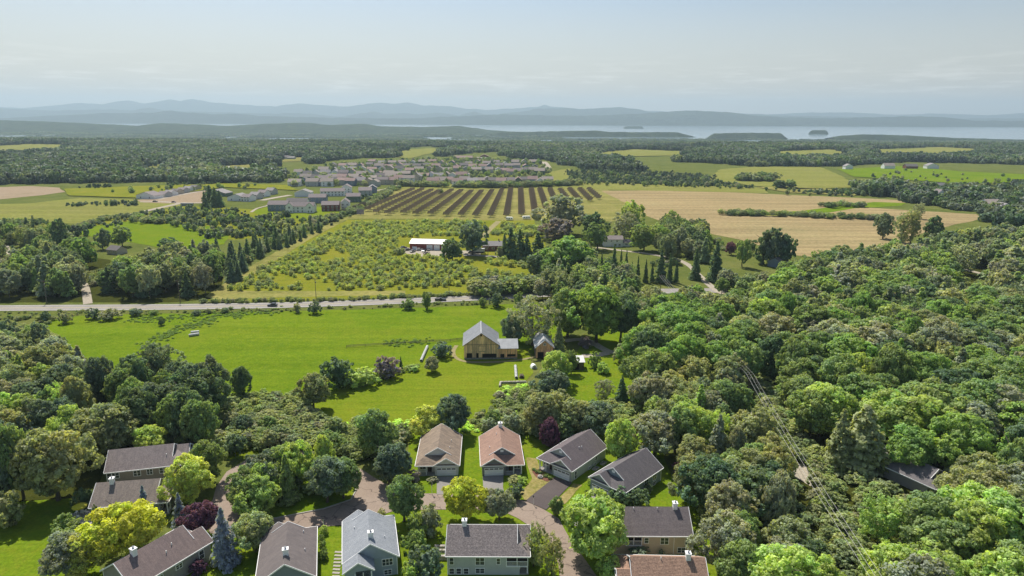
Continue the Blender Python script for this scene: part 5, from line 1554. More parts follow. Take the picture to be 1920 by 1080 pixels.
side4 = lambda ax, z, us: [(ax, u, z, 0.95, 1.3, 1) for u in us]
house('tan roofed house with white garage door, left of two facing the street', -19.2, 166.8, 2, 11.4, 17.2, 3.1, 3.6, hmats('tan', (0.26, 0.205, 0.155), (0.52, 0.51, 0.48), 0.3, 0.16), 1, None, vents=((0.28, -0.15), (0.3, 0.1)), gset=2.9,
      cupola=False, wins=[('R', u, 1.8, 0.9, 1.2, 1) for u in (-3, 1, 5)])
house('reddish roofed house with white garage door and chimney', -2.8, 166.8, 4, 11.3, 16.6, 3.1, 3.6, hmats('red', (0.30, 0.195, 0.15), (0.15, 0.155, 0.17), 0.18, 0.22), -1, (0.2, 7.0), vents=((-0.3, -0.1), (-0.1, 0.2)), gset=2.9)
house('mauve grey roofed new house with dark driveway', 16.3, 165.2, -39, 11.2, 17.0, 3.3, 3.6, hmats('mauve', (0.135, 0.115, 0.12), (0.30, 0.32, 0.30), 0.12, 0.2), 1, None, vents=((0.22, -0.02), (0.24, 0.03)), gset=2.7,
      wins=[('R', 3.5, 2.0, 0.8, 1.0, 1), ('R', 0.5, 0.5, 0.9, 0.6, 1), ('R', 3.0, 0.5, 0.9, 0.6, 1), ('R', -6.2, 1.3, 0.8, 2.0, 1)])
house('rightmost dark grey roofed house with blue grey siding', 28.8, 154.2, -44, 10.8, 17.0, 3.7, 3.6, hmats('slate', (0.125, 0.115, 0.12), (0.20, 0.235, 0.26), 0.12, 0.2), -1, None, vents=(), gset=2.7,
      wins=[('R', -3.5, 2.3, 1.0, 1.5, 1), ('R', 1.5, 2.3, 1.6, 1.4, 2), ('R', 5.2, 2.3, 1.6, 1.4, 2), ('R', 0, 0.6, 1.5, 0.9, 2), ('R', 5.0, 0.6, 1.5, 0.9, 2)])
HF = house('grey sided house with speckled grey roof at the bottom centre', -4.6, 124.6, 90, 11.0, 17.0, 4.6, 3.6, hmats('speck', (0.20, 0.175, 0.17), (0.36, 0.38, 0.37), 0.1, 0.42), 1, (0.1, 5.0), vents=((0.05, -0.6),), gset=2.6,
      wins=[])
# its near side wall faces the camera: local -x side
for u, z, w_, h_, n in [(7.3, 3.2, 0.75, 1.5, 1), (1.6, 3.2, 1.7, 1.6, 2), (-2.1, 3.2, 0.65, 1.3, 1), (7.3, 0.9, 0.9, 1.2, 1), (5.9, 0.9, 0.9, 1.2, 1), (4.4, 0.9, 0.9, 1.2, 1), (1.6, 1.0, 1.7, 1.0, 2)]:
    window(HF, (-5.5 + 0.45 - 0.02 if False else 5.5 - 0.45 + 0.02, u, z) if False else (-5.07, u, z), 'L', w_, h_, n)
def balcony(H, x, y0, y1, zf, side=-1, depth_=0.12):
    """recessed porch seen on a side wall: dark opening, posts, rail"""
    xx = x + side * 0.03
    bx = lambda b, a0, a1, z0, z1, o0, o1: b.box(min(xx + side * o0, xx + side * o1), max(xx + side * o0, xx + side * o1), a0, a1, z0, z1)
    P_ = bx(MB(), y0, y1, zf, zf + 2.3, 0.0, 0.03).build('porch_opening', M['dark'], H)
    b = MB()
    for a in (y0, (y0 + y1) / 2, y1): bx(b, a - 0.08, a + 0.08, zf - 0.1, zf + 2.4, 0.04, 0.18)
    bx(b, y0, y1, zf - 0.28, zf - 0.1, 0.04, 0.2); bx(b, y0, y1, zf + 0.9, zf + 1.0, 0.06, 0.16); bx(b, y0, y1, zf + 2.3, zf + 2.42, 0.04, 0.18)
    k = y0 + 0.2
    while k < y1: bx(b, k - 0.03, k + 0.03, zf - 0.1, zf + 0.9, 0.08, 0.13); k += 0.22
    b.build('porch_frame', M['white'], P_)
balcony(HF, -5.05, -8.0, -3.7, 2.3)
HG = house('beige sided house with dark roof below the green tree', 29.8, 131.6, -90, 10.9, 17.0, 4.6, 3.6, hmats('beige', (0.15, 0.13, 0.13), (0.42, 0.345, 0.27), 0.1, 0.22), 1, (0.1, 5.6), vents=((0.05, -0.2), (0.05, 0.1)), gset=2.6)
for u, z, w_, h_, n in [(-1.2, 3.3, 0.8, 1.2, 1), (2.6, 3.2, 1.6, 1.5, 2), (7.4, 3.2, 0.8, 1.5, 1), (6.3, 1.0, 1.6, 1.1, 2)]:
    window(HG, (5.03, u, z), 'R', w_, h_, n)
balcony(HG, 5.0, -5.6, -2.2, 2.3, 1)
MB().cone((5.1, 4.6, 0.0), (5.1, 4.6, 4.2), 0.07, 0.07, 6).build('downpipe', M['white'], HG)
house('red brown roofed house cut by the bottom edge', 28.7, 114.3, -91.5, 11.0, 17.0, 4.6, 3.6, hmats('rust', (0.285, 0.185, 0.135), (0.40, 0.34, 0.28), 0.1, 0.35), 1, (0.1, 5.2), vents=((0.04, -0.35), (0.04, 0.0)), gset=2.6)
HC2 = house('blue grey house with pale blue shingle roof and rear balcony', -29.5, 125.4, 193.5, 11.1, 15.0, 4.4, 3.7, hmats('blue', (0.255, 0.275, 0.30), (0.235, 0.275, 0.315), 0.12, 0.2), 1, (-0.2, 5.0), 1, 3.2, vents=((0.3, -0.1), (-0.3, 0.2)), gset=2.6,
      wins=[('B', -3.2, 3.2, 2.0, 1.4, 3), ('B', -3.2, 0.9, 1.4, 1.0, 2), ('C', 4.3, 1.6, 1.0, 1.3, 1), ('C', 1.9, 1.6, 1.0, 1.3, 1)])
MB().box(0.2, 3.0, 10.15, 10.3, 2.4, 4.2).build('balcony_opening', M['dark'], HC2)
bl = MB().box(0.0, 3.2, 10.3, 11.2, 2.15, 2.35).box(0.0, 3.2, 11.1, 11.18, 3.2, 3.3)
for k in range(13): bl.box(0.03 + k * 0.255, 0.08 + k * 0.255, 11.11, 11.17, 2.35, 3.2)
for k in (0.05, 1.6, 3.15): bl.box(k - 0.07, k + 0.07, 11.06, 11.2, 2.35, 4.4)
bl.build('balcony', M['white'], HC2)
house('dark roofed house at the bottom left of centre', -44.8, 119.9, 195, 11.2, 17.0, 4.4, 3.7, hmats('dusk', (0.155, 0.135, 0.13), (0.16, 0.19, 0.23), 0.14, 0.12), 1, (-0.1, 5.2), 0, vents=((-0.3, -0.25), (-0.34, 0.1)), gset=2.6, wins=[('B', 0, 3.6, 2.0, 1.3, 2)])
HL1 = house('upper long house with grey roof and taupe wall at left', -93.4, 160.4, 104.5, 11.2, 18.5, 3.7, 3.5, hmats('ash', (0.215, 0.185, 0.18), (0.24, 0.205, 0.165), 0.15, 0.25), 1, None, vents=((-0.28, -0.25),), gset=3.2)
for u, w_, n in [(8.2, 1.0, 1), (6.9, 1.6, 2), (2.0, 1.5, 2), (-0.9, 1.2, 2), (-3.6, 0.8, 1)]:
    window(HL1, (-5.17, u, 2.5), 'L', w_, 1.4, n)
house('lower long house with tan grey roof and chimney at left', -88.2, 144.3, 99, 10.9, 17.0, 3.4, 3.3, hmats('dove', (0.225, 0.19, 0.165), (0.22, 0.24, 0.24), 0.2, 0.22), 1, (-0.2, 5.0), vents=(), gset=3.0)
HL3 = house('mauve brown roofed house at the bottom left corner', -70.6, 119.4, 150, 10.7, 17.2, 4.3, 3.6, hmats('plum', (0.20, 0.155, 0.145), (0.225, 0.21, 0.20), 0.15, 0.16), -1, (-0.3, 4.8), 0, vents=((-0.22, -0.1), (-0.3, 0.0)), gset=2.8,
      wins=[('L', -1.0, 3.0, 1.3, 0.9, 2), ('L', 3.2, 2.8, 1.4, 1.3, 2), ('L', -6.0, 2.6, 1.0, 1.8, 1), ('B', 0.5, 3.4, 1.6, 1.2, 2)])
house('grey roof half hidden in the lower right wood', 102.5, 157.5, 30, 10.5, 17.0, 3.2, 2.8, hmats('wood', (0.15, 0.14, 0.145), (0.24, 0.22, 0.2), 0.2, 0.15), 1, (0.4, 5.0), vents=((0.2, 0.1),), gset=2.6)

# ---------------------------------------------------------------- barn, small barn, sheds
def wood_mat(name, c):
    m, t, b = newmat(name)
    oi = t.nodes.new('ShaderNodeObjectInfo')
    v = coords(t, 'world', (3.0, 3.0, 0.45))
    n = ntex(t, v, 1.0, 5, 0.7, 0.4)
    col = mixc(t, 1.0, c, ramp(t, n, [(0.28, (0.45, 0.42, 0.42)), (0.52, (0.95, 0.95, 0.95)), (0.75, (1.35, 1.3, 1.2))]), 'MULTIPLY')
    col = mixc(t, 1.0, col, ramp(t, oi.outputs['Random'], [(0.0, (0.66, 0.64, 0.66)), (0.5, (0.98, 0.96, 0.93)), (1.0, (1.3, 1.2, 1.08))]), 'MULTIPLY')
    lnk(t, col, b.inputs['Base Color']); b.inputs['Roughness'].default_value = 0.85
    return m
M['barn_wood'] = wood_mat('weathered_barn_boards', (0.88, 0.62, 0.38))
M['barn_wood2'] = wood_mat('orange_barn_boards', (0.88, 0.52, 0.31))
M['tin'] = plain('tin_roof', (0.36, 0.375, 0.39), 0.65, 0.12, 0.5, 0.0, 0.3)
M['tin_white'] = plain('white_tin_roof', (0.62, 0.62, 0.62), 0.45, 0.06, 0.5, 0.1, 0.4)

def planks(parent, x0, x1, y, zlow, ztop, mat, rg, holes=(), bw=0.32, th=0.05, gap=0.012):
    """upright boards along x on a wall facing -y; ztop(x) gives the height, holes are (xa, xb, za, zb)"""
    x = x0
    while x < x1 - 0.05:
        b = min(bw * rg.uniform(0.75, 1.3), x1 - x)
        if x1 - x - b < 0.15: b = x1 - x
        xa, xb = x + gap, x + b - gap
        cuts = [(zlow + rg.uniform(-0.03, 0.12), None)]
        segs = [(zlow + rg.uniform(0, 0.15), None)]
        pieces = [[zlow + rg.uniform(0, 0.12), 99]]
        for ha, hb, za, zb in holes:
            if ha < (xa + xb) / 2 < hb:
                new = []
                for s in pieces:
                    if s[0] < za: new.append([s[0], za])
                    if s[1] > zb: new.append([zb, s[1]])
                pieces = new
        dy = rg.uniform(0, 0.03)
        for s in pieces:
            ta, tb = min(ztop(xa), s[1]), min(ztop(xb), s[1])
            if min(ta, tb) - s[0] < 0.1: continue
            MB().prism([(xa, y - dy, s[0]), (xb, y - dy, s[0]), (xb, y - dy, tb), (xa, y - dy, ta)], (0, -th, 0)).build('plank', mat, parent)
        x += b

def ribs(b, p0, p1, up, n, r=0.05):
    """standing seams from eave line p0-p1 up by vector up"""
    p0, p1, up = Vector(p0), Vector(p1), Vector(up)
    for i in range(n + 1):
        a = p0.lerp(p1, i / n)
        b.bar(a, a + up, 0.06, 0.07)

rg = random.Random(3)
BX, BY = -11.55, 245.2
barn = tag(empty('barn', (BX, BY, 0), D2R(3.0)), 'big weathered board barn with grey tin roof and side annex', 'barn')
W2, DB, ZE, ZR = 6.5, 15.0, 6.0, 10.6
b = MB().box(-W2 + 0.06, W2 - 0.06, 0.1, DB, 0.7, ZE)
b.prism([(-W2 + 0.06, 0.1, ZE), (W2 - 0.06, 0.1, ZE), (0, 0.1, ZR - 0.25)], (0, DB - 0.1, 0))
b.build('frame_wall', M['post_wood'], barn)
MB().box(-W2, W2, 0.02, DB + 0.02, -0.2, 0.7).build('stone_foundation', M['stone'], barn)
slope = (ZR - ZE) / W2
top = lambda x: ZR - 0.3 - abs(x) * slope
holes = [(-5.7, -3.6, 0.7, 2.6), (-1.9, -0.9, 0.7, 2.6), (0.4, 5.6, 0.7, 2.3), (-1.0, 1.6, 3.4, 5.3)]
planks(barn, -W2, W2, 0.08, 0.75, top, M['barn_wood'], rg, holes[:3])
for ha, hb, za, zb in holes[:3]:
    MB().box(ha, hb, 0.03, 0.09, za, zb).build('stall_opening', M['dark'], barn)
dd = MB().box(-1.0, 1.6, -0.07, -0.02, 3.3, 5.4)
bd = dd.build('barn_door', M['barn_wood'], barn)
tr = MB()
for s in ((-1.05, 3.3, -1.05, 5.4), (0.3, 3.3, 0.3, 5.4), (1.65, 3.3, 1.65, 5.4), (-1.1, 5.45, 1.7, 5.45), (-1.1, 3.25, 1.7, 3.25)):
    tr.bar((s[0], -0.1, s[1]), (s[2], -0.1, s[3]), 0.14, 0.08)
tr.build('door_frame', M['post_wood'], bd)
MB().prism([(-0.3, -0.06, ZR - 1.3), (0.3, -0.06, ZR - 1.3), (0.3, -0.06, ZR - 0.75), (0, -0.06, ZR - 0.5), (-0.3, -0.06, ZR - 0.75)], (0, -0.03, 0)).build('owl_hole', M['dark'], barn)
MB().box(-W2, W2, -0.1, -0.03, ZE - 0.06, ZE + 0.06).build('girt_board', M['post_wood'], barn)
# side wall boards (left flank)
fl = MB()
y = 0.15
while y < DB - 0.3:
    bwid = rg.uniform(0.26, 0.4)
    fl.box(-W2 - rg.uniform(0.03, 0.06), -W2 + 0.05, y, min(y + bwid - 0.02, DB), 0.72, ZE - 0.05)
    y += bwid
fl.build('side_boards', M['barn_wood'], barn)
ov = 0.55
zo = ZE - ov * slope
rm = MB()
rm.prism([(-W2 - ov, -0.5, zo), (0, -0.5, ZR), (0, DB + 0.4, ZR), (-W2 - ov, DB + 0.4, zo)], (0, 0, -0.12))
rm.prism([(W2 + ov, -0.5, zo), (W2 + ov, DB + 0.4, zo), (0, DB + 0.4, ZR), (0, -0.5, ZR)], (0, 0, -0.12))
rr = rm.build('roof', M['tin'], barn)
sm = MB()
ribs(sm, (-W2 - ov, -0.45, zo + 0.03), (-W2 - ov, DB + 0.35, zo + 0.03), (W2 + ov, 0, ZR - zo), 24)
ribs(sm, (W2 + ov, -0.45, zo + 0.03), (W2 + ov, DB + 0.35, zo + 0.03), (-W2 - ov, 0, ZR - zo), 24)
sm.bar((0, -0.5, ZR + 0.05), (0, DB + 0.4, ZR + 0.05), 0.4, 0.1)
sm.build('roof_seams', M['tin'], rr)
rk = MB()
for s in (-1, 1): rk.bar((s * (W2 + ov), -0.53, zo - 0.06), (0, -0.53, ZR - 0.06), 0.06, 0.2)
rk.build('rake_board', M['post_wood'], barn)
# annex
AX0, AX1, AD, AZ0, AZ1 = W2 + 0.05, W2 + 7.2, 8.5, 4.4, 6.0
MB().box(AX0, AX1 - 0.05, 0.15, AD, 0.6, AZ0 - 0.1).build('annex_wall', M['post_wood'], barn)
MB().box(AX0 + 0.1, AX1, 0.06, AD + 0.02, -0.2, 0.6).build('annex_foundation', M['stone'], barn)
ah = [(AX0 + 0.8, AX0 + 2.4, 0.6, 2.1), (AX0 + 3.2, AX0 + 6.4, 1.0, 2.0)]
planks(barn, AX0, AX1, 0.10, 0.65, lambda x: AZ0 - 0.12, M['barn_wood2'], rg, ah)
for ha, hb, za, zb in ah: MB().box(ha, hb, 0.05, 0.10, za, zb).build('stall_opening', M['dark'], barn)
am = MB().prism([(AX0 - 0.4, -0.4, AZ0), (AX1 + 0.4, -0.4, AZ0), (AX1 + 0.4, AD * 0.55, AZ1 + 0.7), (AX0 - 0.4, AD * 0.55, AZ1 + 0.7)], (0, 0, -0.12))
am.prism([(AX1 + 0.4, AD * 0.55, AZ1 + 0.7), (AX1 + 0.4, AD + 0.4, AZ0 + 0.3), (AX0 - 0.4, AD + 0.4, AZ0 + 0.3), (AX0 - 0.4, AD * 0.55, AZ1 + 0.7)], (0, 0, -0.12))
ar = am.build('annex_roof', M['tin'], barn)
asm_ = MB(); ribs(asm_, (AX0 - 0.3, -0.38, AZ0 + 0.03), (AX1 + 0.3, -0.38, AZ0 + 0.03), (0, AD * 0.55 + 0.38, AZ1 + 0.7 - AZ0), 13)
asm_.build('roof_seams', M['tin'], ar)
MB().prism([(AX1 - 0.06, 0.15, AZ0 - 0.12), (AX1 - 0.06, AD, AZ0 - 0.12), (AX1 - 0.06, AD * 0.55, AZ1 + 0.5)], (0.05, 0, 0)).build('annex_gable', M['barn_wood2'], barn)

def small_barn():
    p = gp(1021, 672)
    H = tag(empty('small_barn', (p.x, p.y, 0), D2R(3)), 'small orange board barn with white tin roof beside the big barn', 'barn')
    w, d, ze, zr = 3.3, 13.0, 4.6, 7.4
    MB().box(-w + 0.05, w - 0.05, 0.1, d, -0.2, ze).prism([(-w + 0.05, 0.1, ze), (w - 0.05, 0.1, ze), (0, 0.1, zr - 0.2)], (0, d - 0.1, 0)).build('frame_wall', M['post_wood'], H)
    sl = (zr - ze) / w
    planks(H, -w, w, 0.08, 0.1, lambda x: zr - 0.25 - abs(x) * sl, M['barn_wood2'], rg, [(-2.7, -0.3, 0.0, 2.6), (-0.45, 0.45, 5.2, 6.1)])
    MB().box(-2.7, -0.3, 0.03, 0.09, 0, 2.6).build('cart_opening', M['dark'], H)
    window(H, (0, 0.03, 5.65), 'F', 0.75, 0.75, 1)
    fb = MB(); y = 0.15
    while y < d - 0.3:
        bw_ = rg.uniform(0.26, 0.4); fb.box(-w - 0.05, -w + 0.05, y, y + bw_ - 0.02, 0.1, ze - 0.05); y += bw_
    fb.build('side_boards', M['post_wood'], H)
    o = 0.5
    r = MB().prism([(-w - o, -0.5, ze - o * sl), (0, -0.5, zr), (0, d + 0.3, zr), (-w - o, d + 0.3, ze - o * sl)], (0, 0, -0.1))
    r.prism([(w + o, -0.5, ze - o * sl), (w + o, d + 0.3, ze - o * sl), (0, d + 0.3, zr), (0, -0.5, zr)], (0, 0, -0.1))
    R_ = r.build('roof', M['tin_white'], H)
    s = MB(); ribs(s, (-w - o, -0.45, ze - o * sl + 0.02), (-w - o, d + 0.25, ze - o * sl + 0.02), (w + o, 0, zr - ze + o * sl), 20)
    ribs(s, (w + o, -0.45, ze - o * sl + 0.02), (w + o, d + 0.25, ze - o * sl + 0.02), (-w - o, 0, zr - ze + o * sl), 20)
    s.build('roof_seams', M['tin_white'], R_)
    MB().prism([(0.3, -2.4, 2.2), (w + 0.3, -2.4, 2.2), (w + 0.3, 0.0, 3.1), (0.3, 0.0, 3.1)], (0, 0, -0.1)).box(0.5, 0.65, -2.3, -2.15, 0, 2.15).box(w, w + 0.15, -2.3, -2.15, 0, 2.15).build('lean_to', M['barn_wood2'], H)
small_barn()

def flat_shed():
    p = gp(1085, 694)
    H = tag(empty('shed', (p.x - 1.5, p.y, 0), D2R(2)), 'dark shed with a flat white roof behind trees', 'shed')
    MB().box(-4.5, 3.4, 0, 5.0, -0.2, 3.0).build('wall', M['post_wood'], H)
    MB().prism([(-4.8, -0.4, 3.0), (3.8, -0.4, 3.0), (3.8, 5.4, 3.6), (-4.8, 5.4, 3.6)], (0, 0, 0.14)).build('roof', M['tin_white'], H)
    MB().box(-1.0, 1.6, -0.04, 0.02, 0, 2.4).build('door', M['dark'], H)
    pd = MB()
    for x in (-4.3, -1.0, 1.8, 3.3): pd.box(x, x + 0.12, -0.06, 0.0, -0.1, 2.95)
    pd.build('post', M['post_wood'], H)
flat_shed()

def simple_house(label, X, Y, yaw, w, d, ze, rise, wallm, roofm, wins=(), name='house', cat='house', group=None, z=0.0, ridge='x', extra=None, doors=()):
    """eaves along x (ridge='x') or y; parts: wall, roof, windows"""
    H = tag(empty(name, (X, Y, z), D2R(yaw)), label, cat, group)
    hw, hd = w / 2, d / 2
    zr = ze + rise
    b = MB().box(-hw, hw, -hd, hd, -0.8, ze)
    r = MB()
    o = 0.4
    if ridge == 'x':
        sl = rise / hd
        for s in (-1, 1): b.prism([(s * (hw - 0.15), -hd, ze), (s * (hw - 0.15), hd, ze), (s * (hw - 0.15), 0, zr - 0.05)], (-s * 0.1 + s * 0.15, 0, 0))
        r.prism([(-hw - o, -hd - o, ze - o * sl + 0.1), (hw + o, -hd - o, ze - o * sl + 0.1), (hw + o, 0, zr + 0.1), (-hw - o, 0, zr + 0.1)], (0, 0, 0.15))
        r.prism([(hw + o, hd + o, ze - o * sl + 0.1), (-hw - o, hd + o, ze - o * sl + 0.1), (-hw - o, 0, zr + 0.1), (hw + o, 0, zr + 0.1)], (0, 0, 0.15))
    else:
        sl = rise / hw
        for s in (-1, 1): b.prism([(-hw, s * (hd - 0.15), ze), (hw, s * (hd - 0.15), ze), (0, s * (hd - 0.15), zr - 0.05)], (0, -s * 0.1 + s * 0.15, 0))
        r.prism([(-hw - o, -hd - o, ze - o * sl + 0.1), (0, -hd - o, zr + 0.1), (0, hd + o, zr + 0.1), (-hw - o, hd + o, ze - o * sl + 0.1)], (0, 0, 0.15))
        r.prism([(hw + o, -hd - o, ze - o * sl + 0.1), (hw + o, hd + o, ze - o * sl + 0.1), (0, hd + o, zr + 0.1), (0, -hd - o, zr + 0.1)], (0, 0, 0.15))
    b.build('wall', wallm, H)
    r.build('roof', roofm, H)
    for u, zz, ww, hh in wins: window(H, (u, -hd - 0.02, zz), 'F', ww, hh, 1)
    for u, ww, hh, m in doors: MB().box(u - ww / 2, u + ww / 2, -hd - 0.08, -hd - 0.01, 0, hh).build('door', m, H)
    return H
SH = {}
def sh(n, c): SH[n] = shingle('far_shingle_' + n, c, 0.1, 0.12); return SH[n]
sh('mauve', (0.25, 0.215, 0.21)); sh('grey', (0.29, 0.275, 0.27)); sh('tan', (0.33, 0.285, 0.25)); sh('rose', (0.33, 0.235, 0.21)); sh('dark', (0.17, 0.155, 0.15))
SD = {k: siding('far_siding_' + k, c) for k, c in {'white': (0.85, 0.85, 0.84), 'blue': (0.19, 0.245, 0.33), 'grey': (0.48, 0.48, 0.47), 'tan': (0.52, 0.46, 0.37), 'red': (0.17, 0.055, 0.045), 'green': (0.13, 0.19, 0.14), 'beige': (0.50, 0.45, 0.37), 'brick': (0.20, 0.085, 0.06)}.items()}

p = gp(805, 468)
ws = simple_house('long red workshop with a white metal roof and three white doors', p.x, p.y + 6, -6, 25.5, 15, 4.2, 1.9, plain('red_metal_siding', (0.26, 0.06, 0.05), 0.6), M['tin_white'], [], 'workshop', 'workshop', doors=[(-9.3, 3.2, 2.2, M['white']), (1.2, 4.2, 3.6, M['white']), (6.2, 4.2, 3.6, M['white']), (11.0, 3.2, 3.6, M['white'])])
p = gp(923, 471)
bh = simple_house('low brick house with a grey roof and chimney', p.x, p.y + 5, 2, 14, 9.5, 3.6, 2.4, SD['brick'], SH['grey'], [(-4.5, 2.0, 1.6, 1.2), (0.5, 2.0, 1.6, 1.2), (4.6, 2.0, 1.4, 1.2)])
MB().box(4.0, 4.8, 0.3, 1.1, 5.4, 7.6).build('chimney', SD['brick'], bh)
p = gp(1154, 463)
fh = simple_house('white farmhouse with a grey roof and lower right wing', p.x - 1.5, p.y + 5, 0, 13.5, 9, 5.2, 2.0, SD['white'], SH['mauve'], [(-5, 4.1, 0.9, 1.0), (-1.5, 4.1, 0.9, 1.0), (2.5, 4.1, 1.0, 1.0), (1.5, 1.4, 1.6, 1.2), (4.5, 1.4, 1.2, 1.2)], doors=[(-3.9, 4.6, 2.4, M['white'])])
MB().box(6.85, 13.5, -3.2, 4, -0.5, 3.0).build('wing_wall', SD['white'], fh)
MB().prism([(6.85, -3.7, 2.8), (14.0, -3.7, 2.8), (14.0, 0.4, 4.6), (6.85, 0.4, 4.6)], (0, 0, 0.15)).prism([(14.0, 4.5, 2.8), (6.85, 4.5, 2.8), (6.85, 0.4, 4.6), (14.0, 0.4, 4.6)], (0, 0, 0.15)).build('wing_roof', SH['mauve'], fh)
window(fh, (9.5, -3.22, 1.6), 'F', 1.4, 1.2, 2)
p = gp(1463, 502)
simple_house('blue grey garage gable beside the dark tree group', p.x, p.y + 4, 40, 9, 9, 3.4, 2.6, SD['blue'], SH['dark'], [(0, 2.0, 1.0, 1.0)])
p = gp(1607, 622)
simple_house('hidden house with a pale flat metal roof in the great wood', p.x, p.y + 5, 0, 9, 8, 8.5, 0.9, SD['beige'], M['tin_white'], [(0, 6.5, 1.2, 1.2)])
p = gp(212, 478)
simple_house('small dark roofed garden house among the left woods', p.x, p.y + 5, -20, 9, 8, 3.0, 2.2, SD['tan'], SH['dark'], [(-2, 1.8, 1, 1), (2, 1.8, 1, 1)])
# ---------------------------------------------------------------- townhouses, village, far buildings
def px_house(label, x, yb, wpx, dm, ze, rise, wall, roof, ridge='x', yaw=0, win=None, group=None, name='townhouse', cat='house'):
    p = gp(x, yb)
    w = wpx * depth(p) / FPX
    wins = []
    if win:
        rows, n = win
        for r_ in range(rows):
            for k in range(n):
                wins.append((-w / 2 + w * (k + 0.5) / n, 1.5 + 2.8 * r_, 1.3, 1.4))
    q = p + Vector((0, dm / 2, 0))
    return simple_house(label, q.x, q.y, yaw, w, dm, ze, rise, SD[wall], SH[roof], wins, name, cat, group, p.z, ridge)
bt = px_house('blue townhouse with a mauve roof at the footpath', 520, 396, 36, 12, 6.2, 3.2, 'blue', 'mauve', 'x', 3, (2, 4))
wt = px_house('white townhouse with two front gables', 563, 399, 50, 11, 6.0, 3.4, 'white', 'mauve', 'x', 1, (2, 6))
for s in (-1, 1):
    MB().box(s * 9.6 - 3.4, s * 9.6 + 3.4, -7.4, -5.55, -0.5, 6.6).prism([(s * 9.6 - 3.4, -7.4, 6.6), (s * 9.6 + 3.4, -7.4, 6.6), (s * 9.6, -7.4, 9.6)], (0, 3.0, 0)).build('front_bay', SD['white'], wt)
    MB().prism([(s * 9.6 - 3.8, -7.7, 6.4), (s * 9.6, -7.7, 9.85), (s * 9.6, -2, 9.85), (s * 9.6 - 3.8, -2, 6.4)], (0, 0, 0.15)).prism([(s * 9.6 + 3.8, -7.7, 6.4), (s * 9.6 + 3.8, -2, 6.4), (s * 9.6, -2, 9.85), (s * 9.6, -7.7, 9.85)], (0, 0, 0.15)).build('bay_roof', SH['mauve'], wt)
    window(wt, (s * 9.6, -7.42, 5.2), 'F', 1.6, 1.6, 2); window(wt, (s * 9.6 - 1.2, -7.42, 1.5), 'F', 1.2, 1.5, 1); window(wt, (s * 9.6 + 1.4, -7.42, 1.5), 'F', 1.2, 1.5, 1)
for a in [('white townhouse with dark dormers behind the twin gabled one', 556, 390, 38, 11, 6.2, 3.0, 'white', 'dark', 'x', 2, (2, 6)),
          ('large white blank gable house in the townhouse group', 567, 369, 30, 14, 4.6, 3.2, 'white', 'grey', 'y', 4, None),
          ('dark blue townhouse behind the red one', 594, 381, 32, 12, 6.0, 3.0, 'blue', 'mauve', 'x', 4, (2, 4)),
          ('dark red townhouse at the right of the group', 618, 396, 32, 12, 6.0, 3.0, 'red', 'mauve', 'x', 8, (2, 4)),
          ('white end wall townhouse right of the red one', 645, 392, 16, 14, 6.4, 3.2, 'white', 'mauve', 'y', 10, (2, 2)),
          ('white townhouse row with dark windows', 622, 368, 44, 12, 5.6, 3.0, 'white', 'mauve', 'x', 8, (2, 7)),
          ('white gabled end of the townhouse row', 648, 362, 18, 14, 6.4, 3.4, 'white', 'mauve', 'y', 8, (2, 2)),
          ('green townhouse with a mauve roof', 661, 379, 26, 12, 6.0, 3.0, 'green', 'mauve', 'x', 8, (1, 4)),
          ('grey townhouse by the hedge corner', 683, 367, 24, 14, 6.0, 3.2, 'grey', 'mauve', 'x', 10, (2, 3)),
          ('blue white townhouse beside the solar field corner', 697, 362, 16, 12, 6.0, 3.2, 'blue', 'grey', 'y', 12, (2, 2)),
          ('white gable house at the left end of the new row', 275, 373, 40, 14, 3.6, 3.8, 'white', 'mauve', 'y', -14, (1, 2)),
          ('green gable house of the building site', 406, 368, 44, 14, 3.6, 3.8, 'green', 'grey', 'y', -14, None),
          ('white gable house right of the dark tree clump', 444, 377, 34, 14, 4.0, 3.4, 'white', 'grey', 'y', -10, (1, 2))]:
    px_house(*a)
for i in range(6):
    t = i / 5
    px_house(['first', 'second', 'third', 'fourth', 'fifth', 'last'][i] + ' grey house of the new row running from the white gable', 304 + 58 * t, 370 - 13 * t, 18 - 4 * t, 12, 3.4, 2.6, ['grey', 'white', 'tan'][i % 3], ['mauve', 'grey', 'dark'][i % 3], 'x', -16, (1, 3))
for i in range(4):
    t = i / 3
    px_house(['first', 'second', 'third', 'last'][i] + ' pale townhouse of the row behind the dark tree clump', 462 + 44 * t, 378 - 13 * t, 18 - 3 * t, 12, 4.6, 2.8, ['white', 'grey'][i % 2], ['mauve', 'grey'][i % 2], 'x', -12, (2, 3))

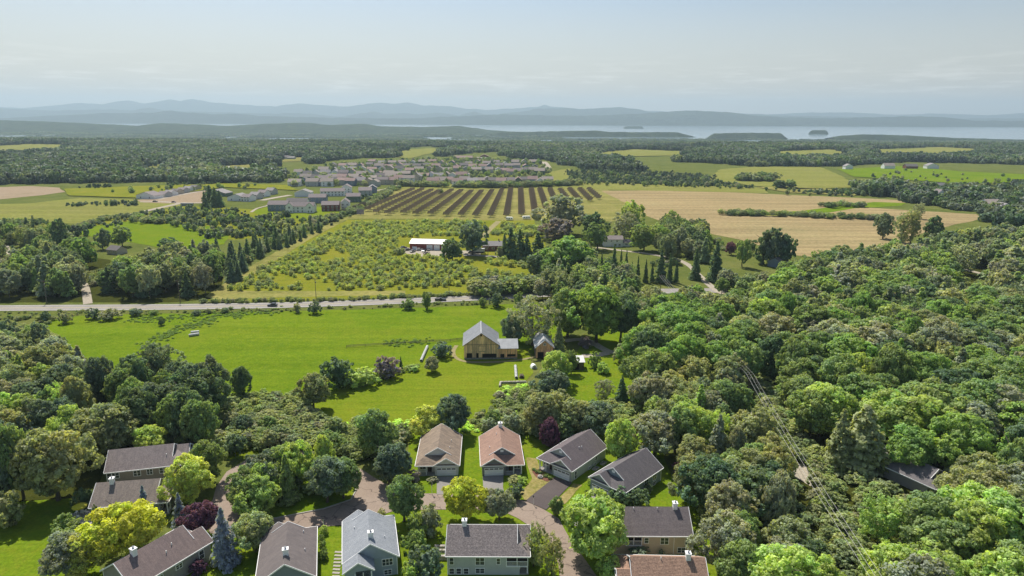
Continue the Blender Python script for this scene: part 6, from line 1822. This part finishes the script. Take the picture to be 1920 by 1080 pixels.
rg = random.Random(21)
VROWS = [(548, 742, 347.5, 13, 'front left row of the village'), (566, 792, 339, 13, 'second row at the left of the village'), (806, 1034, 345, 16, 'front right row of the village behind the hedge'),
         (552, 770, 331, 13, 'third row at the left of the village'), (776, 884, 334, 8, 'middle of the village'), (886, 1020, 326, 10, 'neat row above the grass strip'),
         (600, 884, 323, 16, 'fourth row of the village'), (862, 1010, 317, 9, 'row behind the neat row'), (616, 862, 316, 14, 'fifth row of the village'),
         (690, 856, 309, 9, 'back left of the village'), (872, 1006, 310, 8, 'back right of the village')]
for x0, x1, y, n, where in VROWS:
    for i in range(n):
        x = x0 + (x1 - x0) * (i + 0.5) / n + rg.uniform(-2, 2)
        p = gp(x, y + rg.uniform(-2.2, 2.2))
        rd = 'x' if rg.random() < 0.72 else 'y'
        rf = rg.choice(['tan', 'grey', 'mauve', 'tan', 'rose', 'rose', 'dark', 'tan'])
        wl_ = rg.choice(['grey', 'blue', 'beige', 'white', 'white', 'tan', 'green', 'blue'])
        w = rg.uniform(12.5, 16.5) * (1 if rd == 'x' else 0.75)
        wi = [(-w * 0.28, 1.6, 1.3, 1.4), (w * 0.28, 1.6, 1.3, 1.4), (-w * 0.28, 4.3, 1.3, 1.4), (w * 0.28, 4.3, 1.3, 1.4)] if y > 338 else []
        simple_house('small %s roofed %s house in the %s' % (rf if rf != 'rose' else 'reddish', wl_, where), p.x, p.y, rg.uniform(-8, 8), w, rg.uniform(10, 13), rg.uniform(5.4, 6.8), rg.uniform(2.8, 4.0), SD[wl_], SH[rf], wi,
                     'village_house', 'house', 'village houses beyond the solar field', p.z, rd)
vt = []
for s in spots([(545, 348), (540, 326), (610, 310), (700, 302), (860, 296), (1010, 303), (1035, 320), (1030, 346)], 16, (5, 9.5), (0.7, 1.0), [], zmid=0.3, seed=610):
    if s[5] < 0.62: vt.append((s[0], s[1], s[2], s[4] / 2, s[4] / 2, s[3] / 2, s[5] * 6, int(s[5] * 7919) % 4))
pc_far = proto_coll('far_trees', far_m)
scatter('village_trees', 'garden trees among the village houses', vt, pc_far)
# scattered trees on far fields and fairways
ft = []
for poly, sp, kp in [([(1600, 330), (1700, 318), (1900, 330), (1900, 345), (1700, 345)], 26, 0.35), ([(1420, 352), (1640, 362), (1600, 368), (1480, 364)], 14, 0.5), ([(120, 366), (260, 350), (540, 346), (560, 356), (380, 358)], 16, 0.45), ([(200, 412), (360, 395), (500, 402), (600, 412), (540, 440), (420, 445), (300, 420)], 9, 0.6), ([(1060, 345), (1300, 350), (1420, 356), (1320, 328), (1080, 320)], 14, 0.5)]:
    for s in spots(poly, sp, (3, 7), (0.7, 1.0), [], zmid=0.3, seed=int(sp * 31)):
        if s[5] < kp: ft.append((s[0], s[1], s[2], s[4] / 2, s[4] / 2, s[3] / 2, s[5] * 90, int(s[5] * 7919) % 4))
scatter('field_trees', 'scattered small trees on the far fields', ft, pc_far)

FARB = [('school with a red roof and pale wall behind the village', 868, 300, 36, 16, 5, 4, 'beige', 'rose', 'x'), ('pale flat wing beside the red roofed school', 898, 299, 26, 12, 4, 1, 'white', 'tan', 'x'),
        ('second red roofed building behind the village', 908, 297, 16, 12, 5, 4, 'brick', 'rose', 'y'), ('long grey barn in the far field', 528, 299, 28, 14, 5, 3.5, 'grey', 'dark', 'x'),
        ('small grey barn beside the long one', 545, 299, 13, 12, 4, 2.5, 'grey', 'grey', 'x'), ('grey house at the top of the village', 611, 300, 12, 12, 6, 3, 'grey', 'grey', 'x'),
        ('white house at the left of the fairway', 1592, 318, 14, 12, 6, 4, 'white', 'grey', 'y'), ('big pale gabled house on the fairway', 1668, 317, 20, 13, 6, 4.5, 'white', 'tan', 'x'),
        ('dark roofed brick house on the fairway', 1710, 317, 22, 13, 5, 4, 'brick', 'dark', 'x'), ('white gabled house right on the fairway', 1749, 317, 22, 13, 6, 4.5, 'white', 'grey', 'y'),
        ('white barns near the lake shore at right', 1842, 282, 14, 14, 6, 3, 'white', 'grey', 'x'), ('grey roof in the right hand suburb woods', 1762, 362, 22, 12, 7, 5, 'grey', 'grey', 'x'),
        ('pale house under the grey roof in the suburb woods', 1764, 376, 14, 11, 8, 4, 'white', 'mauve', 'y'), ('wide tan roof at the right edge', 1864, 395, 26, 14, 7, 3.5, 'white', 'tan', 'x'),
        ('pale roof at the right edge beside the tan one', 1886, 399, 24, 12, 6, 3, 'white', 'grey', 'y'), ('house with a pale roof in the left forest clearing', 312, 315, 16, 12, 5, 4, 'grey', 'grey', 'y'),
        ('pale farm sheds at the far left', 88, 268, 18, 20, 6, 3, 'white', 'grey', 'x'), ('far red roof in the left forest', 418, 281, 14, 20, 9, 4, 'brick', 'rose', 'x'),
        ('grey house at the left of the round copse', 1425, 312, 26, 14, 5, 3, 'tan', 'dark', 'x'), ('far pale house in the middle right forest', 1300, 298, 10, 12, 9, 4, 'white', 'grey', 'x'),
        ('far white house below the lake on the right', 1480, 282, 10, 14, 10, 4, 'white', 'grey', 'x'), ('second far white house below the lake on the right', 1500, 280, 12, 14, 10, 4, 'white', 'tan', 'x')]
for a in FARB:
    px_house(*a[:10], name='far_house')

# ---------------------------------------------------------------- solar trackers
def solar_mat():
    m, t, b = newmat('solar_panel')
    v = t.nodes.new('ShaderNodeTexCoord').outputs['UV']
    b.inputs['Base Color'].default_value = (0.035, 0.03, 0.045, 1)
    lnk(t, ramp(t, ntex(t, coords(t), 0.8, 2), [(0.3, (0.25, 0.19, 0.20)), (0.7, (0.34, 0.265, 0.275))]), b.inputs['Base Color'])
    b.inputs['Roughness'].default_value = 0.35
    return m
M['solar'] = solar_mat()
def tracker_mesh(nrm, wd=6.6, hg=4.8):
    nrm = Vector(nrm).normalized()
    ax = Vector((0, 0, 1)).cross(nrm).normalized(); ay = nrm.cross(ax)
    c = Vector((0, 0, 3.3))
    b = MB()
    for i in range(4):
        for j in range(5):
            u = (-0.5 + (i + 0.5) / 4) * wd; v = (-0.5 + (j + 0.5) / 5) * hg
            q = c + ax * u + ay * v
            hu, hv = ax * (wd / 8 - 0.05), ay * (hg / 10 - 0.04)
            b.prism([q - hu - hv, q + hu - hv, q + hu + hv, q - hu + hv], nrm * 0.06, 0)
    for k in (-0.3, 0.3): b.bar(c + ax * (k * wd) - ay * (hg / 2) - nrm * 0.06, c + ax * (k * wd) + ay * (hg / 2) - nrm * 0.06, 0.12, 0.12, 1)
    b.bar(c - ax * (wd / 2) - nrm * 0.15, c + ax * (wd / 2) - nrm * 0.15, 0.16, 0.16, 1)
    b.cone((0, 0, -0.1), c - nrm * 0.15, 0.16, 0.14, 8, 1)
    return b.mesh('solar_tracker', [M['solar'], M['grey_metal']])
tm = tracker_mesh((SUN_DIR.x, SUN_DIR.y, SUN_DIR.z * 0.75))
ROWS = [((643, 402), (680, 388), 5), ((690, 396), (773, 359), 15), ((706, 401), (791, 359), 16), ((727, 403), (808, 361), 17), ((757, 402), (825, 361), 17), ((780, 404), (846, 361), 17), ((808, 404), (864, 362), 17),
        ((837, 406), (883, 363), 17), ((865, 406), (902, 363), 17), ((892, 407), (922, 362), 17), ((920, 407), (941, 360), 18), ((950, 407), (957.5, 358), 18), ((978, 405), (976, 358), 18), ((1003, 402), (996, 358), 18),
        ((1024, 393), (1012, 358), 14), ((1041, 382), (1031, 358), 10), ((1062, 374), (1050, 359), 6), ((1087, 379), (1068, 358), 9), ((1107, 378), (1087, 358), 9), ((1123, 374), (1104, 358), 7)]
ordn = ['first', 'second', 'third', 'fourth', 'fifth', 'sixth', 'seventh', 'eighth', 'ninth', 'tenth', 'eleventh', 'twelfth', 'thirteenth', 'fourteenth', 'fifteenth', 'sixteenth', 'seventeenth', 'eighteenth', 'nineteenth', 'last']
for ri, (a, c, n) in enumerate(ROWS):
    A, B = gp(*a), gp(*c)
    for i in range(n):
        q = A.lerp(B, i / (n - 1))
        o = link('solar_tracker', tm, None, (q.x, q.y, 0))
        tag(o, 'dark solar tracker, %s from the near end of the %s row from the left' % ((ordn[:19] + ['twentieth'])[i], ordn[ri]), 'solar tracker', 'solar trackers')
q = gp(676, 404)
tag(link('solar_tracker', tracker_mesh((0.1, -1, 0.35)), None, (q.x, q.y, 0)), 'solar tracker turned to face the camera at the near left corner', 'solar tracker')

# ---------------------------------------------------------------- vehicles
_wheel = None
def car(label, p, yaw, L=4.6, W_=1.85, paint=(0.05, 0.05, 0.055), kind='car', group=None, z=0.0):
    global _wheel
    H = tag(empty({'truck': 'box_truck', 'pickup': 'pickup_truck'}.get(kind, 'parked_car'), (p[0], p[1], z), D2R(yaw)), label, {'truck': 'truck', 'pickup': 'pickup'}.get(kind, 'car'), group)
    pm = plain('car_paint', paint, 0.3, 0.05, 1, 0.0, 0.6)
    h, w = L / 2, W_ / 2
    if kind == 'truck':
        body = MB().box(-h, h * 0.45, -w, w, 0.9, 3.1); body.build('cargo_box', pm, H)
        cb = MB().prism([(h * 0.48, -w, 0.5), (h, -w, 0.5), (h, -w, 1.3), (h * 0.85, -w, 2.2), (h * 0.48, -w, 2.2)], (0, 2 * w, 0)).build('cab', pm, H)
        MB().box(h * 0.6, h * 0.82, -w - 0.01, w + 0.01, 1.4, 1.95).build('side_window', M['glass'], H)
        MB().box(-h, h * 0.9, -w * 0.8, w * 0.8, 0.45, 0.88).build('chassis', M['black'], H)
    else:
        prof = [(-h, 0.35), (h, 0.35), (h, 0.75), (h * 0.92, 0.9), (h * 0.42, 1.0)]
        if kind == 'pickup': prof += [(h * 0.22, 1.05), (-h, 1.05)]
        else: prof += [(-h * 0.85, 1.05), (-h, 0.9)]
        MB().prism([(x, -w, z_) for x, z_ in prof], (0, 2 * w, 0)).build('body', pm, H)
        c0, c1 = (-0.18 * h, 0.36 * h) if kind == 'pickup' else (-0.75 * h, 0.38 * h)
        cbp = [(c0, 1.04), (c1, 1.0), (c1 - 0.28 * h, 1.55), (c0 + 0.12 * h, 1.58)]
        cab = MB().prism([(x, -w * 0.88, z_) for x, z_ in cbp], (0, 1.76 * w, 0)).build('cabin', M['glass'], H)
        MB().prism([(x, -w * 0.8, 1.56 + dz) for x, dz in ((c0 + 0.1 * h, 0), (c1 - 0.27 * h, 0), (c1 - 0.3 * h, 0.07), (c0 + 0.14 * h, 0.07))], (0, 1.6 * w, 0)).build('cabin_roof', pm, H)
        if kind == 'pickup': MB().box(-h * 0.94, -0.22 * h, -w * 0.82, w * 0.82, 1.06, 1.09).build('load_bed', M['black'], H)
    if _wheel is None:
        _wheel = MB().cone((0, -0.12, 0), (0, 0.12, 0), 0.34, 0.34, 12, 0).cone((0, -0.14, 0), (0, 0.14, 0), 0.18, 0.18, 10, 1).mesh('wheel', [M['black'], M['grey_metal']])
    for sx in (-0.62, 0.62):
        for sy in (-1, 1): link('wheel', _wheel, H, (sx * h, sy * (w - 0.1), 0.34))
    return H
car('dark pickup truck driving on the road', gp(826, 564), 3, 5.6, 2.0, (0.03, 0.03, 0.035), 'pickup', z=0.13)
car('dark car driving on the left part of the road', gp(511, 574.5), 183, 4.6, 1.85, (0.03, 0.035, 0.06), z=0.13)
car('white box truck parked by the brick house', gp(897, 474), 178, 8.5, 2.4, (0.7, 0.7, 0.7), 'truck')
YC = [(766, 470, 20, (0.05, 0.05, 0.055), 'black car at the left of the workshop yard'), (774, 473, 60, (0.3, 0.29, 0.27), 'tan car in the workshop yard'), (780, 467, -30, (0.12, 0.05, 0.04), 'rusty car before the workshop wall'),
      (787, 470, 10, (0.5, 0.5, 0.5), 'silver car in the middle of the workshop yard'), (795, 472, 80, (0.04, 0.045, 0.05), 'dark car by the workshop doors'), (803, 470, 100, (0.06, 0.06, 0.07), 'charcoal car by the workshop doors'),
      (811, 468, 20, (0.2, 0.2, 0.21), 'grey car beside the workshop door'), (757, 466, 40, (0.03, 0.04, 0.08), 'dark blue tractor like car behind the workshop'), (800, 477, 50, (0.16, 0.1, 0.06), 'brown car at the front of the workshop yard'),
      (752, 473, 10, (0.25, 0.25, 0.26), 'grey car at the left end of the yard'), (884, 475, 5, (0.14, 0.12, 0.12), 'dull car under the tree by the white truck'), (291, 379, 0, (0.05, 0.05, 0.06), 'dark car at the building site'), (326, 380, 10, (0.13, 0.06, 0.05), 'rusty digger like car at the building site')]
for x, y, a, c, lab in YC:
    car(lab, gp(x, y), a, 4.8, 1.9, c, group='vehicles in the yards', z=0.14)
psheet('yard_gravel', [(742, 474), (752, 462), (775, 466), (838, 468), (838, 478), (800, 484), (780, 478)], 0.10, M['gravel'], 'worn gravel of the workshop yard', 0.5, 3)
psheet('yard_gravel', [(864, 470), (905, 470), (900, 480), (870, 480)], 0.11, M['gravel'], 'gravel parking by the brick house', 0.5, 3)
def trailer(label, x, y, yaw, L=7.0):
    p = gp(x, y)
    H = tag(empty('caravan', (p.x, p.y, 0.1), D2R(yaw)), label, 'caravan')
    MB().prism([(-L / 2, -1.2, 0.6), (L / 2, -1.2, 0.6), (L / 2 + 0.2, -1.2, 1.6), (L / 2 - 0.5, -1.2, 2.8), (-L / 2 + 0.4, -1.2, 2.8), (-L / 2, -1.2, 2.2)], (0, 2.4, 0)).build('body', M['white'], H)
    for u in (-2, 0.2, 2.2): MB().box(u - 0.5, u + 0.5, -1.23, -1.19, 1.5, 2.2).build('side_window', M['glass'], H)
    for s in (-1, 1): link('wheel', _wheel, H, (-0.3, s * 1.1, 0.34))
    MB().bar((L / 2, 0, 0.5), (L / 2 + 1.4, 0, 0.5), 0.1).build('drawbar', M['black'], H)
trailer('white caravan at the near edge of the solar field', 987, 411, 8)
trailer('second white caravan left of the first at the solar field', 955, 413, -12, 6)
trailer('white boat like caravan beside the huge willow', 1004, 409, 20, 5)
# shipping container at the building site
p = gp(351, 386)
C_ = tag(empty('container', (p.x, p.y, 0)), 'grey container beside the pale new road', 'container')
MB().box(-6, 6, -1.3, 1.3, 0.1, 2.9).build('shell', plain('container_grey', (0.3, 0.31, 0.32)), C_)
cr_ = MB()
for k in range(24): cr_.box(-5.9 + 0.5 * k, -5.75 + 0.5 * k, -1.36, -1.305, 0.3, 2.7)
cr_.build('corrugation', plain('container_rib', (0.26, 0.27, 0.28)), C_)

# ---------------------------------------------------------------- poles and wires
def pole(label, p, h, yaw, group=None):
    H = tag(empty('utility_pole', p, D2R(yaw)), label, 'utility pole', group)
    MB().cone((0, 0, -0.3), (0, 0, h), 0.17, 0.11, 9).build('post', M['post_wood'], H)
    MB().bar((-1.2, 0.16, h - 0.7), (1.2, 0.16, h - 0.7), 0.12, 0.14).bar((-0.6, 0.1, h - 0.75), (0, 0.1, h - 1.4), 0.05).bar((0.6, 0.1, h - 0.75), (0, 0.1, h - 1.4), 0.05).build('crossarm', M['post_wood'], H)
    for x in (-1.1, 0.0, 1.1): MB().cone((x, 0.16, h - 0.63), (x, 0.16, h - 0.36), 0.07, 0.05, 6).build('insulator', M['concrete'], H)
    MB().cone((0.3, 0, h - 2.6), (0.3, 0, h - 1.8), 0.2, 0.2, 8).build('transformer', M['grey_metal'], H)
def wire(label, pts, sag, rad, mat, group=None):
    b = MB()
    for a, c in zip(pts, pts[1:]):
        a, c = Vector(a), Vector(c)
        prev = a
        for k in range(1, 15):
            t = k / 14
            q = a.lerp(c, t) - Vector((0, 0, sag * 4 * t * (1 - t)))
            b.cone(prev, q, rad, rad, 5, 0, False)
            prev = q
    tag(b.build('power_line', mat), label, 'power line', group)
M['wire'] = plain('aluminium_wire', (0.42, 0.41, 0.40), 0.5, 0.05, 1, 0.1)
M['wire_dark'] = plain('dark_wire', (0.10, 0.10, 0.10), 0.6)
RP = [Vector((58, 40, 0)), gp(1640, 1080, 11).xy.to_3d(), gp(1406, 702, 11).xy.to_3d(), gp(1240, 517, 11).xy.to_3d()]
pn = ['utility pole at the bottom of the right hand power line', 'utility pole at the bottom of the right hand power line', 'utility pole in the middle of the right wood', 'utility pole by the road at the end of the right hand power line']
for q, lab in list(zip(RP, pn))[2:]:
    pole(lab, q, 11.6, 6)
for k, (dx, lab) in enumerate([(-1.1, 'left conductor of the power line over the right wood'), (0.0, 'middle conductor of the power line over the right wood'), (1.1, 'right conductor of the power line over the right wood')]):
    wire(lab, [(q.x + dx, q.y, 11.2) for q in RP], 0.9, 0.032, M['wire'])
wire('low dark cable under the power line over the right wood', [(q.x + 2.0, q.y, 9.0) for q in RP], 1.2, 0.022, M['wire_dark'])
RD = [gp(x, y) for x, y in ((-60, 568), (88, 568), (338, 567), (593, 563), (842, 553), (1040, 546))]
for q, lab in list(zip(RD, ['', 'roadside utility pole at far left', 'roadside utility pole left of the orchard track', 'roadside utility pole before the orchard', 'roadside utility pole near the pickup', '']))[1:5]:
    pole(lab, q, 11.5, 2)
wire('upper wire along the main road', [(q.x, q.y, 11.0) for q in RD], 0.8, 0.03, M['wire_dark'])
wire('lower wire along the main road', [(q.x, q.y, 9.2) for q in RD], 0.9, 0.03, M['wire_dark'])
q = gp(915, 481)
pole('pole at the lane before the brick house', q, 8.5, 0)

# ---------------------------------------------------------------- farm and garden things
M['wrap'] = plain('white_bale_wrap', (0.58, 0.58, 0.56), 0.6, 0.08, 2)
bm_ = MB()
n = 14
ring = []
for k, (y, r) in enumerate(((-0.62, 0.45), (-0.6, 0.60), (-0.45, 0.66), (0, 0.68), (0.45, 0.66), (0.6, 0.60), (0.62, 0.45))):
    ring.append([(r * math.cos(2 * math.pi * i / n), y, 0.66 + r * math.sin(2 * math.pi * i / n)) for i in range(n)])
fs = []
for k in range(6):
    for i in range(n): fs.append((k * n + i, k * n + (i + 1) % n, (k + 1) * n + (i + 1) % n, (k + 1) * n + i))
fs += [list(range(n)), list(range(7 * n - 1, 6 * n - 1, -1))]
bm_.add([v for r_ in ring for v in r_], fs)
bm_.v = [(x * 0.82, y * 0.95, z * 0.82) for x, y, z in bm_.v]
bale_me = bm_.mesh('wrapped_bale', M['wrap'])
bale_me.polygons.foreach_set('use_smooth', [True] * len(bale_me.polygons))
def bales(a, b, n, label, group):
    A, B = gp(*a), gp(*b)
    L = (B - A).length
    ang = math.atan2((B - A).y, (B - A).x) - math.pi / 2
    for i in range(n):
        q = A.lerp(B, i / max(n - 1, 1))
        tag(link('wrapped_bale', bale_me, None, (q.x, q.y, 0.08), ang + RND.uniform(-0.05, 0.05)), label, 'bale', group)
bales((790, 678), (801, 653), 11, 'white wrapped bale in the long row left of the barn', 'bale row left of the barn')
bales((966.5, 690), (968, 710), 8, 'white wrapped bale in the short row right of the lawn', 'bale row right of the lawn')
bales((357, 631), (371, 629), 6, 'white wrapped bale in the near row on the meadow', 'near bale row on the meadow')
bales((361, 625.5), (371, 624.5), 5, 'white wrapped bale in the far row on the meadow', 'far bale row on the meadow')
p = gp(975, 708)
lg = tag(empty('log_pile', (p.x, p.y, 0.05)), 'brown logs lying beside the short bale row', 'log pile')
for k, (x, z_) in enumerate(((0, 0.3), (0.6, 0.3), (1.2, 0.3), (0.3, 0.8), (0.9, 0.8))):
    MB().cone((x, -1, z_), (x, 1.1, z_), 0.3, 0.28, 9).build('log', M['bark'], lg)

def stone_wall(label, a, b, h, name='stone_wall', rows=2, mat=None, pix=True):
    A, B = (gp(*a), gp(*b)) if pix else (Vector(a), Vector(b))
    H = tag(empty(name, A, math.atan2((B - A).y, (B - A).x)), label, 'stone wall')
    L = (B - A).length
    for r_ in range(rows):
        x = -0.2 * (r_ % 2)
        while x < L:
            w = RND.uniform(0.7, 1.4)
            z0, z1 = h * r_ / rows, h * (r_ + 1) / rows
            j = RND.uniform(-0.05, 0.05)
            s = MB()
            x0, x1 = x + 0.02, x + w - 0.02
            s.add([(x0, -0.35 + j, z0), (x1, -0.35 + j * 0.5, z0), (x1, 0.35, z0), (x0, 0.35, z0), (x0 + 0.06, -0.3 + j, z1 - 0.03), (x1 - 0.06, -0.28 + j, z1 - 0.05), (x1 - 0.05, 0.3, z1 - 0.02), (x0 + 0.05, 0.3, z1 - 0.04)],
                  [(3, 2, 1, 0), (4, 5, 6, 7), (0, 1, 5, 4), (1, 2, 6, 5), (2, 3, 7, 6), (3, 0, 4, 7)])
            s.build('stone', mat or M['stone'], H)
            x += w
    return H
M['pale_stone'] = plain('pale_barn_stone', (0.40, 0.37, 0.33), 0.9, 0.25, 1.5)
stone_wall('pale dry stone wall along the bottom of the lawn', (939, 719), (986, 718), 0.8, mat=M['pale_stone'])
stone_wall('short pale stone wall end turning towards the houses', (937, 726), (938.5, 720), 0.8, mat=M['pale_stone'])
stone_wall('lower stone retaining wall beside the grey sided house', (814, 1049), (842, 1049), 1.0, mat=M['pale_stone'])
stone_wall('middle stone retaining wall beside the grey sided house', (815, 1038), (840, 1038), 1.0, mat=M['pale_stone'])
stone_wall('upper stone retaining wall beside the grey sided house', (816, 1030), (838, 1030), 1.0, mat=M['pale_stone'])
for i, (x, y) in enumerate(((820, 1044), (828, 1044), (836, 1044), (821, 1035), (830, 1035))):
    shrub_px(x, y - 6, y + 1, 9, 'l', 'small plants between the stone retaining walls', 'terrace plants', 'terrace_plant', 'plant')

def fence(label, pix, h=1.2, gap=3.0):
    W_ = [gp(*p) for p in pix]
    H = tag(empty('rail_fence', W_[0]), label, 'fence')
    o = W_[0]
    for a, b in zip(W_, W_[1:]):
        L = (b - a).length; n = max(1, int(L / gap))
        for k in range(n + 1):
            q = a.lerp(b, k / n) - o
            MB().bar((q.x, q.y, -0.2), (q.x, q.y, h), 0.14).build('post', M['post_wood'], H)
        for z_ in (0.45, 0.8, 1.1):
            MB().bar(a - o + Vector((0, 0, z_)), b - o + Vector((0, 0, z_)), 0.05, 0.12).build('rail', M['post_wood'], H)
fence('dark rail fence left of the barn', [(845, 641), (857, 639), (869, 638)])
fence('thin post fence across the meadow', [(650, 652), (720, 648), (800, 643), (845, 641)], 1.0, 6)
fence('roadside rail fence by the meadow', [(905, 575), (925, 575)], 1.2, 3)

def parasol(label, p, c):
    H = tag(empty('parasol', p), label, 'parasol')
    MB().cone((0, 0, 0), (0, 0, 2.5), 0.03, 0.03, 8).build('pole', M['grey_metal'], H)
    cn_ = MB()
    n = 10
    vs = [(0, 0, 2.75)] + [(1.6 * math.cos(2 * math.pi * i / n), 1.6 * math.sin(2 * math.pi * i / n), 2.2) for i in range(n)] + [(1.6 * math.cos(2 * math.pi * i / n), 1.6 * math.sin(2 * math.pi * i / n), 2.0) for i in range(n)]
    cn_.add(vs, [(0, 1 + i, 1 + (i + 1) % n) for i in range(n)] + [(1 + i, 11 + i, 11 + (i + 1) % n, 1 + (i + 1) % n) for i in range(n)])
    cn_.build('canopy', plain('parasol_cloth', c, 0.7, 0.05), H)
    MB().cone((0, 0, 0), (0, 0, 0.1), 0.3, 0.28, 12).build('base', M['concrete'], H)
pp = gp(152, 966)
psheet('terrace', [(132, 964), (172, 958), (178, 985), (165, 992), (140, 975)], 0.16, M['concrete'], 'paved terrace under the yellow parasol')
parasol('yellow parasol on the terrace of the lower left house', (pp.x, pp.y, 0.16), (0.55, 0.5, 0.03))
def chair(label, p, rz, c=None):
    H = tag(empty('garden_chair', p, rz), label, 'chair', 'garden chairs')
    m = c or M['white']
    MB().box(-0.28, 0.28, -0.28, 0.28, 0.4, 0.46).build('seat', m, H)
    MB().box(-0.28, 0.28, 0.24, 0.3, 0.46, 0.95).build('backrest', m, H)
    for sx in (-0.25, 0.25):
        for sy in (-0.25, 0.25): MB().box(sx - 0.03, sx + 0.03, sy - 0.03, sy + 0.03, 0, 0.4).build('leg', m, H)
for k, (dx, dy) in enumerate(((-1.2, 0.3), (1.1, 0.6), (0.3, -1.3), (-0.6, 1.3))):
    chair(['white garden chair left of the parasol', 'white garden chair right of the parasol', 'white garden chair in front of the parasol', 'white garden chair behind the parasol'][k], (pp.x + dx, pp.y + dy, 0.16), k * 1.6)
tb = tag(empty('garden_table', (pp.x + 0.4, pp.y + 0.2, 0.16)), 'small round garden table under the parasol', 'table')
MB().cone((0, 0, 0.68), (0, 0, 0.73), 0.6, 0.6, 14).build('tabletop', M['white'], tb)
MB().cone((0, 0, 0), (0, 0, 0.68), 0.05, 0.05, 8).build('leg', M['white'], tb)
pq = gp(168, 998)
sh_ = tag(empty('storage_box', (pq.x, pq.y, 0.1), 0.1), 'white storage box at the terrace corner', 'box')
MB().box(-0.7, 0.7, -0.5, 0.5, 0, 1.2).build('body', M['white'], sh_)
MB().box(-0.75, 0.75, -0.55, 0.55, 1.2, 1.3).build('lid', M['concrete'], sh_)
pq = gp(998, 690)
tn = tag(empty('storage_tent', (pq.x + 0.5, pq.y, 0.05), 0.3), 'small white storage tent among the trees below the small barn', 'tent')
vs = []; fs = []
for k, y in enumerate((-1.6, 1.6)):
    for i in range(9):
        a = math.pi * i / 8
        vs.append((1.1 * math.cos(a), y * 0.62, 1.5 * math.sin(a)))
for i in range(8): fs.append((i, i + 1, 10 + i, 9 + i))
fs += [list(range(9)), list(range(17, 8, -1))]
MB().add(vs, fs).build('cover', M['white'], tn)
MB().box(-0.5, 0.5, -1.03, -1.0, 0, 1.0).build('flap', M['concrete'], tn)

def lamp(label, p, h=2.2):
    H = tag(empty('lamp_post', p), label, 'lamp post')
    MB().cone((0, 0, 0), (0, 0, h), 0.06, 0.05, 8).build('post', M['white'], H)
    MB().box(-0.15, 0.15, -0.15, 0.15, h, h + 0.35).build('lantern', M['concrete'], H)
    MB().cone((0, 0, h + 0.35), (0, 0, h + 0.55), 0.24, 0.02, 8).build('cap', M['black'], H)
lamp('white lamp post between the dark and the pale blue roofs', gp(607, 992))
lamp('lamp post at the tan roofed house driveway', gp(810, 927), 2.4)
lamp('lamp post at the road bend below the new driveway', gp(1000, 947), 2.0)
for k in range(9):
    q = gp(634.5 - 0.7 * k, 1036 + k * 6.5)
    tag(MB().box(-0.75, 0.75, -0.28, 0.28, 0, 0.1).build('stepping_stone', M['pale_stone'], None, (q.x, q.y, 0.06), RND.uniform(-0.08, 0.08)), 'flat stepping stone in the path beside the pale blue roofed house', 'stepping stone', 'stepping stones')
rg = random.Random(31)
for k in range(14):
    t = k / 13
    q = gp(1002 + 30 * t + rg.uniform(-2, 2), 884 + 14 * t + rg.uniform(-2.5, 2.5))
    make_shrub('bedding_shrub', (q.x, q.y, 0.1), rg.uniform(0.5, 0.9), rg.uniform(0.6, 1.0), 'g', 'small new shrub in the mulch bed by the porch', 'shrub', 'mulch bed shrubs')
q = gp(1013, 896)
bo = MB().cone((0, 0, 0), (0, 0, 0.35), 0.8, 0.7, 9).cone((0, 0, 0.35), (0.1, 0, 0.7), 0.7, 0.3, 9).build('boulder', M['pale_stone'], None, (q.x, q.y, 0.12)); tag(bo, 'pale boulder in the mulch bed', 'boulder')
# window wells beside the mauve grey roofed house
for x, y in ((1117, 880), (1131, 870)):
    q = gp(x, y)
    H = tag(empty('window_well', (q.x, q.y, 0.06), D2R(50)), 'pale timber window well beside the new house wall' + (' nearer the street' if x < 1120 else ' farther back'), 'window well')
    for a in ((-0.9, 0.9, -0.6, -0.45), (-0.9, 0.9, 0.45, 0.6), (-0.9, -0.75, -0.45, 0.45), (0.75, 0.9, -0.45, 0.45)):
        MB().box(*a, 0, 0.35).build('plank', M['concrete'], H)
    MB().box(-0.75, 0.75, -0.45, 0.45, 0.0, 0.05).build('bottom', M['gravel'], H)
# ---------------------------------------------------------------- haze
def haze():
    m = bpy.data.materials.new('air_haze'); m.use_nodes = True
    t = m.node_tree; t.nodes.clear()
    pv = t.nodes.new('ShaderNodeVolumePrincipled')
    pv.inputs['Color'].default_value = (0.63, 0.825, 0.96, 1)
    pv.inputs['Density'].default_value = 7.2e-5
    pv.inputs['Anisotropy'].default_value = 0.25
    out = t.nodes.new('ShaderNodeOutputMaterial')
    lnk(t, pv.outputs[0], out.inputs['Volume'])
    b = MB().box(-41000, 41000, -2500, 26000, LAKE_Z - 12, 680)
    tag(b.build('haze', m), 'pale summer haze over the plain', kind='stuff')
haze()
